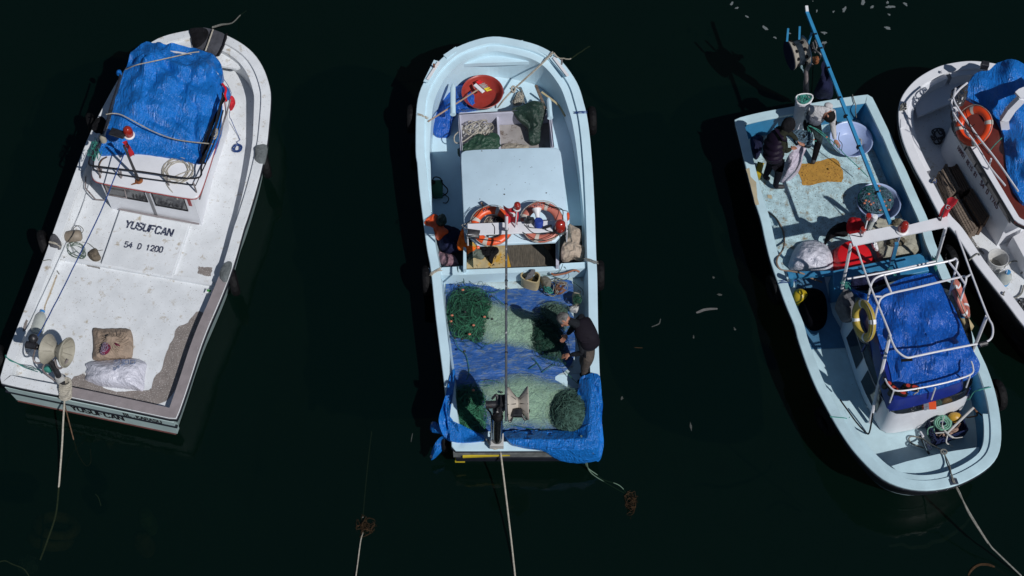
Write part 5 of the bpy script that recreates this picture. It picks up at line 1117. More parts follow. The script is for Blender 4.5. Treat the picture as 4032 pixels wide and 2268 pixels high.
for nm, pts, lb_ in (('tarpaulin_corner', [(300, 900, .7), (250, 870, .6), (150, 860, .45), (160, 745, .45), (230, 745, .5), (280, 850, .65)], 'small square blue tarpaulin corner with eyelet outside the left stern rail'), ('tarpaulin_tail', [(300, 900, .7), (320, 940, .6), (300, 1050, .4), (240, 1120, .3), (170, 1180, .25), (155, 1150, .25), (170, 1060, .35), (240, 940, .55)], 'pointed blue tarpaulin tail hanging off the left stern corner')):
    oo = rag(nm, 'h', pts, lb_, TARP, 'tarpaulin', .03, .02, 10, .03, 17, fold=[(.008, 40, .9)])
    MB().lathe([(.018, 0), (.03, .004), (.03, .008), (.016, .008)], (W('h', 185, 772, .47) if nm == 'tarpaulin_corner' else W('h', 172, 1145, .30))+Vector((0, 0, .02))).obj('eyelet', CHROME, oo)
# right stern mass of tarpaulin hanging over the rails
tz_ = Star('h', [(960, 850, .55), (1150, 855, .5), (1400, 845, .5), (1700, 880, .5), (1830, 890, .52), (1960, 860, .55), (2020, 760, .6), (2040, 640, .6), (2040, 500, .6), (1960, 400, .58), (1880, 330, .55), (1820, 280, .6), (1960, 190, .86), (2060, 200, .9), (2078, 300, .9), (2090, 480, .84), (2105, 560, .82), (2085, 720, .84), (2100, 850, .8), (2115, 990, .7), (2095, 1090, .6), (2070, 1160, .48), (2000, 1215, .35), (1860, 1245, .3), (1650, 1250, .28), (1500, 1225, .3), (1350, 1190, .34), (1250, 1160, .42), (1150, 1100, .55), (1060, 1020, .78), (1000, 930, .80)],
          inner=[(1100, 950, .86), (1250, 950, .84), (1500, 930, .82), (1750, 950, .84), (1950, 950, .86), (2060, 900, .88), (2060, 700, .9), (2075, 400, .92), (2030, 300, .92), (1300, 1060, .80), (1550, 1080, .78), (1800, 1090, .78), (2000, 1080, .75), (1980, 800, .86), (2010, 500, .86), (2000, 650, .86)], c=(1700, 1010), sm=1, res=120)
tag(patch('draped_tarpaulin', tz_, TARP, None, 34, .03, 4.5, .08, seed=19, fold=[(.015, 24, .5)], over=over_rail(O2, .155, .05), vert=True, creases=[(W('h', *c_[0], .8), W('h', *c_[1], .6), c_[2], .05) for c_ in (((1000, 880), (1250, 1140), .06), ((1000, 880), (1500, 1200), -.06), ((1050, 870), (1750, 1130), .06), ((1150, 870), (2000, 1050), -.05), ((1900, 900), (1880, 1230), .05), ((2000, 800), (2080, 1100), -.05), ((1700, 900), (1560, 1200), -.04))]), 'bright blue tarpaulin bulging over the right stern corner of the middle boat', 'tarpaulin')
# nets
nz_ = [(330, 400, .46), (380, 310, .46), (460, 230, .46), (560, 215, .46), (740, 230, .45), (850, 330, .45), (880, 480, .45), (830, 560, .45), (790, 700, .45), (780, 850, .45), (700, 880, .45), (560, 830, .45), (440, 820, .45), (370, 720, .46), (335, 560, .46)]
s1 = Star('g', nz_, .15, res=72)
n1_ = patch('green_fishing_net', s1, NETDK, None, 14, .04, 7, .02, seed=22, fade=True); tag(n1_, 'heaped dark green fishing net with orange floats at the left of the worn tarpaulin', 'fishing net', 'nets on the middle boat')
strands(MB(), s1, 62, .0055, 44, .07, lift=.03, turn=.45).obj('net_rope', ROPEGR, n1_); strands(MB(), s1, 120, .0035, 26, .06, lift=.02).obj('net_twine', ROPEDG, n1_)
def corks(zn, pts, z, par, m=FLOATC, r=(.028, .02, .02), nm='float'):
    for x, y in pts:
        MB().ball(W(zn, x, y, z), r, n=8).obj(nm, m, par)
corks('g', [(528, 265), (405, 555), (393, 622), (650, 668), (605, 770), (775, 572)], .68, n1_)
corks('g', [(553, 517), (405, 655), (440, 815), (520, 825), (480, 215), (845, 340), (862, 597), (546, 965)], .66, n1_, FLOATB)
pale1 = Star('g', [(700, 320, .47), (900, 380, .46), (1060, 450, .46), (1250, 470, .46), (1400, 520, .47), (1550, 600, .5), (1650, 760, .55), (1640, 900, .5), (1500, 1000, .48), (1300, 950, .47), (1100, 930, .46), (900, 880, .46), (740, 900, .46), (640, 800, .47), (640, 500, .48)], .06, sm=2, res=80)
pn = patch('pale_green_netting', pale1, NETGR, None, 16, .02, 5, 0, seed=23, fold=[(.006, 40, 1.7)], fade=True); tag(pn, 'pale green netting spread between the dark net heap and the crouching man', 'fishing net', 'nets on the middle boat')
s2 = Star('g', [(1380, 520, .48), (1450, 440, .48), (1600, 420, .48), (1720, 460, .48), (1740, 600, .48), (1700, 740, .5), (1640, 740, .5), (1500, 600, .48)], .16, res=60)
n2_ = patch('grey_green_net', s2, NETDK, None, 10, .03, 8, .02, seed=24, fade=True); tag(n2_, 'smaller grey green net pile in front of the man', 'fishing net', 'nets on the middle boat')
strands(MB(), s2, 80, .0038, 26, .05, lift=.02, turn=.5).obj('net_twine', mat('grey_green_twine', (.10, .17, .13), .8, .3, 12), n2_)
s3 = Star('g', [(1300, 600, .46), (1450, 560, .5), (1600, 680, .55), (1690, 800, .6), (1710, 960, .6), (1690, 1100, .5), (1560, 1090, .48), (1420, 1010, .46), (1300, 900, .46)], .13, res=60)
n3_ = patch('dark_green_net', s3, NETDK, None, 10, .03, 8, .02, seed=25, fade=True); tag(n3_, 'dark net gathered under the hands of the man on the middle boat', 'fishing net', 'nets on the middle boat')
strands(MB(), s3, 80, .0036, 26, .05, lift=.02, turn=.4).obj('net_twine', ROPEDG, n3_)
pale2 = Star('h', [(560, 290, .48), (760, 285, .48), (950, 260, .48), (1050, 190, .48), (1300, 190, .48), (1500, 260, .5), (1700, 300, .5), (1800, 400, .5), (1700, 600, .5), (1560, 850, .5), (1400, 850, .48), (1200, 780, .48), (980, 840, .48), (800, 820, .48), (760, 600, .48), (640, 400, .48)], .07, res=80)
pn2 = patch('pale_green_netting', pale2, NETGR, None, 16, .02, 5, 0, seed=26, fold=[(.006, 40, 1.4)], fade=True); tag(pn2, 'pale green netting spread under the net hauler of the middle boat', 'fishing net', 'nets on the middle boat')
s4 = Star('h', [(380, 450, .48), (450, 360, .48), (560, 310, .48), (700, 330, .48), (780, 450, .48), (790, 650, .48), (800, 830, .48), (700, 900, .48), (600, 930, .48), (480, 880, .48), (380, 780, .48), (330, 620, .48)], .15, res=72)
n4_ = patch('green_fishing_net', s4, NETDK, None, 14, .04, 7, .02, seed=27, fade=True); tag(n4_, 'bright green rope and net heap at the left stern of the middle boat', 'fishing net', 'nets on the middle boat')
strands(MB(), s4, 90, .0065, 34, .06, lift=.03, turn=.55).obj('net_rope', ROPEGR, n4_); corks('h', [(640, 390), ], .70, n4_); corks('h', [(335, 780), (625, 925), (440, 770), (650, 770), (955, 415)], .62, n4_, FLOATB)
s5 = Star('h', [(1500, 560, .5), (1560, 430, .5), (1700, 380, .52), (1850, 380, .55), (1980, 440, .55), (2050, 560, .55), (2050, 700, .55), (1990, 830, .55), (1850, 890, .55), (1700, 880, .52), (1560, 800, .5), (1500, 680, .5)], .24, res=80)
n5_ = patch('grey_green_net_ball', s5, NETDK, None, 16, .03, 8, .02, seed=28, fade=True); tag(n5_, 'big round grey green net heap at the right stern of the middle boat', 'fishing net', 'nets on the middle boat')
strands(MB(), s5, 190, .0038, 30, .055, lift=.02, turn=.4).obj('net_twine', mat('slate_green_twine', (.075, .15, .12), .8, .35, 12), n5_)
for q_ in ([(440, 830, .5), (480, 930, .45), (550, 990, .45), (580, 1060, .45), (600, 1200, .45), (570, 1290, .5)], [(900, 620, .5), (950, 700, .5), (930, 800, .5), (830, 880, .48), (750, 880, .48)], [(880, 330, .5), (960, 400, .48), (1000, 440, .48)], [(1330, 1040, .5), (1400, 1130, .48), (1440, 1200, .48)], [(1580, 1110, .5), (1500, 1160, .48), (1430, 1210, .48)], [(1380, 1100, .48), (1280, 1170, .48)], [(820, 300, .6), (900, 290, .5), (1000, 255, .5)], [(1700, 1190, .5), (1790, 1290, .5), (1860, 1350, .6)]):
    tag(rope([W('g', *p) for p in q_], .006, ROPEGR, 'net_line'), 'loose dark green net line lying over the worn tarpaulin', 'line', 'loose net lines')
for q_ in ([(680, 300, .6), (850, 285, .55), (960, 320, .52), (965, 400, .5)], [(750, 350, .6), (840, 340, .5), (830, 400, .5), (770, 380, .5), (820, 450, .5)], [(980, 830, .52), (1100, 790, .5), (1250, 820, .5), (1400, 840, .5), (1450, 790, .5)], [(1280, 630, .5), (1400, 630, .5)]):
    tag(rope([W('h', *p) for p in q_], .005, ROPEGR, 'net_line'), 'loose dark green net line lying over the worn tarpaulin', 'line', 'loose net lines')
for st_, par_, m_ in ((s1, n1_, ROPEDG), (s2, n2_, MT['grey_green_twine']), (s3, n3_, ROPEDG), (s4, n4_, ROPEGR), (s5, n5_, MT['slate_green_twine'])):
    big = Star.__new__(Star); big.__dict__ = dict(st_.__dict__); cx_ = st_.c
    kx = 1.08 if st_ in (s4, s5) else 1.25; big.ol = [Vector((cx_.x+(q.x-cx_.x)*kx, cx_.y+(q.y-cx_.y)*kx, q.z)) for q in st_.ol]; big.dome = .04; big.ctrl = []
    strands(MB(), big, 60, .003, 26, .05, lift=.02, turn=.35).obj('loose_mesh', m_, par_)
PG = mat('pale_mesh_twine', (.34, .46, .38), .8, .3, 12)
strands(MB(), pale1, 90, .0014, 30, .05, lift=.012, turn=.25).obj('mesh_threads', PG, pn); strands(MB(), pale2, 100, .0014, 30, .05, lift=.012, turn=.25).obj('mesh_threads', PG, pn2)
# net hauler
pb = W('h', 905, 990, Z2)
hl = MB().tube([pb, W('h', 915, 700, Z2+1.05)], .085, 18).obj('net_hauler', mat('glossy_black_paint', (.01, .012, .014), .15, .2, 4, bump=0, fleck='8d9095', fscale=14, fthr=.72), B2)
MB().box(pb+Vector((0, 0, .09)), (.22, .22, .16), bev=.02).obj('post_foot', GREYPL, hl, 30)
MB().ball(W('h', 915, 690, Z2+1.07), (.09, .09, .06), n=12).obj('post_cap', BLACKR, hl)
dc2 = W('h', 1145, 540, 2.02)
drum(dc2, (1, .02, .03), hl, .265, .33, mat('dusty_rubber', (.42, .38, .33), .55, .1, 6), 10)
mo = MB(); mo.tube([W('h', 780, 555, 2.05), W('h', 930, 550, 2.05)], .062, 12); mo.box(W('h', 945, 520, 2.05), (.14, .20, .14), bev=.02); mo.box(W('h', 895, 625, 1.95), (.10, .12, .16), bev=.02); mo.tube([W('h', 920, 690, 1.85), W('h', 960, 600, 2.0), W('h', 1060, 550, 2.02)], .05, 8); mo.tube(curve([W('h', 850, 490, 2.1), W('h', 900, 440, 2.15), W('h', 920, 500, 2.1)], 4), .02, 6)
mo.obj('hydraulic_motor', BLACKM, hl)
ar = MB(); ar.tube(curve([W('h', 1030, 640, 2.0), W('h', 1050, 745, 1.95), W('h', 1080, 700, 1.95), W('h', 1070, 650, 2.0)], 5), .018, 6); ar.tube(curve([W('h', 1180, 620, 2.0), W('h', 1210, 710, 1.95), W('h', 1240, 710, 1.95), W('h', 1268, 610, 2.05)], 5), .018, 6); ar.obj('guide_arm', BLACKM, hl)
MB().box(W('h', 1135, 648, 2.1), (.15, .12, .1), bev=.015).obj('valve_box', BLACKM, hl)
MB().tube(curve([W('h', 800, 600, 1.9), W('h', 845, 680, 1.5), W('h', 840, 900, 1.0), W('h', 835, 1000, .85)], 6), .015, 6).obj('hydraulic_hose', BLACKR, hl)
MB().tube([W('h', 850, 740, 1.7), W('h', 850, 990, .82)], .02, 6).obj('support_tube', CHROME, hl)
kn = MB(); kn.tube(curve([W('h', 790, 940, .83), W('h', 830, 1010, .83), W('h', 880, 1050, .82), W('h', 945, 1030, .83)], 6), .018, 6); kn.tube(curve([W('h', 860, 1030, .83), W('h', 940, 1035, .84), W('h', 960, 990, .88)], 5), .018, 6)
kn.tube(curve([W('h', 945, 1010, .84), W('h', 950, 1100, .7), W('h', 990, 1430, .38), W('o', 1285, 1350, .12), W('o', 1297, 1460, .0)], 10), .014, 7)
tag(kn.obj('mooring_rope', ROPEW), 'pale mooring rope from the middle boat stern post to the bottom of the picture', 'rope')
sd_ = MB(); sd_.tube(curve([W('h', 1850, 900, .8), W('h', 1890, 1050, .8), W('h', 1905, 1200, .4), W('h', 1935, 1270, .1), W('h', 2030, 1340, .0), W('h', 2110, 1400, -.02), W('y', 50, 1200, 0), W('y', 95, 1250, -.02)], 8), .008, 5)
sd_.tube(curve([W('h', 1860, 900, .8), W('h', 1900, 1060, .8), W('h', 1920, 1200, .4), W('h', 1950, 1300, .05), W('h', 2060, 1390, .0), W('y', 90, 1248, -.02)], 8), .007, 5)
tag(sd_.obj('trailing_line', mat('pale_green_line', (.14, .22, .16), .8)), 'thin green line trailing from the big net heap to brown weed in the water', 'line')
# tyres of boat 2
tyre(W('e', 115, 1010, .62), (1, 0, 0), 'dark tyre fender at the left bow side of the middle boat')
tyre(W('e', 2175, 1030, .62), (1, .05, 0), 'dark tyre fender at the right bow side of the middle boat')
tyre(W('g', 115, 160, .5), (1, .06, 0), 'dark tyre fender left of the cross beam of the middle boat')
tyre(W('g', 2090, 100, .5), (1, 0, 0), 'dark tyre fender right of the cross beam of the middle boat')
tyre(W('h', 325, 960, .42), (1, 0, 0), 'small tyre fender peeping out below the left stern corner of the middle boat', .7)
def lash(zn, a, b2, m, label, n=8, sp=14):
    mb_ = MB()
    for k in range(n):
        p0, p1 = W(zn, a[0]+random.uniform(-sp, sp), a[1]+random.uniform(-sp, sp), a[2]), W(zn, b2[0]+random.uniform(-sp, sp), b2[1]+random.uniform(-sp, sp), b2[2])
        mb_.tube(curve([p0, p0.lerp(p1, .5)+Vector((random.uniform(-.02, .02), random.uniform(-.02, .02), .02)), p1], 4), .005, 4)
    return tag(mb_.obj('tyre_lashing', m), label, 'lashing')
lash('e', (190, 950, 1.02), (300, 1000, .95), ROPEW, 'frayed lashing of the left bow tyre of the middle boat')
lash('e', (1985, 940, 1.0), (2110, 930, 1.0), ROPEBL, 'blue lashing of the right bow tyre of the middle boat')
lash('f', (310, 1400, .8), (430, 1340, .8), ROPEW, 'pale lashing of the left cross beam tyre of the middle boat', 10, 20)
lash('f', (1945, 1240, .83), (2065, 1270, .83), ROPEG, 'grey green lashing of the right cross beam tyre of the middle boat', 8, 20)

for pts_ in ([(1815, 40), (1835, 60), (1860, 180), (1875, 300), (1872, 360), (1862, 340), (1840, 200), (1820, 100)],): ragged('f', [c for p in pts_ for c in p], .388, 'brown_scrape', mat('brown_scrape', (.16, .13, .08), .8, .3, 12), B2, .006, .003)
sm_ = MB()
for x, y, r_ in ((850, 92, 7), (1088, 550, 9), (1532, 535, 8), (1310, 425, 4), (1090, 495, 5), (1252, 260, 4), (1380, 262, 5), (1365, 268, 3), (1620, 270, 3), (1150, 450, 4), (1010, 450, 5), (1590, 300, 3), (1252, 182, 4), (1195, 150, 3), (1560, 840, 20), (830, 600, 6)):
    c0 = W('f', x, y, 1.783); q = [c0+Vector((math.cos(g)*r_/620*(1+.5*nz(Vector((g, x, y)), 1.3)), math.sin(g)*r_/620, 0)) for g in [k*math.tau/9 for k in range(9)]]; sm_.add(q, [tuple(range(9))])
sm_.obj('dirt_spots', mat('dirt_spot', (.08, .085, .09), .8), roof2, 0)
# ================================================================== BOAT 3 (aqua, right of centre; stern at the top)
Z3 = .80
o3 = (fl('j', [(83, 195, Z3), (95, 175, Z3)]) + fl('i', [(250, 1165, Z3), (400, 1132, Z3), (700, 1080, Z3), (1000, 1025, Z3), (1250, 985, Z3), (1440, 960, Z3), (1470, 962, Z3), (1495, 1000, Z3), (1700, 1425, Z3)])
      + fl('j', [(1680, 270, Z3), (1800, 560, Z3), (1990, 1000, Z3), (2108, 1250, Z3)]) + fl('k', [(1690, 430, Z3), (1800, 640, .81), (1890, 870, .82), (1990, 1120, .84), (2110, 1449, .86)])
      + fl('l', [(1720, 300, .88), (1790, 500, .90), (1830, 680, .93), (1850, 850, .96), (1846, 1000, .99), (1815, 1100, 1.02), (1740, 1190, 1.04), (1600, 1280, 1.06), (1450, 1345, 1.08), (1300, 1378, 1.08), (1150, 1385, 1.08), (1000, 1362, 1.06), (850, 1305, 1.04), (740, 1220, 1.02), (650, 1130, 1.0), (550, 1015, .98), (460, 880, .95), (400, 780, .93), (330, 650, .91), (250, 500, .89), (180, 330, .87), (130, 190, .85), (80, 40, .83)])
      + fl('k', [(370, 1230, .82), (270, 1000, .81), (200, 800, .80), (130, 600, Z3), (80, 400, Z3), (40, 200, Z3)]) + fl('j', [(300, 1050, Z3), (250, 860, Z3), (190, 620, Z3), (120, 330, Z3)]))
B3, O3 = boat('aqua fishing boat with blue covered cabin and white pipe frame', o3, .165, .34, (mat('navy_hull', (.006, .010, .022), .5, .2, 5, bump=.1), AQUA, MIDB, AQDECK2), .55, .13)
af = [W('j', *p) for p in [(300, 640, .35), (210, 300, .35), (460, 200, .35), (1150, 60, .35), (1480, 60, .35), (1560, 350, .35), (1880, 1220, .35), (2000, 1460, .35), (1300, 1560, .35), (560, 1600, .35), (420, 1130, .35)]]
afk = WL('k', .35, 20, 60, 110, 430, 190, 700, 290, 1000, 430, 1420, 1000, 1420, 1560, 700, 1560, 330, 1400, 0, 1100, -200, 0, -200)
dkp = [Vector((p.x, p.y, .345)) for p in inset(O3, .20) if p.y > W('k', 900, 720, .35).y]
flat([Vector((p.x, p.y, .346)) for p in dkp], 'working_deck', AQDECK, B3)
ragged('j', [780, 645, 880, 640, 1020, 600, 1110, 585, 1170, 620, 1185, 680, 1210, 720, 1215, 800, 1195, 835, 1080, 830, 960, 850, 850, 870, 790, 870, 775, 800, 745, 735, 765, 690], .35, 'ochre_patch', YPATCH, B3, .012, .0025)
ragged('j', [425, 965, 470, 970, 475, 1010, 430, 1000], .35, 'bare_patch', mat('buff_filler', (.42, .36, .24), .8, .1), B3, .006, .0025)
ragged('j', [205, 700, 240, 690, 250, 780, 310, 840, 320, 1000, 340, 1070, 300, 1080, 270, 950], Z3, 'bare_patch', MT['buff_filler'], B3, .006, .009)
# cabin sole forward: shaded well
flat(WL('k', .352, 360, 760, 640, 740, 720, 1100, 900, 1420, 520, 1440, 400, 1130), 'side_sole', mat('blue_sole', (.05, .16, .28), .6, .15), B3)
# thwart (blue box) forward of the aft deck
bx = WL('k', .80, 725, 690, 1575, 520, 1640, 690, 1300, 760, 735, 880)
MB().slab(bx, .45, .01).obj('engine_box', MIDB, B3, 20)
MB().slab(WL('k', .74, 310, 760, 735, 730, 735, 690, 290, 700), .05).obj('thwart', MIDB, B3, 0)
MB().slab(WL('k', .74, 1575, 640, 1640, 620, 1620, 560, 1560, 580), .05).obj('thwart', MIDB, B3, 0)
# bow: inner ledge and foredeck
i3 = [i for i in range(len(O3)) if O3[i].y < W('l', 400, 700, .9).y]
lo3 = inset(O3, .165); le3 = inset(O3, .26); n_ = len(O3)
st3 = strip(i3, lo3, le3, 'bow_ledge', AQUA, B3, .03, .9)
fz = .90
f3 = [W('l', *p) for p in [(900, 1175, fz), (1030, 1135, fz), (1330, 1065, fz), (1430, 1045, fz), (1660, 1010, fz), (1640, 1110, fz), (1500, 1230, fz), (1300, 1290, fz), (1100, 1280, fz), (980, 1240, fz)]]
MB().slab(f3, .5).obj('foredeck', AQUA, B3, 20)
MB().tube(curve([W('l', 455, 600, .9), W('l', 520, 690, .75), W('l', 600, 800, .6), W('l', 680, 885, .42), W('l', 710, 880, .42), W('l', 740, 720, .8)], 6), .014, 6).obj('hand_line', BLACKR, B3)
for x0, x1, y0, y1 in ((420, 480, 800, 790), (670, 760, 1150, 1190)):
    pass
MB().box(W('l', 1440, 1310, 1.09), (.12, .10, .03), W('l', 1500, 1300, 1.09)-W('l', 1400, 1320, 1.09), bev=.006).obj('bow_roller', CHROME, B3, 0)
# cabin
bz3 = .36; rz3 = 1.50
cbm = [W('l', 790, 850, bz3), W('l', 850, 893, bz3), W('l', 960, 885, bz3), W('l', 1250, 820, bz3), W('l', 1480, 745, bz3), W('l', 1530, 650, bz3), W('k', 1960, 1420, bz3), W('k', 1760, 900, bz3), W('k', 1000, 1010, bz3), W('k', 770, 1190, bz3), W('k', 850, 1440, bz3), W('l', 620, 520, bz3)]
cbm = resample(chaikin(cbm, 1), 64)
ccx = sum(cbm, Vector())/64
def lvl(z, k, dy=0.): return [Vector((ccx.x+(p.x-ccx.x)*k, ccx.y+(p.y-ccx.y)*k+dy, z)) for p in cbm]
cab3 = MB().loft([lvl(bz3, 1.0), lvl(.62, .985), lvl(.97, .95)], 0, False, False).obj('wheelhouse', WHITE2, B3, 50)
MB().loft([lvl(.965, .945), lvl(1.22, .93)], 0, False, False).obj('wraparound_window', GLASS, cab3, 50)
for i in (0, 6, 12, 18, 24, 30, 36, 42, 48, 54, 60):
    a, b2 = lvl(.965, .955)[i], lvl(1.22, .94)[i]; MB().tube([a, b2], .014, 4).obj('window_pillar', DKB, cab3)
roofp = [W('l', 880, 600, rz3), W('l', 905, 640, rz3), W('l', 1000, 635, rz3), W('l', 1250, 570, rz3), W('l', 1540, 480, rz3), W('l', 1560, 420, rz3), W('l', 1540, 200, rz3), W('k', 1960, 1300, rz3), W('k', 1780, 740, rz3), W('k', 1720, 720, rz3), W('k', 1000, 880, rz3), W('k', 960, 930, rz3), W('k', 1100, 1280, rz3), W('l', 780, 260, rz3)]
rf3 = chaikin(roofp, 2)
MB().loft([[Vector((p.x, p.y, 1.20)) for p in inset(resample(rf3, 80), .07)], [Vector((p.x, p.y, 1.24)) for p in resample(rf3, 80)], [Vector((p.x, p.y, 1.42)) for p in inset(resample(rf3, 80), .04)], [Vector((p.x, p.y, rz3)) for p in inset(resample(rf3, 80), .07)]]).obj('cabin_roof', DKB, B3, 40)
sp = thing('solar_lamp', W('l', 1225, 650, 1.1), 'orange framed solar lamp with four small cells fixed to the windscreen of the blue cabin', 'lamp')
spn = Vector((-.25, -.85, .55)).normalized(); spx = W('l', 1285, 630, 1.1)-W('l', 1165, 665, 1.1)
MB().box(W('l', 1225, 650, 1.14), (.22, .15, .02), spx, spn, bev=.005).obj('frame', ORANGE, sp, 0)
pc = MB()
for i in range(4):
    for j in range(2): pc.box(W('l', 1225, 650, 1.14)+spx.normalized()*(.046*(i-1.5))+spn*.014+spn.cross(spx).normalized()*(.066*(j-.5)), (.040, .06, .004), spx, spn)
pc.obj('solar_cells', mat('solar_grey', (.2, .22, .28), .2, bump=0), sp, 0)
# tarpaulin over the cabin
tc3 = Star('k', [(870, 850, 1.30), (1000, 900, 1.5), (1130, 925, 1.62), (1290, 800, 1.55), (1450, 740, 1.55), (1700, 700, 1.55), (1740, 790, 1.55), (1800, 900, 1.55), (1900, 1080, 1.55), (2000, 1330, 1.55), (2060, 1460, 1.55), (2120, 1560, 1.5), (2125, 1590, 1.45), (2100, 1680, 1.38), (1900, 1760, 1.35), (1600, 1860, 1.33), (1420, 1880, 1.32), (1270, 1840, 1.32), (1290, 1720, 1.40), (1240, 1560, 1.44), (1180, 1430, 1.46), (1130, 1250, 1.46), (1110, 1100, 1.46), (1000, 950, 1.4)],
            inner=[(1180, 950, 1.72), (1600, 850, 1.68), (1400, 1000, 1.72), (1700, 1100, 1.70), (1300, 1300, 1.70), (1600, 1400, 1.70), (1900, 1400, 1.68), (1350, 1620, 1.66), (1700, 1600, 1.66), (2050, 1560, 1.6), (1380, 1700, 1.6), (1900, 1680, 1.52)], sm=1, res=110, c=(1600, 1300))
cab_t = patch('blue_tarpaulin', tc3, TARP3, None, 40, .016, 4.5, .05, seed=31, fold=[(.010, 30, .3), (.006, 55, .55)], over=over_flat(inset(resample(rf3, 80), .07), rz3, .02), creases=[(W('k', *c_[0], 1.7), W('k', *c_[1], 1.7), c_[2], .045) for c_ in (((1420, 930), (1450, 1400), .04), ((1640, 780), (1800, 1180), -.04), ((1190, 960), (1260, 1420), .04), ((1800, 1180), (1990, 1340), -.03), ((1280, 1500), (2080, 1480), .05), ((1350, 1250), (1380, 1560), -.03), ((1600, 1200), (1700, 1560), .03))])
tag(cab_t, 'deep blue tarpaulin stretched over the cabin roof inside the white pipe frame', 'tarpaulin')
lm = MB()
for q_ in ([(1090, 450), (1150, 490), (1290, 430), (1400, 470), (1480, 400), (1560, 420)], ): lm.tube([W('l', x, y, 1.42) for x, y in q_], .005, 4)
lm.obj('lashing_cord', GREYC, cab_t)
for a9, b9 in ((50, 55), (57, 62)):  # dark panes for door openings, added to deepen the left wall's shade
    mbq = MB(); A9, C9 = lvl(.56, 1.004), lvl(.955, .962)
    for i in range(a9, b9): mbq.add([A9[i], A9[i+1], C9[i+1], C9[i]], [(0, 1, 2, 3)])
    mbq.obj('side_shade_pane', GLASS, cab3, 0)
# pipe frames
def pipe(name, pts, r=.014, m=WPIPE, par=B3, n=5): return MB().tube(curve([W(*p) for p in pts], n), r, 7).obj(name, m, par)
rf_ = .0
pipe('roof_rail', [('l', 845, 420, 1.72), ('l', 880, 480, 1.74), ('l', 960, 525, 1.75), ('l', 1200, 490, 1.75), ('l', 1420, 440, 1.75), ('l', 1590, 380, 1.75), ('l', 1605, 320, 1.75), ('l', 1590, 270, 1.74)])
for x, y in ((885, 625), (1245, 600), (1545, 495)):
    b0 = W('l', x, y, 1.42); MB().tube([b0, W('l', x+35, y-100, 1.75)], .013, 6).obj('rail_post', WPIPE, B3)
fz_ = 2.0
pipe('upper_frame', [('k', 1040, 1040, 1.55), ('k', 1080, 850, fz_), ('k', 1110, 780, fz_), ('k', 1160, 745, fz_), ('k', 1230, 725, fz_), ('k', 1500, 665, fz_), ('k', 1830, 598, fz_), ('k', 1885, 575, fz_), ('k', 1905, 600, fz_), ('k', 1900, 640, fz_), ('k', 1830, 920, 1.55)], .018)
pipe('upper_frame', [('k', 1115, 1180, 1.55), ('k', 1150, 1030, 1.9), ('k', 1185, 950, fz_), ('k', 1280, 905, fz_), ('k', 1500, 855, fz_), ('k', 1930, 752, fz_), ('k', 1980, 750, fz_), ('k', 1985, 800, fz_), ('k', 1915, 1060, 1.5)], .018)
pipe('frame_tie', [('k', 1210, 730, fz_), ('k', 1245, 820, fz_), ('k', 1280, 900, fz_)], .018)
pipe('frame_tie', [('k', 1820, 600, fz_), ('k', 1900, 700, fz_), ('k', 1975, 810, fz_)], .018)
pipe('frame_tie', [('k', 1130, 935, fz_), ('k', 1190, 938, fz_)], .016)
cz_ = 2.12
big = [('k', 945, 455, cz_), ('k', 1000, 620, cz_), ('k', 1080, 840, cz_), ('k', 1160, 1030, cz_), ('k', 1265, 1290, cz_), ('l', 885, 40, cz_), ('l', 910, 110, cz_), ('l', 950, 180, cz_), ('l', 1030, 235, cz_), ('l', 1110, 225, cz_), ('l', 1300, 185, cz_), ('l', 1620, 122, cz_), ('l', 1720, 100, cz_), ('k', 2230, 1330, cz_), ('k', 2245, 1270, cz_), ('k', 2235, 1200, cz_), ('k', 2190, 1110, cz_), ('k', 2040, 720, cz_), ('k', 1960, 500, cz_), ('k', 1890, 310, cz_)]
pipe('canopy_frame', big, .017, n=4)
pipe('frame_tie', [('k', 1985, 755, cz_-.06), ('k', 2040, 722, cz_)], .016)
MB().tube([W('l', 1655, 128, cz_), W('l', 1725, 112, cz_)], .045, 8).obj('clamp', BLACKM, B3)
MB().tube([W('l', 985, 262, cz_-.1), W('l', 1080, 255, cz_-.1)], .025, 6).obj('black_handle', BLACKR, B3)
for a, b2, r_ in ((('k', 1705, 600, .84), ('k', 1795, 285, cz_), .028), (('k', 810, 860, .90), ('k', 895, 440, cz_), .028), (('l', 1600, 190, .88), ('k', 2188, 1120, cz_), .028), (('l', 715, 800, .40), ('l', 888, 40, cz_), .028), (('k', 1330, 440, 1.2), ('k', 1360, 360, cz_), .02)):
    MB().tube([W(*a), W(*b2)], r_, 6).obj('frame_leg', WPIPE, B3)
MB().tube([W('l', 770, 700, .5), W('l', 835, 410, 1.45)], .015, 6).obj('shroud', BLACKM, B3)
# lamp board
gb_ = [W('k', 880, 345, cz_+.03), W('k', 1300, 262, cz_+.03), W('k', 1345, 280, cz_+.03), W('k', 1800, 165, cz_+.03), W('k', 1840, 265, cz_+.03), W('k', 920, 452, cz_+.03)]
gbo = MB().slab(gb_, .03).obj('lamp_board', WHITE2, B3, 0)
be = W('k', 1380, 310, cz_+.04)
MB().lathe([(.10, 0), (.10, .015), (.08, .03)], be).obj('beacon_base', WH, gbo); MB().lathe([(.07, 0), (.078, .03), (.075, .14), (.06, .16), (.055, .2), (.03, .225), (0, .23)], be+Vector((0, 0, .03))).obj('beacon', LAMPR, gbo, 70)
for x0, y0, x1, y1, mm1 in ((1010, 370, 1060, 180, LAMPR), (1060, 300, 1120, 190, WH)):
    a, b2 = W('k', x0, y0, cz_+.06), W('k', x1, y1, cz_+.32); MB().tube([a, b2], .012, 6).obj('lamp_stalk', WPIPE, gbo)
    MB().lathe([(.045, -.05), (.05, 0), (.045, .05), (0, .06)], b2).obj('mast_light', mm1, gbo)
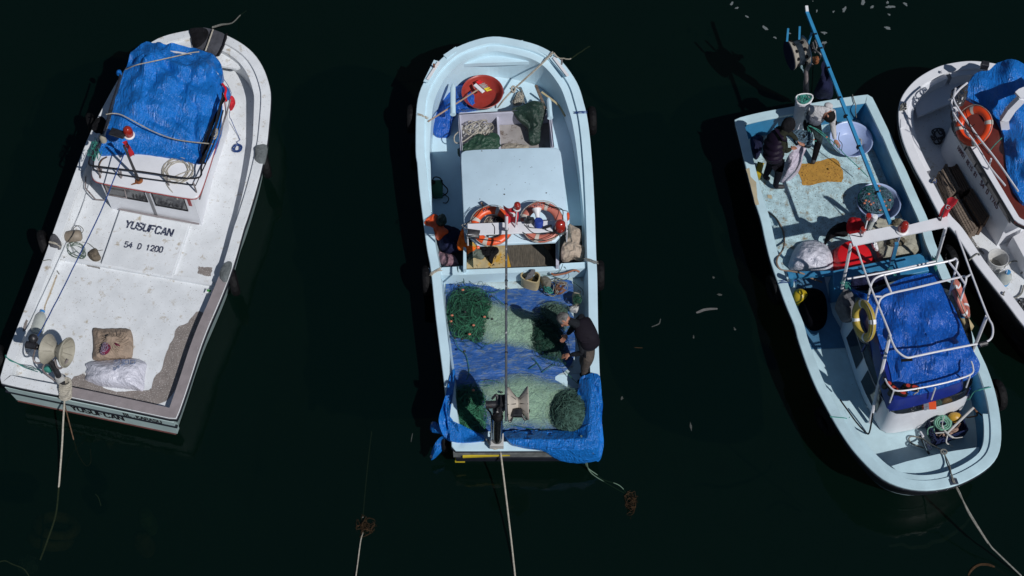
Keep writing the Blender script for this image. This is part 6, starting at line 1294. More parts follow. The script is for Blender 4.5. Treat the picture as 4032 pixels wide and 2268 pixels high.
MB().lathe([(.045, -.05), (.05, 0), (.045, .05), (0, .06)], W('k', 1010, 305, cz_+.12)).obj('mast_light', LAMPR, gbo)
MB().tube([W('k', 1070, 290, cz_+.1), W('k', 1110, 205, cz_+.25)], .035, 8).obj('glass_tube', CLEARB, gbo)
wr = MB()
for q_ in ([(900, 350), (950, 360), (1000, 370)], [(1020, 300), (1045, 270), (1060, 240)], [(1690, 150), (1720, 180), (1750, 215)], [(1750, 215), (1765, 150), (1775, 80)]): wr.tube(curve([W('k', x, y, cz_+.06) for x, y in q_], 4), .007, 4)
wr.obj('wiring', BLKC, gbo)
ff = thing('turkish_flag', W('k', 1760, 200, cz_), 'Turkish flag on a short staff at the right end of the white lamp board', 'flag')
MB().tube([W('k', 1745, 215, cz_+.03), W('k', 1825, -20, cz_+.62)], .010, 6).obj('staff', BLACKM, ff)
flag(W('k', 1812, -5, cz_+.60), .17, .74, (1, -.1, 0), ff, 2, .02)
# long blue pole
pz = 2.17
pole = thing('long_pole', W('k', 1250, 240, pz), 'very long light blue pole reaching from the lamp board out over the stern', 'pole')
pm = mat('bright_blue_paint', (.035, .25, .48), .45, .12, 6, dirt='2b4a5c', dscale=6, dthr=.66)
A1, A2 = W('k', 1268, 245, pz), W('i', 818, 118, pz)
MB().bar(A1, A2, .056, .05).obj('pole_body', pm, pole, 0)
MB().bar(A2+(A2-A1).normalized()*-.02+Vector((0, 0, .012)), W('i', 816, 66, pz+.02), .05, .055).obj('white_tip', WH, pole, 0)
for q_ in (('i', 903, 355), ('i', 960, 498), ('i', 1035, 697), ('i', 1150, 1000), ('i', 1215, 1185), ('j', 1370, 470), ('j', 1560, 945)):
    MB().bar(W(*q_, pz)-(A2-A1).normalized()*.018, W(*q_, pz)+(A2-A1).normalized()*.018, .064, .058).obj('black_tape', BLACKR, pole, 0)
MB().bar(W('k', 1330, 430, 1.75), W('k', 1265, 680, .84), .06, .05).obj('blue_prop', MIDB, B3, 0)
# lifebuoys on the frame
lb_ = lifebuoy(W('k', 1020, 1165, 1.52), (-.95, -.22, .16), 'yellow lifebuoy with reflective bands hung on the left of the blue covered cabin', YELB, .98, .2, tape=WH)
lifebuoy(W('k', 1935, 950, 1.42), (.86, .1, .50), 'faded pink lifebuoy hung on the right of the blue covered cabin above the cream jerrycan', PINKO, .98, .6, tape=WH)
jc_ = thing('jerrycan', W('k', 1950, 1160, .9), 'cream jerrycan with blue cap standing on the right rail of the aqua boat', 'jerrycan')
d_ = W('k', 1990, 1220, 1.0)-W('k', 1900, 1080, 1.0)
MB().box(W('k', 1955, 1165, 1.02), (.40, .15, .26), d_, bev=.035).obj('can_body', JERRY, jc_, 60); MB().lathe([(.05, 0), (.052, .04), (.045, .05), (0, .05)], W('k', 1958, 1120, 1.16)).obj('cap', mat('sky_blue_plastic', (.05, .25, .5), .35), jc_)
# cloths by the cabin
rag('grey_cloth', 'k', [(860, 860, 1.3), (930, 920, 1.3), (940, 1020, 1.25), (930, 1120, 1.15), (890, 1170, 1.05), (800, 1140, 1.0), (770, 1060, 1.05), (745, 1020, 1.1), (780, 930, 1.2), (820, 870, 1.3)], 'grey cloth hanging at the left front corner of the blue covered cabin', GREYC, 'cloth', .10, .05, 7, .1, 33)
rag('navy_cloth', 'k', [(900, 760, 1.3), (1000, 720, 1.32), (1180, 690, 1.32), (1240, 720, 1.32), (1240, 790, 1.25), (1300, 790, 1.2), (1200, 850, 1.1), (1000, 860, 1.1), (910, 830, 1.2)], 'navy cloth hung on a white pipe between the blue box and the cabin', DNAVY, 'cloth', .05, .05, 8, .1, 34)
pipe('rail', [('k', 860, 765, 1.36), ('k', 900, 762, 1.36), ('k', 1240, 700, 1.36), ('k', 1430, 660, 1.36), ('k', 1700, 600, 1.36)], .016)
lash('k', (820, 800, 1.36), (870, 850, 1.3), ROPETEAL, 'teal cord lashing at the left frame leg of the aqua boat', 10, 30)
lash('k', (1680, 560, .9), (1700, 680, .9), ROPETEAL, 'teal cord lashing at the right frame leg of the aqua boat', 10, 20)
lash('k', (215, 800, .83), (370, 790, .75), ROPEBL, 'blue lashing over the left rail of the aqua boat', 6, 16)
lash('k', (1250, 680, 1.37), (1320, 740, 1.3), ROPETEAL, 'teal cord ends on the white pipe above the blue box', 6, 14)
# aft deck contents
sk2 = basin(W('j', 1275, 452, .355), .37, .20, 'large pale lilac plastic basin in the stern of the aqua boat', PALEPL, taper=.64)
MB().tube(curve([W('j', 1350, 380, .4), W('j', 1395, 390, .4), W('j', 1400, 440, .4), W('j', 1385, 480, .4), W('j', 1400, 500, .45)], 5), .010, 5).obj('rope_piece', ROPEW, sk2)
MB().tube(curve([W('j', 1175, 320, .5), W('j', 1165, 390, .45), W('j', 1200, 440, .42), W('j', 1195, 510, .42)], 5), .006, 4).obj('black_string', BLKC, sk2)
nb2 = basin(W('j', 1552, 1112, .355), .37, .24, 'pale lilac plastic basin full of teal net and orange corks under the long blue pole', PALEPL, taper=.74)
s6 = Star('j', [(1367, 943, .60), (1434, 885, .60), (1535, 855, .60), (1636, 876, .60), (1720, 943, .60), (1745, 1027, .60), (1720, 1103, .60), (1653, 1153, .60), (1552, 1162, .60), (1451, 1137, .60), (1384, 1078, .60), (1359, 1011, .60)], .13, res=60)
n6 = patch('net_in_basin', s6, NETBL, None, 10, .03, 8, .03, seed=41); tag(n6, 'teal and blue grey fishing net with orange corks filling the pale basin', 'fishing net')
strands(MB(), s6, 55, .006, 26, .05, lift=.02, turn=.6).obj('net_rope', mat('teal_net_rope', (.015, .13, .12), .7, .3, 12), n6)
strands(MB(), s6, 140, .003, 22, .05, lift=.03, turn=.4).obj('net_twine', mat('blue_grey_twine', (.12, .2, .27), .8, .3, 12), n6)
corks('j', [(1584, 874), (1588, 926), (1478, 958), (1592, 1002), (1446, 1026), (1480, 1038), (1500, 1066), (1524, 1054), (1636, 1038), (1696, 1022), (1654, 1082), (1684, 1122), (1432, 1054), (1596, 1126)], .76, n6, FLOATC, (.026, .02, .02), 'cork')
rs = basin(W('k', 930, 540, .35+.28), .40, .28, 'upturned bright red plastic basin beside the white sack', REDP, up=Vector((0, -.05, -1)), taper=.70)
ws = Star('k', [(292, 650, .38), (310, 590, .38), (345, 500, .38), (400, 430, .38), (490, 392, .38), (580, 400, .38), (660, 440, .38), (720, 500, .38), (740, 560, .38), (735, 650, .38), (725, 715, .38), (640, 728, .38), (500, 715, .38), (330, 690, .38)], .34, sm=1, res=80, p=3)
tag(patch('white_sack', ws, SACK, None, 16, .05, 4.5, .03, seed=43, fold=[(.012, 22, .9)]), 'bulging white plastic sack beside the upturned red basin', 'sack')
rag('red_jacket', 'k', [(870, 190, 1.0), (930, 175, 1.02), (980, 190, 1.0), (1020, 240, .98), (1045, 290, .9), (1000, 330, .85), (930, 330, .85), (870, 310, .9), (860, 250, .95)], 'red and black jacket bundled left of the lamps on the white board', mat('red_fleece', (.42, .012, .018), .8, .15, 5, dirt='0a0a0c', dscale=4, dthr=.52, bump=.4), 'jacket', .12, .04, 8, .1, 44)
rag('black_jacket', 'k', [(640, 400, .55), (680, 310, .65), (740, 250, .75), (860, 215, .85), (870, 300, .8), (870, 350, .8), (760, 340, .75), (690, 380, .65), (660, 430, .55)], 'black jacket sleeve lying over the upturned red basin', BLKC, 'jacket', .06, .03, 8, .08, 45)
rag('canvas_sheet', 'k', [(1000, 200, .8), (1150, 180, .8), (1250, 210, .75), (1400, 190, .7), (1530, 330, .6), (1555, 400, .6), (1550, 520, .6), (1330, 545, .6), (1240, 570, .6), (1160, 545, .6), (1150, 480, .62), (1120, 400, .7), (1100, 300, .76)], 'stained cream canvas sheet lying between the red basin and the right rail', mat('stained_canvas', (.33, .32, .26), .9, .15, 5, dirt='6a6352', dscale=4, dthr=.55, bump=.4), 'canvas', .06, .04, 5, .12, 46)
rag('camouflage_cloth', 'k', [(1230, 400, .78), (1300, 360, .8), (1400, 370, .8), (1420, 430, .76), (1300, 460, .74), (1230, 450, .74)], 'crumpled brown camouflage cloth on the canvas sheet below the white board', mat('camouflage', (.14, .12, .08), .9, .3, 9, dirt='0e0f0c', dscale=14, dthr=.5), 'cloth', .06, .04, 10, .05, 47)
rag('camouflage_cloth', 'k', [(1270, 220, .8), (1340, 190, .82), (1390, 220, .8), (1370, 250, .78), (1290, 260, .78)], 'crumpled camouflage cloth beside the net basin above the white board', MT['camouflage'], 'cloth', .06, .04, 10, .05, 48)
rag('plastic_bag', 'k', [(1080, 420, .72), (1130, 415, .72), (1160, 470, .7), (1155, 500, .68), (1120, 490, .7)], 'small white plastic bag right of the red basin', WH, 'bag', .04, .03, 14, .03, 49)
hose3 = rope([W('k', 100, 130, .37), W('k', 180, 190, .37), W('k', 240, 290, .37), W('k', 262, 400, .37), W('k', 245, 490, .6), W('k', 200, 560, .82), W('k', 190, 620, .84), W('k', 230, 680, .80), W('k', 330, 695, .78), W('k', 430, 715, .76), W('k', 520, 760, .6), W('k', 620, 800, .5)], .016, mat('tan_hose', (.2, .14, .1), .6), 'hose', n=8); tag(hose3, 'tan hose curving along the left rail past the white sack', 'hose')
bb = Star('k', [(370, 930, .37), (400, 870, .37), (500, 850, .37), (620, 870, .37), (670, 980, .37), (670, 1180, .37), (600, 1260, .37), (500, 1260, .37), (430, 1150, .37)], .26, res=50, p=4)
tag(patch('black_bag', bb, mat('black_plastic', (.0025, .0025, .004), .95, .2, 6, crinkle=20, bump=.2, spec=.05), None, 12, .03, 5, .02, seed=50), 'large black drum bag standing in the shade left of the cabin', 'bag')
yb_ = thing('yellow_container', W('k', 400, 975, .38), 'yellow container half hidden in the shade inside the left rail', 'container')
MB().lathe([(.10, 0), (.12, .03), (.12, .22), (.08, .26), (.04, .28), (.04, .31), (0, .31)], W('k', 395, 975, .38)).obj('container_body', mat('yellow_plastic', (.45, .32, .01), .4), yb_)
MB().tube([W('k', 325, 830, .5), W('k', 325, 745, 1.05)], .045, 10).obj('blue_bollard', MIDB, B3)
yf = MB().box(W('j', 335, 720, .45), (.12, .30, .2), Vector((1, -.3, 0)), bev=.03).obj('yellow_can', MT['yellow_plastic']); tag(yf, 'yellow can behind the hooded person beside the left rail', 'can')
bt3 = Star('j', [(240, 350, .36), (380, 345, .36), (390, 420, .36), (350, 560, .36), (300, 620, .36), (260, 500, .36)], .22, res=40)
tag(patch('dark_net_heap', bt3, DNAVY, None, 10, .05, 8, .02, seed=51), 'dark heap of gear in the shade of the left stern corner', 'gear heap')
# stern sack of rope
sr = Star('i', [(700, 985, 1.22), (760, 955, 1.22), (860, 955, 1.22), (890, 985, 1.22), (850, 1050, 1.22), (780, 1075, 1.2), (715, 1050, 1.2)], -.02, res=40)
rsk = thing('rope_sack', W('i', 790, 1200, .4), 'tall white sack open at the top with teal rope standing at the stern rail', 'sack')
rim_ = [sr.at(i, 1.0) for i in range(40)]
low_ = [Vector((p.x+.02, p.y-.02, .38)) for p in rim_]; midr = [p.lerp(q_, .5)+Vector((nz(p, 6)*.05, nz(p, 6, 2)*.05, 0)) for p, q_ in zip(rim_, low_)]
ins_ = [p.lerp(sum(rim_, Vector())/40, .10)-Vector((0, 0, .05)) for p in rim_]
MB().loft([low_, midr, rim_, ins_], 0, True, True).obj('sack_body', SACK, rsk, 60)
strands(MB(), sr, 22, .008, 12, .045, lift=.0, tmax=.8, turn=.7).obj('teal_rope', ROPETEAL, rsk)
MB().tube([p+Vector((0, 0, .0)) for p in rim_[::2]], .014, 5, True).obj('rolled_rim', WH, rsk)
# hauler on the stern
sb_ = W('i', 820, 950, Z3)
h3 = MB().tube([sb_, W('i', 815, 720, 1.45), W('i', 850, 640, 1.62)], [.05, .045, .04], 8).obj('net_hauler', GPIPE, B3)
MB().tube(curve([W('i', 790, 950, .8), W('i', 800, 800, 1.2), W('i', 850, 680, 1.5), W('i', 880, 650, 1.6)], 5), .02, 6).obj('hydraulic_hose', GPIPE, h3)
c3 = W('i', 730, 540, 1.72); ax3 = (W('i', 800, 520, 1.74)-W('i', 660, 560, 1.72)); ax3.normalize()
prof = [(0, -.17), (.255, -.165), (.275, -.15), (.26, -.13), (.19, -.03), (.19, .03), (.25, .12), (.262, .14), (.26, .155), (0, .155)]
dr3 = MB().lathe(prof, c3, ax3, 28).obj('net_drum', mat('dirty_cream_rubber', (.32, .29, .25), .6, .15, 8), h3, 40)
MB().lathe([(0, -.172), (.27, -.172), (.272, -.168), (0, -.168)], c3, ax3, 28).obj('navy_cover', DNAVY, dr3)
MB().lathe([(.262, .14), (.285, .15), (.262, .16)], c3, ax3, 28).obj('blue_ring', mat('pale_blue_steel', (.2, .32, .45), .4), dr3)
hol = MB(); X_ = ax3.orthogonal().normalized(); Y_ = ax3.cross(X_)
for k in range(10):
    g = k*math.tau/10; q_ = X_*math.cos(g)+Y_*math.sin(g)
    for o9 in (-.085, .075): MB().ball(c3+q_*.225+ax3*o9, (.035, .035, .035), n=8).obj('drum_hole', BLKC, dr3)
rw = MB()
for k in range(9): rw.lathe([(.208+.006, -.05+k*.0125), (.214+.012, -.044+k*.0125), (.208, -.038+k*.0125)], c3, ax3, 24)
rw.obj('wound_line', mat('grey_blue_line', (.2, .24, .28), .8, .3, 20), dr3)
for q_ in ([('i', 618, 420, 1.95), ('i', 630, 290, 2.2)], [('i', 743, 400, 1.95), ('i', 748, 270, 2.2)], [('i', 835, 450, 1.85), ('i', 870, 330, 2.1)]): MB().bar(W(*q_[0]), W(*q_[1]), .035, .02).obj('guide_horn', pm, h3, 0)
mo = MB(); mo.tube([W('i', 850, 500, 1.74), W('i', 900, 480, 1.76)], .07, 10); mo.tube(curve([W('i', 880, 430, 1.9), W('i', 900, 500, 1.85), W('i', 960, 560, 1.8), W('i', 940, 620, 1.7)], 5), .02, 6); mo.tube(curve([W('i', 900, 410, 1.9), W('i', 920, 470, 1.85), W('i', 900, 540, 1.8)], 5), .02, 6); mo.box(W('i', 970, 470, 1.85), (.1, .06, .06)); mo.obj('hydraulic_motor', BLACKM, h3)
rag('ginger_knot', 'i', [(870, 570, 1.7), (900, 575, 1.72), (950, 580, 1.72), (955, 610, 1.7), (930, 650, 1.66), (895, 640, 1.66)], None, BRASS, None, .05, .03, 14, .03, 52, parent=h3)
tw_ = MB()
for k in range(6): tw_.tube(curve([W('i', 760+random.uniform(-12, 12), 640, 1.6), W('i', 770+random.uniform(-14, 14), 690, 1.5), W('i', 785+random.uniform(-18, 18), 700+random.uniform(10, 65), 1.4)], 4), .006, 4)
tw_.obj('hanging_twine', mat('pale_blue_line', (.25, .36, .4), .8), h3)
nv = Star('i', [(960, 650, 1.95), (1010, 610, 2.0), (1060, 630, 1.98), (1065, 670, 1.9), (1050, 740, 1.7), (1080, 850, 1.4), (1095, 960, 1.0), (1070, 1000, .88), (940, 1000, .88), (880, 960, .95), (930, 850, 1.3), (980, 740, 1.7)], .06, c=(1010, 850), res=60, sm=1)
tag(patch('navy_curtain', nv, DNAVY, None, 14, .02, 6, .03, seed=53, fold=[(.03, 30, 0)]), 'long navy cloth hanging from the blue pole down to the stern rail', 'cloth')
lr = MB(); lr.tube([W('i', 885, 650, 1.6), W('i', 870, 940, .85)], .009, 5); tag(lr.obj('hanging_hose', BLACKR), 'thin black hose hanging beside the hauler post at the stern', 'hose')
tag(rope([W('i', 1285, 965, .82), W('i', 1300, 1020, .83), W('i', 1320, 1080, .82), W('i', 1315, 1130, .7), W('i', 1325, 1200, .45)], .010, ROPEG, 'rope_end'), 'grey rope end over the stern rail beside the pale basin', 'rope')
# bow gear
ct = thing('blue_crate', W('l', 1400, 900, .36), 'navy plastic crate in the bow under the mint rope coil and anchor', 'crate')
Q = [W('l', x, y, .60) for x, y in ((1220, 770), (1480, 690), (1560, 860), (1290, 960))]
for a, b2 in zip(Q, Q[1:]+Q[:1]):
    mbc = MB()
    for zz_ in (.0, -.07, -.14, -.21): mbc.bar(a+Vector((0, 0, zz_)), b2+Vector((0, 0, zz_)), .018, .028)
    for k in range(10): q_ = a.lerp(b2, k/9); mbc.bar(q_, q_-Vector((0, 0, .23)), .016, .016)
    mbc.obj('crate_side', mat('navy_plastic', (.01, .018, .07), .45), ct, 0)
MB().slab([Vector((p.x, p.y, .38)) for p in Q], .01).obj('crate_bottom', MT['navy_plastic'], ct, 0)
gcoil = MB()
for L in range(5):
    for k in range(3):
        c0 = W('l', 1345, 805, .64+.022*L); r_ = .145-.03*k-.006*L
        gcoil.tube([c0+Vector((math.cos(g)*r_+.01*nz(Vector((g, L, k)), 1.3), math.sin(g)*r_*.95, .012*math.sin(g*2+L))) for g in [x*math.tau/18 for x in range(18)]], .011, 5, True)
gcoil.tube(curve([W('l', 1270, 830, .66), W('l', 1220, 850, .62), W('l', 1215, 900, .5), W('l', 1240, 945, .42), W('l', 1265, 900, .5), W('l', 1270, 840, .62)], 5), .010, 5)
tag(gcoil.obj('rope_coil', mat('mint_rope', (.18, .38, .28), .7, .2, 14)), 'mint green rope coil in the navy crate in the bow', 'rope')
pkr = Star('l', [(1280, 880, .56), (1400, 860, .56), (1500, 790, .56), (1520, 830, .56), (1420, 900, .56), (1300, 940, .54)], .07, res=40)
tag(strands(MB(), pkr, 16, .012, 20, .05, turn=.4).obj('pink_rope', mat('pinkish_rope', (.36, .24, .19), .8, .2, 20)), 'pinkish brown rope in the navy crate under the mint coil', 'rope')
tag(MB().ball(W('l', 1450, 755, .66), (.115, .09, .09), n=14).obj('yellow_float', mat('ochre_float', (.50, .28, .03), .4, .15, 6)), 'ochre yellow float on the navy crate in the bow', 'float')
an = thing('anchor', W('l', 1400, 850, .7), 'grey anchor lying across the navy crate in the bow', 'anchor')
MB().tube([W('l', 1610, 670, .80), W('l', 1380, 890, .70)], .020, 8).obj('shank', GREYPL, an)
MB().tube(curve([W('l', 1355, 745, .80), W('l', 1340, 830, .74), W('l', 1380, 890, .70), W('l', 1440, 930, .66), W('l', 1515, 925, .62)], 6), [.008]*6+[.018]*12+[.008]*7, 8).obj('fluke_arm', GREYPL, an)
MB().tube(curve([W('l', 1280, 890, .66), W('l', 1380, 890, .68), W('l', 1375, 970, .6), W('l', 1430, 1005, .5)], 6), .012, 6).obj('second_arm', GREYPL, an)
MB().tube(curve([W('l', 1610, 670, .8), W('l', 1635, 700, .74), W('l', 1680, 735, .66)], 4), .012, 6).obj('anchor_ring', BRASS, an)
tag(rope([W('l', 1625, 690, .78), W('l', 1640, 735, .7), W('l', 1590, 750, .62), W('l', 1550, 755, .6)], .014, ROPEBR, 'rope_end'), 'brown rope end tied to the anchor ring', 'rope')
cl_ = thing('folding_clamp', W('l', 1190, 950, .4), 'pair of steel and black fittings lying on the foredeck of the aqua boat', 'fitting')
MB().tube([W('l', 1150, 880, .42), W('l', 1175, 920, .45)], .022, 6).obj('steel_end', WPIPE, cl_); MB().tube([W('l', 1150, 880, .41), W('l', 1215, 1040, .42)], .022, 6).obj('steel_bar', CHROME, cl_); MB().tube([W('l', 1145, 910, .40), W('l', 1225, 1070, .40)], .02, 6).obj('dark_bar', BLACKM, cl_)
MB().box(W('l', 1220, 1010, .46), (.06, .12, .05), Vector((1, .3, 0))).obj('shackle', CHROME, cl_)
mr3 = MB()
mr3.tube(curve([W('l', 1180, 1020, .38), W('l', 1080, 980, .38), W('l', 1050, 940, .38), W('l', 1080, 918, .40), W('l', 1160, 935, .42), W('l', 1230, 980, .6), W('l', 1345, 1050, .93), W('l', 1380, 1150, .95), W('l', 1440, 1300, 1.12), W('w', 760, 510, .9), W('w', 900, 770, .62), W('w', 1100, 1090, .32), W('w', 1200, 1200, .2), W('w', 1460, 1449, .02)], 8), .013, 6)
mr3.tube(curve([W('l', 1345, 1050, .95), W('l', 1400, 1160, 1.0), W('l', 1430, 1300, 1.12), W('w', 775, 515, .9), W('w', 880, 760, .64), W('w', 1090, 1090, .34)], 8), .010, 6)
mr3.tube([W('l', 1350, 1055, .93)+Vector((math.cos(g)*.05, math.sin(g)*.04, .02)) for g in [x*.7 for x in range(9)]], .014, 6, True)
tag(mr3.obj('mooring_rope', ROPEG), 'grey mooring rope over the bow of the aqua boat running to the lower right corner', 'rope')
tag(rope([W('l', 1530, 540, .7), W('l', 1545, 580, .6), W('l', 1570, 600, .6), W('l', 1610, 540, .8), W('l', 1660, 515, .95), W('l', 1760, 490, .93)], .009, ROPETEAL, 'teal_line', jit=.01), 'teal line from the right bow tyre into the aqua boat', 'line')
tag(rope([W('l', 370, 748, .96), W('l', 500, 760, .93), W('l', 520, 770, .8), W('l', 540, 750, .8)], .008, ROPETEAL, 'teal_line'), 'thin teal line over the left bow rail at the tyre', 'line')
# boots on the roof rail
for i_, (x, y, a_, lb__) in enumerate(((970, 525, -.45, 'black boot sole with red tread, lowest of the three on the roof edge'), (1075, 485, -.25, 'black boot sole with red tread at the right of the three on the roof edge'), (905, 480, -.9, 'black boot sole with red tread at the left of the three on the roof edge'))):
    bt_ = thing('boot', W('l', x, y, 1.7), lb__, 'boot', 'boots drying on the cabin roof'); X = Vector((math.cos(a_), math.sin(a_), 0)); Yv = Vector((-X.y, X.x, 0)); c0 = W('l', x, y, 1.72)
    ol = []
    for k in range(20):
        g = k*math.tau/20; wv = .052*(1+.18*math.cos(g)-.22*abs(math.cos(g*1.0))**6)
        ol.append(c0+X*math.cos(g)*.14+Yv*math.sin(g)*wv)
    s_ = MB().slab(ol, .07, .01).obj('sole', BLACKR, bt_, 30); s2_ = [Vector((p.x, p.y, p.z+.004)) for p in inset(ol, .018)]
    for o1_, w1 in ((-.055, .035), (.055, .05)): MB().slab([c0+X*(o1_+math.cos(k*math.tau/12)*w1)+Yv*math.sin(k*math.tau/12)*.03+Vector((0, 0, .006)) for k in range(12)], .012).obj('red_tread', mat('red_rubber', (.38, .04, .03), .6), bt_, 0)
    MB().tube([c0-X*.09-Vector((0, 0, .05)), c0-X*.09-Vector((0, 0, .25))+Vector((0, .03, 0))], .05, 10).obj('shaft', BLACKR, bt_)
tag(rope([W('l', 1125, 505, 1.76), W('l', 1130, 530, 1.7), W('l', 1100, 550, 1.66), W('l', 1090, 560, 1.6)], .010, ROPEW, 'cord_end'), 'pale cord end knotted on the roof rail beside the boots', 'cord')
# tyres of boat 3
tyre(W('k', 165, 870, .5), (1, .28, 0), 'dark tyre fender on the left side of the aqua boat below the white sack')
tyre(W('l', 335, 790, .5), (1, .55, 0), 'black tyre fender on the left bow side of the aqua boat')
tyre(W('l', 1820, 560, .55), (1, .2, 0), 'tyre fender on the right bow side of the aqua boat')
tyre(W('k', 1830, 580, .5), (1, .35, 0), 'tyre fender between the aqua boat and its white neighbour behind the pipe frame')
# ================================================================== BOAT 4 (white, right edge)
Z4 = .88
o4 = (fl('m', [(560, 118, 1.12), (700, 90, 1.14), (800, 80, 1.15), (900, 86, 1.15), (1060, 110, 1.14), (1240, 180, 1.1), (1420, 330, 1.05), (1640, 620, 1.0), (1900, 1010, .95), (2300, 1640, .88), (2500, 1960, .88), (2300, 2130, .88), (1600, 2640, .88)])
      + fl('n', [(1098, 1285, Z4), (960, 1095, Z4), (800, 895, Z4), (700, 768, Z4), (640, 680, Z4), (560, 556, .9), (480, 440, .92)])
      + fl('m', [(580, 1380, .92), (500, 1230, .94), (440, 1110, .96), (370, 990, .98), (300, 850, 1.0), (250, 720, 1.02), (225, 600, 1.04), (218, 500, 1.06), (230, 410, 1.08), (270, 330, 1.09), (350, 240, 1.10), (440, 178, 1.11)]))
B4, O4 = boat('white fishing boat at the right edge with maroon lettering on its wheelhouse', o4, .17, .62, (mat('black_red_hull', (.012, .010, .012), .5, .2, 5), WHITE2, WHITE2, WHITE), .25, .05)
n_ = len(O4)
i4 = [i for i in range(n_) if O4[i].y > W('m', 400, 1000, 1.).y]
strip(i4, inset(O4, .17), inset(O4, .27), 'bow_ledge', WHITE2, B4, .05, .63)
MB().slab(fl('m', [(375, 535, .84), (420, 520, .84), (640, 425, .84), (800, 230, .84), (700, 180, .84), (540, 190, .84), (400, 300, .84), (345, 420, .84)]), .05).obj('foredeck', WHITE2, B4, 20)
MB().tube([W('m', 572, 165, 1.16), W('m', 568, 180, 1.16)], .02, 6).obj('cleat', WPIPE, B4)
w1 = [W('m', *p) for p in ((640, 560, 1.3),)]
bz4 = .62
c4 = [W('m', 570, 850, bz4), W('m', 562, 800, bz4), W('m', 600, 700, bz4), W('m', 700, 610, bz4), W('m', 900, 520, bz4), W('m', 1300, 560, bz4), W('m', 1700, 1100, bz4), W('n', 1240, 420, bz4), W('n', 862, 590, bz4)]
d4 = (c4[8]-c4[0])
WZ = 1.42
c4t = [Vector((p.x, p.y, WZ)) for p in c4]; cen = sum(c4t, Vector())/9; c4t = [p.lerp(Vector((cen.x, cen.y, p.z)), .03) for p in c4t]
cab4 = MB().loft([c4[::-1], c4t[::-1]], 0, False, True).obj('wheelhouse', WHITE2, B4, 40)
wu = Vector((c4t[0]-c4[0])).normalized()
def onw(x, y):      # point of the left wall seen at m(x, y)
    n9 = d4.cross(wu).normalized(); r = W('m', x, y, 0)-CAMP; t = (c4[0]-CAMP).dot(n9)/r.dot(n9); return CAMP+r*t
ta, tb_ = onw(700, 800), onw(852, 1040); text('HAMDi REiS 81', ta, tb_, wu, .10, MAROON, cab4, lift=.006)
ta, tb_ = onw(885, 1085), onw(1022, 1290); text('54 D 1745', ta, tb_, wu, .105, MAROON, cab4, lift=.006)
# window band and roof
bd0 = [Vector((p.x, p.y, 1.40)) for p in inset(c4, -.012)]; bd1 = [Vector((p.x, p.y, 1.60)) for p in inset(c4, .03)]
MB().loft([bd0[::-1] if 0 else bd0, bd1], 0, False, True).obj('window_band', GLASS, cab4, 30)
for k_ in (.06, .22, .40, .60, .80): a = bd0[0].lerp(bd0[8], k_); MB().tube([a, bd1[0].lerp(bd1[8], k_)], .016, 4).obj('window_pillar', BLACKP, cab4)
R4 = 1.66
r4 = [W('m', *p, R4) for p in ((668, 560), (650, 500), (672, 420), (740, 360), (860, 300), (1000, 250), (1400, 300), (1900, 1000), (1500, 1500), (1180, 1420), (1128, 1330))]
r4c = chaikin(r4, 1)
MB().slab(r4c, .06, .01).obj('roof', mat('maroon_roof', (.13, .025, .018), .35, .15, 4), B4, 30)
rim4 = resample(r4c, 90); MB().loft([[p+Vector((0, 0, .004)) for p in rim4], [p+Vector((0, 0, .03)) for p in rim4], [p+Vector((0, 0, .03)) for p in inset(rim4, .10)], [p+Vector((0, 0, .004)) for p in inset(rim4, .10)]], 0, False, False).obj('roof_rim', WHITE2, B4, 30)
MB().loft([inset(rim4, -.012), [p-Vector((0, 0, .07)) for p in inset(rim4, -.012)]], 0, False, False).obj('roof_edge', BLACKP, B4, 30)
RZ = 1.98
MB().tube(curve([W('m', 780, 260, RZ), W('m', 710, 320, RZ), W('m', 655, 400, RZ), W('m', 660, 480, RZ), W('m', 700, 560, RZ), W('m', 850, 760, RZ), W('m', 960, 940, RZ), W('m', 1090, 1100, RZ)], 5), .018, 6).obj('guard_rail', WPIPE, B4)
MB().tube(curve([W('m', 665, 385, RZ+.1), W('m', 700, 460, RZ+.1), W('m', 860, 690, RZ+.1), W('m', 1010, 880, RZ+.1), W('m', 1195, 1145, RZ+.1)], 5), .018, 6).obj('guard_rail', WPIPE, B4)
for a, b2 in (((975, 880, RZ+.1), (950, 965, 1.7)), ((690, 480, RZ+.1), (672, 570, 1.7)), ((665, 385, RZ+.1), (630, 400, 1.9)), ((685, 305, 2.3), (665, 385, RZ+.1))): MB().tube([W('m', *a), W('m', *b2)], .016, 6).obj('rail_post', WPIPE, B4)
# arch
arp = [W('m', 1090, 630, 1.72), W('m', 1080, 560, 1.95), W('m', 1140, 470, 2.2), W('m', 1225, 385, 2.45)]
for a, b2 in zip(arp, arp[1:]): MB().bar(a, b2, .14, .10).obj('arch_leg', WHITE2, B4, 0)
MB().slab([W('m', *p, 2.5) for p in ((1170, 335), (1200, 310), (1500, 190), (1600, 260), (1260, 380), (1215, 385))], .05).obj('arch_top', WHITE2, B4, 0)
MB().box(W('m', 922, 118, 1.78), (.13, .10, .14), Vector((1, -.2, 0)), bev=.01).obj('floodlight', BLACKM, B4, 0)
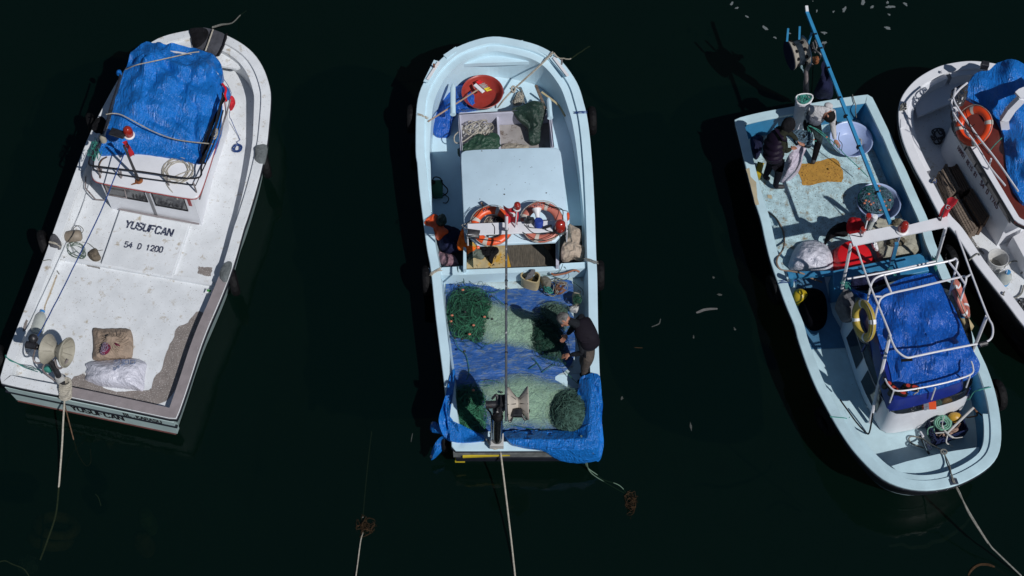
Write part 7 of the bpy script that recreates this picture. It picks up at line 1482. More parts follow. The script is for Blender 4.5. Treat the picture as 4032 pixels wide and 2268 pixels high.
# tarpaulin
t4 = Star('m', [(745, 356, 1.75), (775, 300, 1.78), (805, 230, 1.8), (840, 185, 1.8), (900, 160, 1.78), (960, 165, 1.78), (1000, 110, 1.78), (1060, 85, 1.8), (1140, 62, 1.9), (1200, 80, 1.9), (1300, 140, 1.85), (1500, 330, 1.8), (1700, 900, 1.75), (1500, 1300, 1.75), (1300, 1260, 1.74), (1225, 1235, 1.74), (1180, 1170, 1.74), (1120, 1040, 1.73), (1100, 920, 1.73), (1090, 780, 1.73), (1072, 650, 1.74), (1010, 520, 1.75), (900, 445, 1.75), (800, 390, 1.75)],
           inner=[(1145, 75, 2.15), (1130, 130, 2.1), (850, 200, 1.95), (900, 230, 1.95), (1000, 400, 1.98), (1200, 500, 2.0), (1200, 800, 1.98), (1400, 700, 2.0), (1300, 1000, 1.9)], sm=1, res=110)
tag(patch('blue_tarpaulin', t4, TARP, None, 40, .018, 4, .08, seed=61, fold=[(.010, 32, .25)], creases=[(W('m', *c_[0], 1.95), W('m', *c_[1], 1.95), c_[2], .05) for c_ in (((850, 200), (1060, 420), .05), ((900, 240), (1150, 600), -.05), ((1100, 700), (1180, 1150), -.06), ((1150, 640), (1230, 1150), .05), ((1130, 90), (1190, 500), .05), ((960, 170), (1240, 350), -.04))]), 'blue tarpaulin over the roof of the white boat at the right edge', 'tarpaulin')
lifebuoy(W('m', 835, 612, 1.98), (-.72, -.25, .62), 'bright orange lifebuoy leaning on the maroon roof of the right edge boat', mat('vivid_orange_buoy', (.75, .065, .012), .35, .08, 6), .98, .3, tape=REFL)
lk = MB()
for q_ in ([(760, 480), (800, 600), (850, 720), (960, 850)], [(745, 560), (800, 620), (840, 600)], [(740, 620), (800, 650), (870, 690)]): lk.tube(curve([W('m', x, y, 2.1) for x, y in q_], 4), .007, 4)
tag(lk.obj('cord_tangle', BLKC), 'dark cords across the orange lifebuoy and rail of the right edge boat', 'cord')
tag(rope([W('m', 950, 830, 2.05), W('m', 1000, 770, 1.98), W('m', 1062, 710, 1.9)], .008, ROPETEAL, 'lashing_line'), 'teal cord from the rail to the tarpaulin of the right edge boat', 'cord')
rr4 = Star('m', [(640, 330, 1.72), (700, 290, 1.75), (760, 260, 1.78), (790, 300, 1.78), (770, 380, 1.76), (740, 450, 1.76), (690, 460, 1.76), (640, 430, 1.7)], .08, res=40)
tag(strands(MB(), rr4, 14, .013, 26, .05, turn=.5).obj('rope_coil', mat('dark_grey_rope', (.07, .07, .075), .85, .3, 20)), 'dark grey rope hung at the front rail of the right edge boat', 'rope')
rr5 = Star('m', [(490, 640, .65), (560, 630, .65), (600, 650, .65), (590, 720, .65), (550, 780, .65), (500, 740, .65), (480, 690, .65)], .06, res=40)
tag(strands(MB(), rr5, 9, .015, 24, .06, turn=.5).obj('dark_rope', MT['dark_grey_rope']), 'dark rope heap in the shaded bow deck before the wheelhouse of the right edge boat', 'rope')
mk = MB()
for k in range(6): mk.tube(curve([W('m', 240+random.uniform(-12, 12), 470+random.uniform(-30, 30), 1.1), W('m', 265, 440+random.uniform(-20, 40), 1.12), W('m', 300, 460+random.uniform(-10, 10), 1.0)], 4), .012, 5)
tag(mk.obj('bow_lashing', ROPEG), 'grey white rope lashing on the left bow rail of the right edge boat', 'lashing')
MB().slab(fl('m', [(238, 560, 1.06), (270, 550, 1.06), (272, 620, 1.05), (240, 625, 1.05)]), .03).obj('fairlead', WHITE2, B4, 0)
# crates
def crate(pts, z, h, label, m, slats=3, grp='wooden crates on the deck of the right edge boat'):
    P = [W('m', x, y, z) for x, y in pts]; c0 = sum(P, Vector())/4
    t = thing('wooden_crate', Vector((c0.x, c0.y, z-h)), label, 'crate', grp)
    L0 = (P[1]-P[0]); 
    for k in range(4):            # top slats along the long side
        s0 = (k+.12)/4; s1 = (k+.9)/4
        q = [P[0].lerp(P[3], s0), P[1].lerp(P[2], s0), P[1].lerp(P[2], s1), P[0].lerp(P[3], s1)]
        MB().slab(q, .018).obj('top_slat', m, t, 0)
    sd = MB()
    for a, b2 in zip(P, P[1:]+P[:1]):
        for k in range(slats):
            dz_ = Vector((0, 0, -.05-(h-.08)*k/max(1, slats-1))); sd.bar(a+dz_, b2+dz_, .015, (h/slats)*.72)
    sd.obj('side_boards', m, t, 0)
    for a in P: MB().bar(a-Vector((0, 0, .02)), a-Vector((0, 0, h)), .045, .045).obj('corner_post', m, t, 0)
    return t
crate([(560, 985), (640, 1180), (718, 1120), (612, 925)], .95, .30, 'weathered grey wooden crate nearest the left rail of the right edge boat', WOOD)
crate([(640, 950), (735, 1150), (800, 1120), (700, 925)], .93, .28, 'dark wooden crate standing in the wheelhouse shade next to the nearest crate', WOODB)
crate([(640, 1210), (790, 1500), (860, 1440), (700, 1170)], .90, .26, 'brown slatted crate lying just right of the Turkish flag', WOOD)
crate([(770, 1190), (905, 1410), (950, 1340), (820, 1130)], .98, .34, 'tall dark brown crate against the wheelhouse of the right edge boat', WOODB)
for a, b2 in (((640, 1250), (770, 1500)), ((690, 1400), (770, 1470))): tag(MB().bar(W('m', *a, .80), W('m', *b2, .72), .09, .03).obj('loose_plank', WOOD), 'loose weathered plank beside the crates' if a[0] == 640 else 'short loose plank below the slatted crate', 'plank')
# bucket, jug, hatch
bk_ = thing('white_bucket', W('n', 835, 765, .63), 'large white plastic bucket on the aft deck of the right edge boat', 'bucket')
MB().lathe([(0, 0), (.145, 0), (.165, .26), (.172, .262), (.178, .30), (.172, .305), (.160, .29), (.140, .02), (0, .02)], W('n', 835, 765, .63), n=32).obj('bucket_body', mat('white_bucket_plastic', (.55, .55, .54), .4, .08, 5), bk_, 50)
MB().lathe([(.13, .021), (.0, .024)], W('n', 835, 765, .63), n=24).obj('grey_residue', mat('residue', (.25, .24, .22), .8, .3, 12), bk_)
bp_ = W('n', 835, 765, .63)+Vector((0, 0, .25)); MB().tube([bp_+Vector((math.cos(g)*.182, math.sin(g)*.182, -.10*abs(math.sin(g)) if math.sin(g) < 0 else 0)) for g in [math.pi+k*math.pi/12 for k in range(13)]], .006, 5).obj('wire_handle', CHROME, bk_)
wj = thing('water_jug', W('n', 900, 900, .63), 'cloudy water jug with blue cap and blue base band beside the white bucket', 'jug')
MB().lathe([(0, 0), (.10, .0), (.115, .02), (.115, .17), (.09, .24), (.04, .28), (.035, .30)], W('n', 903, 905, .63), Vector((.1, .1, 1)), 24).obj('jug_body', CLEARB, wj, 60)
MB().lathe([(.117, .03), (.119, .03), (.119, .075), (.117, .075)], W('n', 903, 905, .63), Vector((.1, .1, 1)), 24).obj('blue_band', mat('sky_blue_plastic', (.05, .25, .5), .35), wj)
MB().lathe([(.045, .29), (.045, .325), (0, .33)], W('n', 903, 905, .63), Vector((.1, .1, 1)), 16).obj('cap', mat('sky_blue_plastic', (.05, .25, .5), .35), wj)
MB().tube(curve([W('n', 910, 808, .95), W('n', 925, 785, 1.0), W('n', 952, 800, 1.0), W('n', 945, 825, .95)], 4), .007, 5).obj('carry_handle', WPIPE, wj)
MB().slab([W('n', x, y, .95) for x, y in ((1000, 508), (1120, 440), (1300, 700), (1150, 800), (1098, 690))], .33, .01).obj('aft_hatch', WHITE2, B4, 20)
MB().tube([W('n', 618, 480, .645), W('n', 680, 580, .645), W('n', 752, 660, .645)], .022, 6, sq=.25).obj('chain_strap', mat('speckled_grey', (.12, .12, .12), .7, .3, 30, fleck='cccccc', fscale=60, fthr=.55), B4)
tag(rope([W('n', 925, 775, .66), W('n', 960, 745, .66), W('n', 1010, 720, .68), W('n', 1060, 735, .68), W('n', 1090, 800, .68), W('n', 1070, 830, .66)], .012, ROPEG, 'rope_piece'), 'grey rope curling past the white bucket to the right edge', 'rope')
tag(rope([W('n', 1098, 930, .66), W('n', 1075, 1000, .66), W('n', 1020, 1040, .66), W('n', 960, 1050, .68), W('n', 920, 1010, .9), W('n', 930, 985, .92)], .014, ROPEG, 'rope_piece'), 'grey rope over the left rail by the lower tyre of the right edge boat', 'rope')
gr_ = Star('n', [(1030, 1060, .64), (1120, 1030, .64), (1200, 1100, .64), (1140, 1180, .64), (1060, 1130, .64)], .10, res=40)
tag(strands(MB(), gr_, 16, .012, 20, .05, turn=.5).obj('rope_heap', MT['dark_grey_rope']), 'dark rope heap at the lower right edge of the photo aboard the white boat', 'rope')
tag(rope([W('n', 620, 715, .88), W('n', 660, 680, .9), W('n', 700, 655, .9), W('n', 715, 670, .9)], .012, ROPEG, 'tyre_rope'), 'grey rope tying the middle tyre of the right edge boat', 'rope')
wp = thing('cord_hank', W('n', 320, 20, .95), 'small hank of blue and white cord on the left rail beside the crates', 'cord')
hk_ = Star('n', [(300, 10, .98), (335, 5, .98), (345, 40, .98), (310, 50, .98)], .04, res=24); strands(MB(), hk_, 12, .007, 8, .03).obj('cord', ROPEBL, wp); strands(MB(), hk_, 8, .007, 8, .03).obj('cord', ROPEW, wp)
tag(rope([W('n', 258, 78, .92), W('n', 305, 40, .97)], .008, ROPEW, 'tyre_rope'), 'short pale rope holding the upper tyre of the right edge boat', 'rope')
tyre(W('n', 235, 140, .5), (.86, .5, 0), 'tyre fender between the two right boats above the flag')
tyre(W('n', 655, 745, .45), (.86, .5, 0), 'tyre fender on the right edge boat beside the white bucket')
tyre(W('n', 905, 1100, .45), (.86, .5, 0), 'worn tyre fender on the right edge boat below the water jug', 1.05)
tyre(W('n', 1075, 1360, .45), (.86, .5, 0), 'lowest tyre fender of the right edge boat at the picture edge')
# ================================================================== PEOPLE
def hand(mb, w_, d, side, nrm, L=.095, curl=.5, mi=0):
    """w_: wrist; d: direction of the hand; side: towards the thumb; nrm: back of the hand"""
    d = d.normalized(); side = (side-d*side.dot(d)).normalized(); nrm = d.cross(side).normalized() if nrm is None else nrm
    pal = w_+d*.045
    X = Matrix((d, side, d.cross(side))).transposed()
    mb.ball(pal, (.055, .043, .019), mi, 10, X)
    base = w_+d*.085
    for k, (off, ln) in enumerate(((.030, .068), (.011, .078), (-.009, .072), (-.028, .056))):
        p = base+side*off; path = [p-d*.02]; dd = d.copy()
        for j in range(3):
            dd = (dd-nrm*curl*(.25+.18*j)).normalized(); path.append(path[-1]+dd*(ln*(.5, .3, .25)[j]+(.02 if j == 0 else 0)))
        mb.tube(curve(path, 2), [.0095]*3+[.0085]*2+[.007]*2, 6, mi=mi)
    p = w_+d*.03+side*.035; mb.tube(curve([p-side*.012, p+side*.018+d*.022-nrm*.008, p+side*.022+d*.05-nrm*.018], 2), [.012, .011, .0105, .0095, .008], 6, mi=mi)
def seg_dist(p, a, b):
    ab = b-a; t = max(0, min(1, (p-a).dot(ab)/max(1e-9, ab.length_squared))); return (p-(a+ab*t)).length
def person(J, label, mats, headm, hairm, face, hood=False, vest=None, hairfull=1.0):
    """J: joints in the world. mats: shirt, trousers, shoes"""
    shirt, trous, shoes = mats
    names = ['pel', 'wst', 'che', 'nek', 'hed', 'shL', 'elL', 'wrL', 'shR', 'elR', 'wrR', 'hiL', 'knL', 'anL', 'toL', 'hiR', 'knR', 'anR', 'toR']
    J['wst'] = J['pel'].lerp(J['che'], .5)
    pts = [J[k] for k in names]; ix = {k: i for i, k in enumerate(names)}
    E_ = [('pel', 'wst'), ('wst', 'che'), ('che', 'nek'), ('nek', 'hed'), ('che', 'shL'), ('shL', 'elL'), ('elL', 'wrL'), ('che', 'shR'), ('shR', 'elR'), ('elR', 'wrR'), ('pel', 'hiL'), ('hiL', 'knL'), ('knL', 'anL'), ('anL', 'toL'), ('pel', 'hiR'), ('hiR', 'knR'), ('knR', 'anR'), ('anR', 'toR')]
    rad = dict(pel=.135, wst=.13, che=.15, nek=.062, hed=.088, shL=.085, shR=.085, elL=.055, elR=.055, wrL=.036, wrR=.036, hiL=.105, hiR=.105, knL=.075, knR=.075, anL=.052, anR=.052, toL=.042, toR=.042)
    v, f = skin(pts, [(ix[a], ix[b_]) for a, b_ in E_], [rad[k] for k in names])
    reg = {('nek', 'hed'): 0, ('che', 'nek'): 1, ('anL', 'toL'): 3, ('anR', 'toR'): 3}
    for e_ in E_:
        if e_ not in reg: reg[e_] = 2 if e_[0] in ('hiL', 'hiR', 'knL', 'knR') or e_[1] in ('hiL', 'hiR') else 1
    fm = []
    for q in f:
        c = sum((v[i] for i in q), Vector())/len(q)
        e_ = min(E_, key=lambda e: seg_dist(c, J[e[0]], J[e[1]])-rad[e[0]]*.6); fm.append(reg[e_])
    mb = MB(); mb.v = v; mb.f = f; mb.m = fm
    # head with a face
    hd = J['hed']; up = (hd-J['nek']).normalized(); fc = (face-up*face.dot(up)).normalized(); sd = up.cross(fc).normalized()
    X = Matrix((sd, fc, up)).transposed()
    hc = hd+up*.035+fc*.012
    mb.ball(hc, (.078, .098, .115), 0, 16, X); mb.ball(hc+fc*.035-up*.07, (.052, .055, .05), 0, 10, X)
    mb.tube([hc+fc*.092+up*.02, hc+fc*.118-up*.018, hc+fc*.10-up*.03], [.009, .015, .012], 6, mi=0)
    for s_ in (-1, 1):
        mb.ball(hc+sd*s_*.080-up*.005, (.012, .022, .033), 0, 8, X)
        mb.ball(hc+sd*s_*.030+fc*.086+up*.01, (.012, .008, .008), 4, 8, X)
    mb.tube([hc+fc*.096-up*.055-sd*.024, hc+fc*.101-up*.057, hc+fc*.096-up*.055+sd*.024], .006, 5, mi=5)
    for w_, e_, sg in (('wrL', 'elL', 1), ('wrR', 'elR', -1)):
        d = (J[w_]-J[e_]).normalized(); dn = Vector((0, 0, 1)); th_ = J.get('thumb'+w_[2], d.cross(dn)*sg)
        hand(mb, J[w_]+d*.01, (d+J.get('hd'+w_[2], Vector())), th_, None, curl=.6)
    body = link('person', mb.v, mb.f, [SKIN, shirt, trous, shoes, BLKC, mat('lips', (.25, .08, .06), .5)], None, mb.m, 60, Vector((J['anL'].x, J['anL'].y, min(J['toL'].z, J['toR'].z)-.03)))
    tag(body, label, 'person')
    # hair: shell over the top and back of the head
    hb = MB(); rings = []
    for i in range(9):
        t = math.pi*i/8*(.62 if not hood else .80)
        rr_ = []
        for k in range(18):
            g = k*math.tau/18; cut = 1-(.0 if hood else .30*max(0, math.cos(g-math.pi/2)))
            tt = t*cut
            s3 = 1.07 if not hood else 1.22
            p = hc-fc*.012+(sd*math.cos(g)*math.sin(tt)*.083+fc*math.sin(g)*math.sin(tt)*.102+up*math.cos(tt)*.120)*s3
            p += (p-hc).normalized()*nz(p, 40, 5)*.008; rr_.append(p)
        rings.append(rr_)
    rings = rings[::-1]; hb.loft(rings, 0, False, True); hb.obj('hood' if hood else 'hair', hairm, body, 60)
    return body
def PJ(zn, **k): return {a: W(zn, *p) for a, p in k.items()}
# man mending nets on the middle boat
J = {k: W('o', *p) for k, p in dict(pel=(1484, 882, 1.22), che=(1470, 826, 1.52), nek=(1444, 812, 1.66), hed=(1424, 804, 1.68), shR=(1462, 852, 1.46), elR=(1466, 888, 1.24), wrR=(1434, 893, 1.14), shL=(1462, 800, 1.54), elL=(1438, 828, 1.30), wrL=(1427, 842, 1.20),
     hiL=(1482, 878, 1.15), knL=(1466, 906, .84), anL=(1476, 938, .47), toL=(1458, 944, .42), hiR=(1482, 900, 1.15), knR=(1470, 924, .84), anR=(1472, 956, .47), toR=(1452, 962, .42)).items()}
m1 = person(J, 'grey haired man in black vest and brown trousers bending over the nets', (mat('black_sweater', (.012, .014, .018), .85, .2, 8, bump=.3), mat('brown_trousers', (.085, .07, .06), .9, .2, 6, bump=.5), BLKC), SKIN, HAIRG, Vector((-.8, -.35, -.6)))
vv, ff_ = skin([J['pel']+Vector((0, .0, .03)), J['wst']+Vector((.03, .0, .04)), J['che']+Vector((.02, .0, .02)), J['shR'].lerp(J['che'], .35), J['shL'].lerp(J['che'], .35), J['nek'].lerp(J['che'], .45)], [(0, 1), (1, 2), (2, 3), (2, 4), (2, 5)], [.185, .20, .205, .15, .15, .12])
vst = link('vest', vv, ff_, mat('black_vest', (.010, .008, .013), .8, .15, 6, bump=.4, bscale=14), m1)
MB().tube(curve([W('g', 1925, 598, 1.62), W('g', 1965, 640, 1.64), W('g', 1985, 700, 1.62), W('g', 1965, 760, 1.60), W('g', 1948, 798, 1.56)], 4), .005, 5).obj('white_piping', WH, vst)
# two people on the aqua boat
J = PJ('j', pel=(505, 585, 1.20), che=(530, 415, 1.55), nek=(598, 320, 1.74), hed=(632, 262, 1.80), shR=(598, 420, 1.56), elR=(612, 515, 1.30), wrR=(672, 492, 1.24), shL=(540, 280, 1.62), elL=(660, 330, 1.40), wrL=(740, 400, 1.26),
       hiR=(540, 620, 1.12), knR=(545, 745, .80), anR=(505, 880, .45), toR=(605, 885, .40), hiL=(480, 560, 1.12), knL=(455, 660, .80), anL=(400, 785, .45), toL=(450, 805, .40))
m2 = person(J, 'person in a black hood and padded dark plum waistcoat holding a pale sack', (mat('olive_sleeve', (.022, .024, .016), .9, .2, 8, bump=.4), mat('dark_navy_trousers', (.006, .006, .011), .9, .2, 8, bump=.4), mat('black_white_shoes', (.02, .02, .022), .6, .2, 8)), SKIN, BLKC, Vector((.85, -.1, -.5)), hood=True)
pq = [J['pel']+Vector((-.01, -.06, -.06)), J['wst']+Vector((-.05, 0, .02)), J['che']+Vector((-.05, .0, .02)), J['shR'].lerp(J['che'], .3)+Vector((0, .02, .02)), J['shL'].lerp(J['che'], .3), J['nek'].lerp(J['che'], .3)]
vv, ff_ = skin(pq, [(0, 1), (1, 2), (2, 3), (2, 4), (2, 5)], [.20, .22, .215, .15, .15, .13], 4)
axv = (pq[2]-pq[0]).normalized(); cv = sum(vv, Vector())/len(vv)
vq = []
for p in vv:
    t = (p-pq[0]).dot(axv); a_ = pq[0]+axv*t; d = p-a_; vq.append(a_+d*(1-.10+.13*abs(math.sin(t*28))))
v2 = link('padded_waistcoat', vq, ff_, mat('plum_quilt', (.011, .006, .017), .5, .15, 8, bump=.3, bscale=20), m2)
J = PJ('j', pel=(885, 195, 1.18), che=(975, 95, 1.42), nek=(1040, 80, 1.50), hed=(1058, 125, 1.46), shR=(1098, 120, 1.40), elR=(1108, 270, 1.12), wrR=(1126, 395, .95), shL=(880, 75, 1.46), elL=(832, 140, 1.24), wrL=(848, 205, 1.12),
       hiR=(930, 245, 1.05), knR=(962, 395, .84), anR=(912, 590, .45), toR=(892, 650, .40), hiL=(850, 230, 1.05), knL=(850, 330, .76), anL=(790, 440, .45), toL=(800, 480, .40))
J['thumbR'] = Vector((-1, .3, 0)); J['hdR'] = Vector((.5, .0, 0)); J['hdL'] = Vector((0, -.2, -.3))
m3 = person(J, 'young man with black hair and white sweatshirt bending over the pale basin', (mat('white_sweatshirt', (.50, .49, .50), .85, .08, 6, bump=.4), mat('black_trousers', (.005, .005, .007), .9, .2, 8, bump=.4), mat('black_white_shoes', (.02, .02, .022), .6, .2, 8)), SKIN, HAIRB, Vector((-.1, -.75, -.65)))
hem = J['pel'].lerp(J['che'], .30); hax = (J['che']-J['pel'])
MB().lathe([(.150, -.05), (.165, -.02), (.168, .03), (.155, .06)], hem, hax, 24, closed=False).obj('sweater_hem', MT['grey_sweat_panel'] if 'grey_sweat_panel' in MT else mat('grey_sweat_panel', (.10, .11, .14), .85, .1, 6, bump=.4), m3)
hdv = J['nek']
vv, ff_ = skin([hdv+Vector((-.05, .05, .03)), hdv+Vector((.03, .06, .05)), hdv+Vector((.11, .02, .02))], [(0, 1), (1, 2)], [.05, .07, .05]); link('hood', vv, ff_, MT['white_sweatshirt'], m3)
vv, ff_ = skin([J['pel'].lerp(J['che'], .15)+Vector((0, 0, .03)), J['wst']+Vector((0, 0, .035)), J['che'].lerp(J['wst'], .4)+Vector((0, 0, .03))], [(0, 1), (1, 2)], [.12, .14, .13]); link('grey_panel', vv, ff_, mat('grey_sweat_panel', (.10, .11, .14), .85, .1, 6, bump=.4), m3)
MB().slab([p+Vector((0, 0, .0)) for p in [W('j', 1132, 195, 1.3), W('j', 1148, 200, 1.28), W('j', 1150, 240, 1.22), W('j', 1135, 245, 1.22)]], .01).obj('dark_patch', BLKC, m3, 0)
for zn_, x_, y_ in (('j', 905, 672, ), ('j', 505, 930)): pass
# what they hold
hs_ = Star('j', [(840, 345, 1.15), (862, 370, 1.12), (835, 470, 1.0), (795, 560, .85), (782, 650, .70), (745, 735, .50), (650, 800, .42), (575, 835, .40), (558, 800, .42), (598, 660, .66), (640, 560, .92), (690, 505, 1.08), (745, 440, 1.20), (800, 425, 1.18)], .10, sm=1, res=80, c=(700, 620))
tag(patch('held_sack', hs_, SACKP, None, 14, .04, 6, .08, seed=71, fold=[(.018, 26, .9)]), 'long pale pinkish sack held up by the hooded person', 'sack')
npt = Star('j', [(690, 290, 1.25), (830, 300, 1.25), (905, 330, 1.2), (900, 420, 1.1), (870, 480, 1.0), (800, 440, 1.12), (720, 440, 1.2), (690, 360, 1.25)], .05, res=50)
pn3 = patch('bunched_net', npt, mat('dark_grey_net', (.025, .035, .045), .85, .4, 20, bump=.9, bscale=80), None, 8, .04, 8, .06, seed=72); tag(pn3, 'bunched dark net between the hooded person and the young man', 'fishing net')
strands(MB(), npt, 40, .004, 18, .05, lift=.02, turn=.5).obj('net_twine', MT['blue_grey_twine'], pn3)
sheet = Star('j', [(860, 250, 1.2), (900, 240, 1.18), (1040, 360, 1.0), (1130, 450, .9), (1240, 560, .80), (1200, 575, .78), (1080, 540, .78), (1000, 470, .85), (930, 400, 1.0), (870, 330, 1.12)], 0.02, res=50, c=(1040, 440))
pn4 = patch('stretched_net', sheet, mat('thin_dark_netting', (.10, .16, .17), .8, .3, 20, alpha=(.42, .75, 60.)), None, 10, .02, 8, 0, seed=73, fade=True)
tag(pn4, 'thin net stretched from the young man towards the basin full of net', 'fishing net')
tn = MB()
for q_ in ([(850, 250, 1.22), (950, 290, 1.12), (1040, 360, 1.0), (1140, 450, .88), (1240, 560, .78), (1380, 690, .70), (1470, 780, .66)], [(840, 260, 1.2), (860, 330, 1.1), (910, 400, 1.0), (935, 410, .98)], [(850, 270, 1.2), (880, 330, 1.1), (900, 390, 1.0)], [(870, 250, 1.2), (990, 340, 1.06), (1100, 450, .9), (1180, 530, .8)]): tn.tube(curve([W('j', *p) for p in q_], 5), .008, 5)
tn.obj('head_rope', ROPETEAL, pn4)
corks('j', [(1040, 368), (905, 395), (1375, 695)], 1.0, pn4, FLOATC, (.022, .018, .018), 'cork')
# ================================================================== ON AND UNDER THE WATER
FOAM = mat('foam_scum', (.13, .15, .155), .7, .15, 30)
def scrap(zn, x, y, sx, sy, ang, name, label, cat, m, group, seed, z=.006):
    c = W(zn, x, y, z); pts = []; n = 16
    for k in range(n):
        g = k*math.tau/n; r_ = 1+.9*nz(Vector((math.cos(g)*.9, math.sin(g)*.9, 0)), 1.7, seed); p = Vector((math.cos(g)*sx*r_, math.sin(g)*sy*r_, 0)); p.rotate(Matrix.Rotation(ang, 3, 'Z')); pts.append(c+p)
    q = [Vector((p.x, p.y, z)) for p in pts]; o_ = MB().loft([[p-Vector((0, 0, .008)) for p in q], q]).obj(name, m, None, 0)
    return tag(o_, label, cat, group)
k = 0
for zn, x, y, s_ in [('i', 55, 38, .04), ('i', 105, 80, .035), ('i', 210, 168, .03), ('i', 400, 288, .055), ('i', 495, 382, .03), ('i', 640, 338, .03), ('i', 922, 112, .025), ('i', 1092, 118, .022), ('i', 1202, 95, .06), ('i', 1390, 20, .07), ('i', 1487, 68, .04), ('i', 1640, 25, .035), ('i', 1665, 70, .065), ('i', 1658, 148, .03), ('i', 1826, 42, .05), ('i', 1643, 285, .05), ('i', 995, 335, .045), ('i', 990, 440, .06), ('i', 880, 10, .012)]:
    k += 1; scrap(zn, x, y, s_*1.15, s_*.55, random.uniform(-1, 1.5), 'foam_flake', 'small grey flake of foam floating on the dark water near the pole tip', 'foam flake', FOAM, 'foam flakes drifting above the aqua boat', k)
PALEM = mat('pale_floating_scrap', (.055, .06, .055), .7, .2, 20)
for zn, x, y, sx, sy, a_, lb__ in [('y', 540, 122, .05, .03, .6, 'tiny pale scrap floating left of the aqua boat, highest of the group'), ('y', 572, 210, .08, .035, -.2, 'short pale scrap floating just above the long pale strip'), ('y', 650, 390, .035, .05, .3, 'small pale triangular scrap floating right of the long pale strip'), ('y', 436, 430, .03, .055, 0, 'thin pale scrap floating below the long pale strip'), ('y', 65, 748, .05, .05, 0, 'pale scrap floating right of the middle boat stern'), ('y', 422, 895, .035, .13, .05, 'upright grey scrap floating in the open water between middle and aqua boats')]:
    k += 1; scrap(zn, x, y, sx*.5, sy*.55, a_, 'floating_scrap', lb__, 'scrap', PALEM, 'scraps floating between the boats', k)
def flatstrip(zn, pts, wd, name, label, m, cat, z=.004):
    c = curve([W(zn, x, y, z) for x, y in pts], 5); L = []; Rr = []
    for i, p in enumerate(c):
        t = (c[min(i+1, len(c)-1)]-c[max(i-1, 0)]).normalized(); n9 = Vector((-t.y, t.x, 0))*wd*(.6+.5*math.sin(math.pi*(i+.5)/len(c)))
        L.append(p+n9); Rr.append(p-n9)
    mb = MB(); n9 = len(c)
    mb.add(L+Rr, [(i, n9+i, n9+i+1, i+1) for i in range(n9-1)]); return tag(mb.obj(name, m), label, cat)
flatstrip('y', [(450, 305), (465, 300), (490, 290), (525, 285), (560, 284)], .022, 'floating_strip', 'long pale strip of plastic floating left of the aqua boat', mat('pale_strip', (.12, .118, .115), .6, .2, 15), 'strip')
flatstrip('y', [(218, 378), (240, 370), (258, 360), (265, 336)], .010, 'floating_twig', 'thin curved pale twig floating left of the pale strip', PALEM, 'twig')
flatstrip('y', [(130, 485), (150, 486), (172, 487)], .007, 'floating_straw', 'thin brown straw floating in the open water', WEED, 'straw')
flatstrip('o', [(1038, 1090), (1036, 1100), (1034, 1112)], .006, 'floating_twig', 'tiny pale twig floating left of the middle boat stern', PALEM, 'twig')
flatstrip('w', [(0, 1120), (80, 1110), (150, 1100), (230, 1135), (330, 1130), (420, 1120), (480, 1075), (590, 1055), (680, 1000), (800, 920), (850, 870), (905, 790)], .03, 'submerged_film', 'dim plastic film curling under the water near the lower right corner', mat('murky_film', (.05, .058, .058), .6, .3, 8, bump=.5), 'film', -.03)
arc = MB(); arc.tube(curve([W('w', 870, 1449, -.02), W('w', 910, 1380, 0), W('w', 980, 1330, .0), W('w', 1060, 1320, .0), W('w', 1130, 1335, 0), W('w', 1200, 1380, -.05), W('w', 1300, 1440, -.1)], 6), .022, 6); tag(arc.obj('submerged_loop', WEED), 'brown weedy loop at the water surface in the lower right corner', 'loop')
def weed(zn, pts, label, n=70):
    st_ = Star(zn, [(x, y, .01) for x, y in pts], .05, res=40); o_ = strands(MB(), st_, n//3, .004, 9, .045, lift=-.01, turn=.8, tmax=1.5).obj('weed_clump', WEED); return tag(o_, label, 'weed')
weed('x', [(2285, 540), (2330, 560), (2370, 580), (2365, 610), (2320, 640), (2290, 650), (2275, 610)], 'spiky brown weed clump caught on the thin line left of the middle boat')
weed('y', [(90, 1250), (130, 1242), (140, 1262), (125, 1310), (120, 1340), (105, 1365), (98, 1340), (92, 1290)], 'brown weed clump at the end of the thin green line', 90)
tag(rope([W('x', 2355, 0, -.35), W('x', 2330, 220, -.22), W('x', 2305, 480, -.08), W('x', 2300, 545, 0)], .010, ROPEG, 'submerged_line'), 'dim line under the water above the spiky weed clump', 'line')
tag(rope([W('x', 2300, 640, 0), W('x', 2285, 700, .01), W('x', 2265, 850, .03), W('x', 2255, 920, .05), W('x', 2250, 960, .06)], .010, ROPEW, 'pale_line'), 'pale line from the spiky weed clump to the bottom edge', 'line')
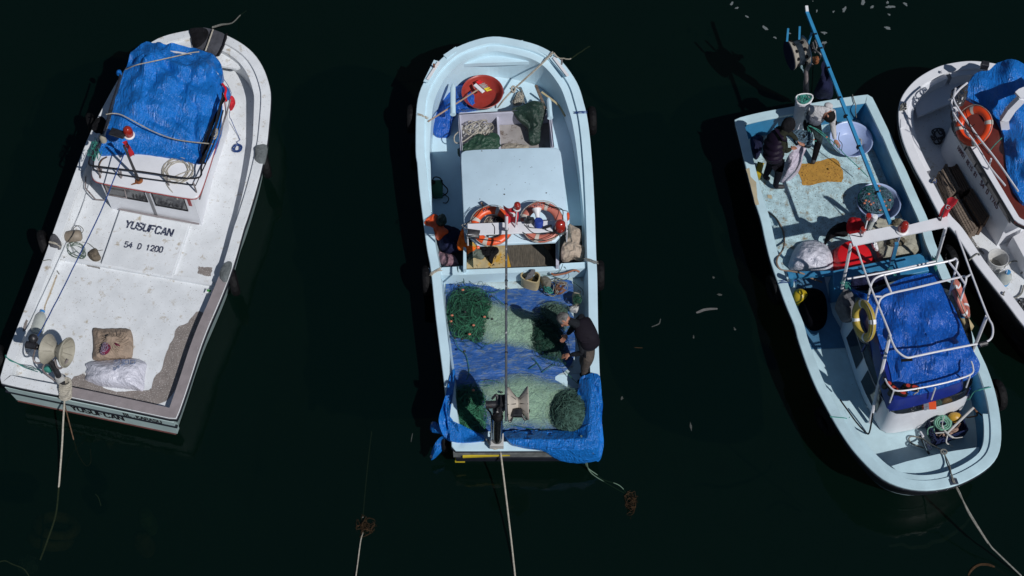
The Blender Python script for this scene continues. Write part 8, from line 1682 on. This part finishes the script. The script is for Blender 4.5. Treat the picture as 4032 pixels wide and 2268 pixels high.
for x_, y_, a_, lb__ in ((360, 600, (.25, .6, .75), 'dim brown sunken tyre, upper of the two at the lower left'), (320, 680, (.2, .75, .6), 'dim brown sunken tyre, lower of the two at the lower left')):
    c0 = W('x', x_, y_, -1.0); prof = [(.30+.095*math.cos(2*math.pi*q/12), .10*math.sin(2*math.pi*q/12)) for q in range(12)]
    tag(MB().lathe(prof, c0, Vector(a_), 28, closed=True).obj('harbour_tyre', mat('silty_rubber', (.075, .06, .035), .9, .3, 8, bump=.6)), lb__, 'tyre', 'sunken tyres under the water')  # sunken tyre lying loose under the water, not a fender
bl = Star('x', [(880, 480, -.8), (940, 470, -.8), (975, 520, -.8), (960, 620, -.8), (870, 590, -.8)], .1, res=30); tag(patch('sunken_block', bl, mat('silty_stone', (.03, .045, .02), .95, .3, 5), None, 8, .05, 5, .4), 'dim greenish sunken block, upper of the pair under the water', 'block')
bl = Star('x', [(850, 620, -.9), (950, 635, -.9), (960, 690, -.9), (930, 760, -.9), (840, 740, -.9)], .1, res=30); tag(patch('sunken_block', bl, mat('silty_brown_stone', (.04, .03, .018), .95, .3, 5), None, 8, .05, 5, .4), 'dim brown sunken block, lower of the pair under the water', 'block')
sc_ = Star('x', [(100, 800, -.3), (180, 770, -.3), (260, 820, -.3), (230, 900, -.3), (120, 900, -.3)], .1, res=40); tag(strands(MB(), sc_, 50, .008, 10, .05).obj('sunken_net', mat('sunken_dark_net', (.05, .06, .06), .9)), 'dark tangle of sunken net at the lower left corner', 'net')
tag(rope([W('x', -20, 830, -.1), W('x', 30, 818, -.08), W('x', 80, 840, -.08), W('x', 150, 870, -.1), W('x', 190, 925, -.2)], .010, ROPEW, 'submerged_line'), 'pale line curving under the water at the lower left corner', 'line')
tag(rope([W('x', 605, 395, -.1), W('x', 625, 420, -.1), W('x', 640, 470, -.1)], .006, ROPEW, 'submerged_thread'), 'short pale thread under the water below the white boat', 'thread')
# remove the tyre prototype's leftovers from view is not needed: it is the first fender itself
for o_ in list(bpy.data.objects):
    if o_.name.startswith('net_in_basin'): pass
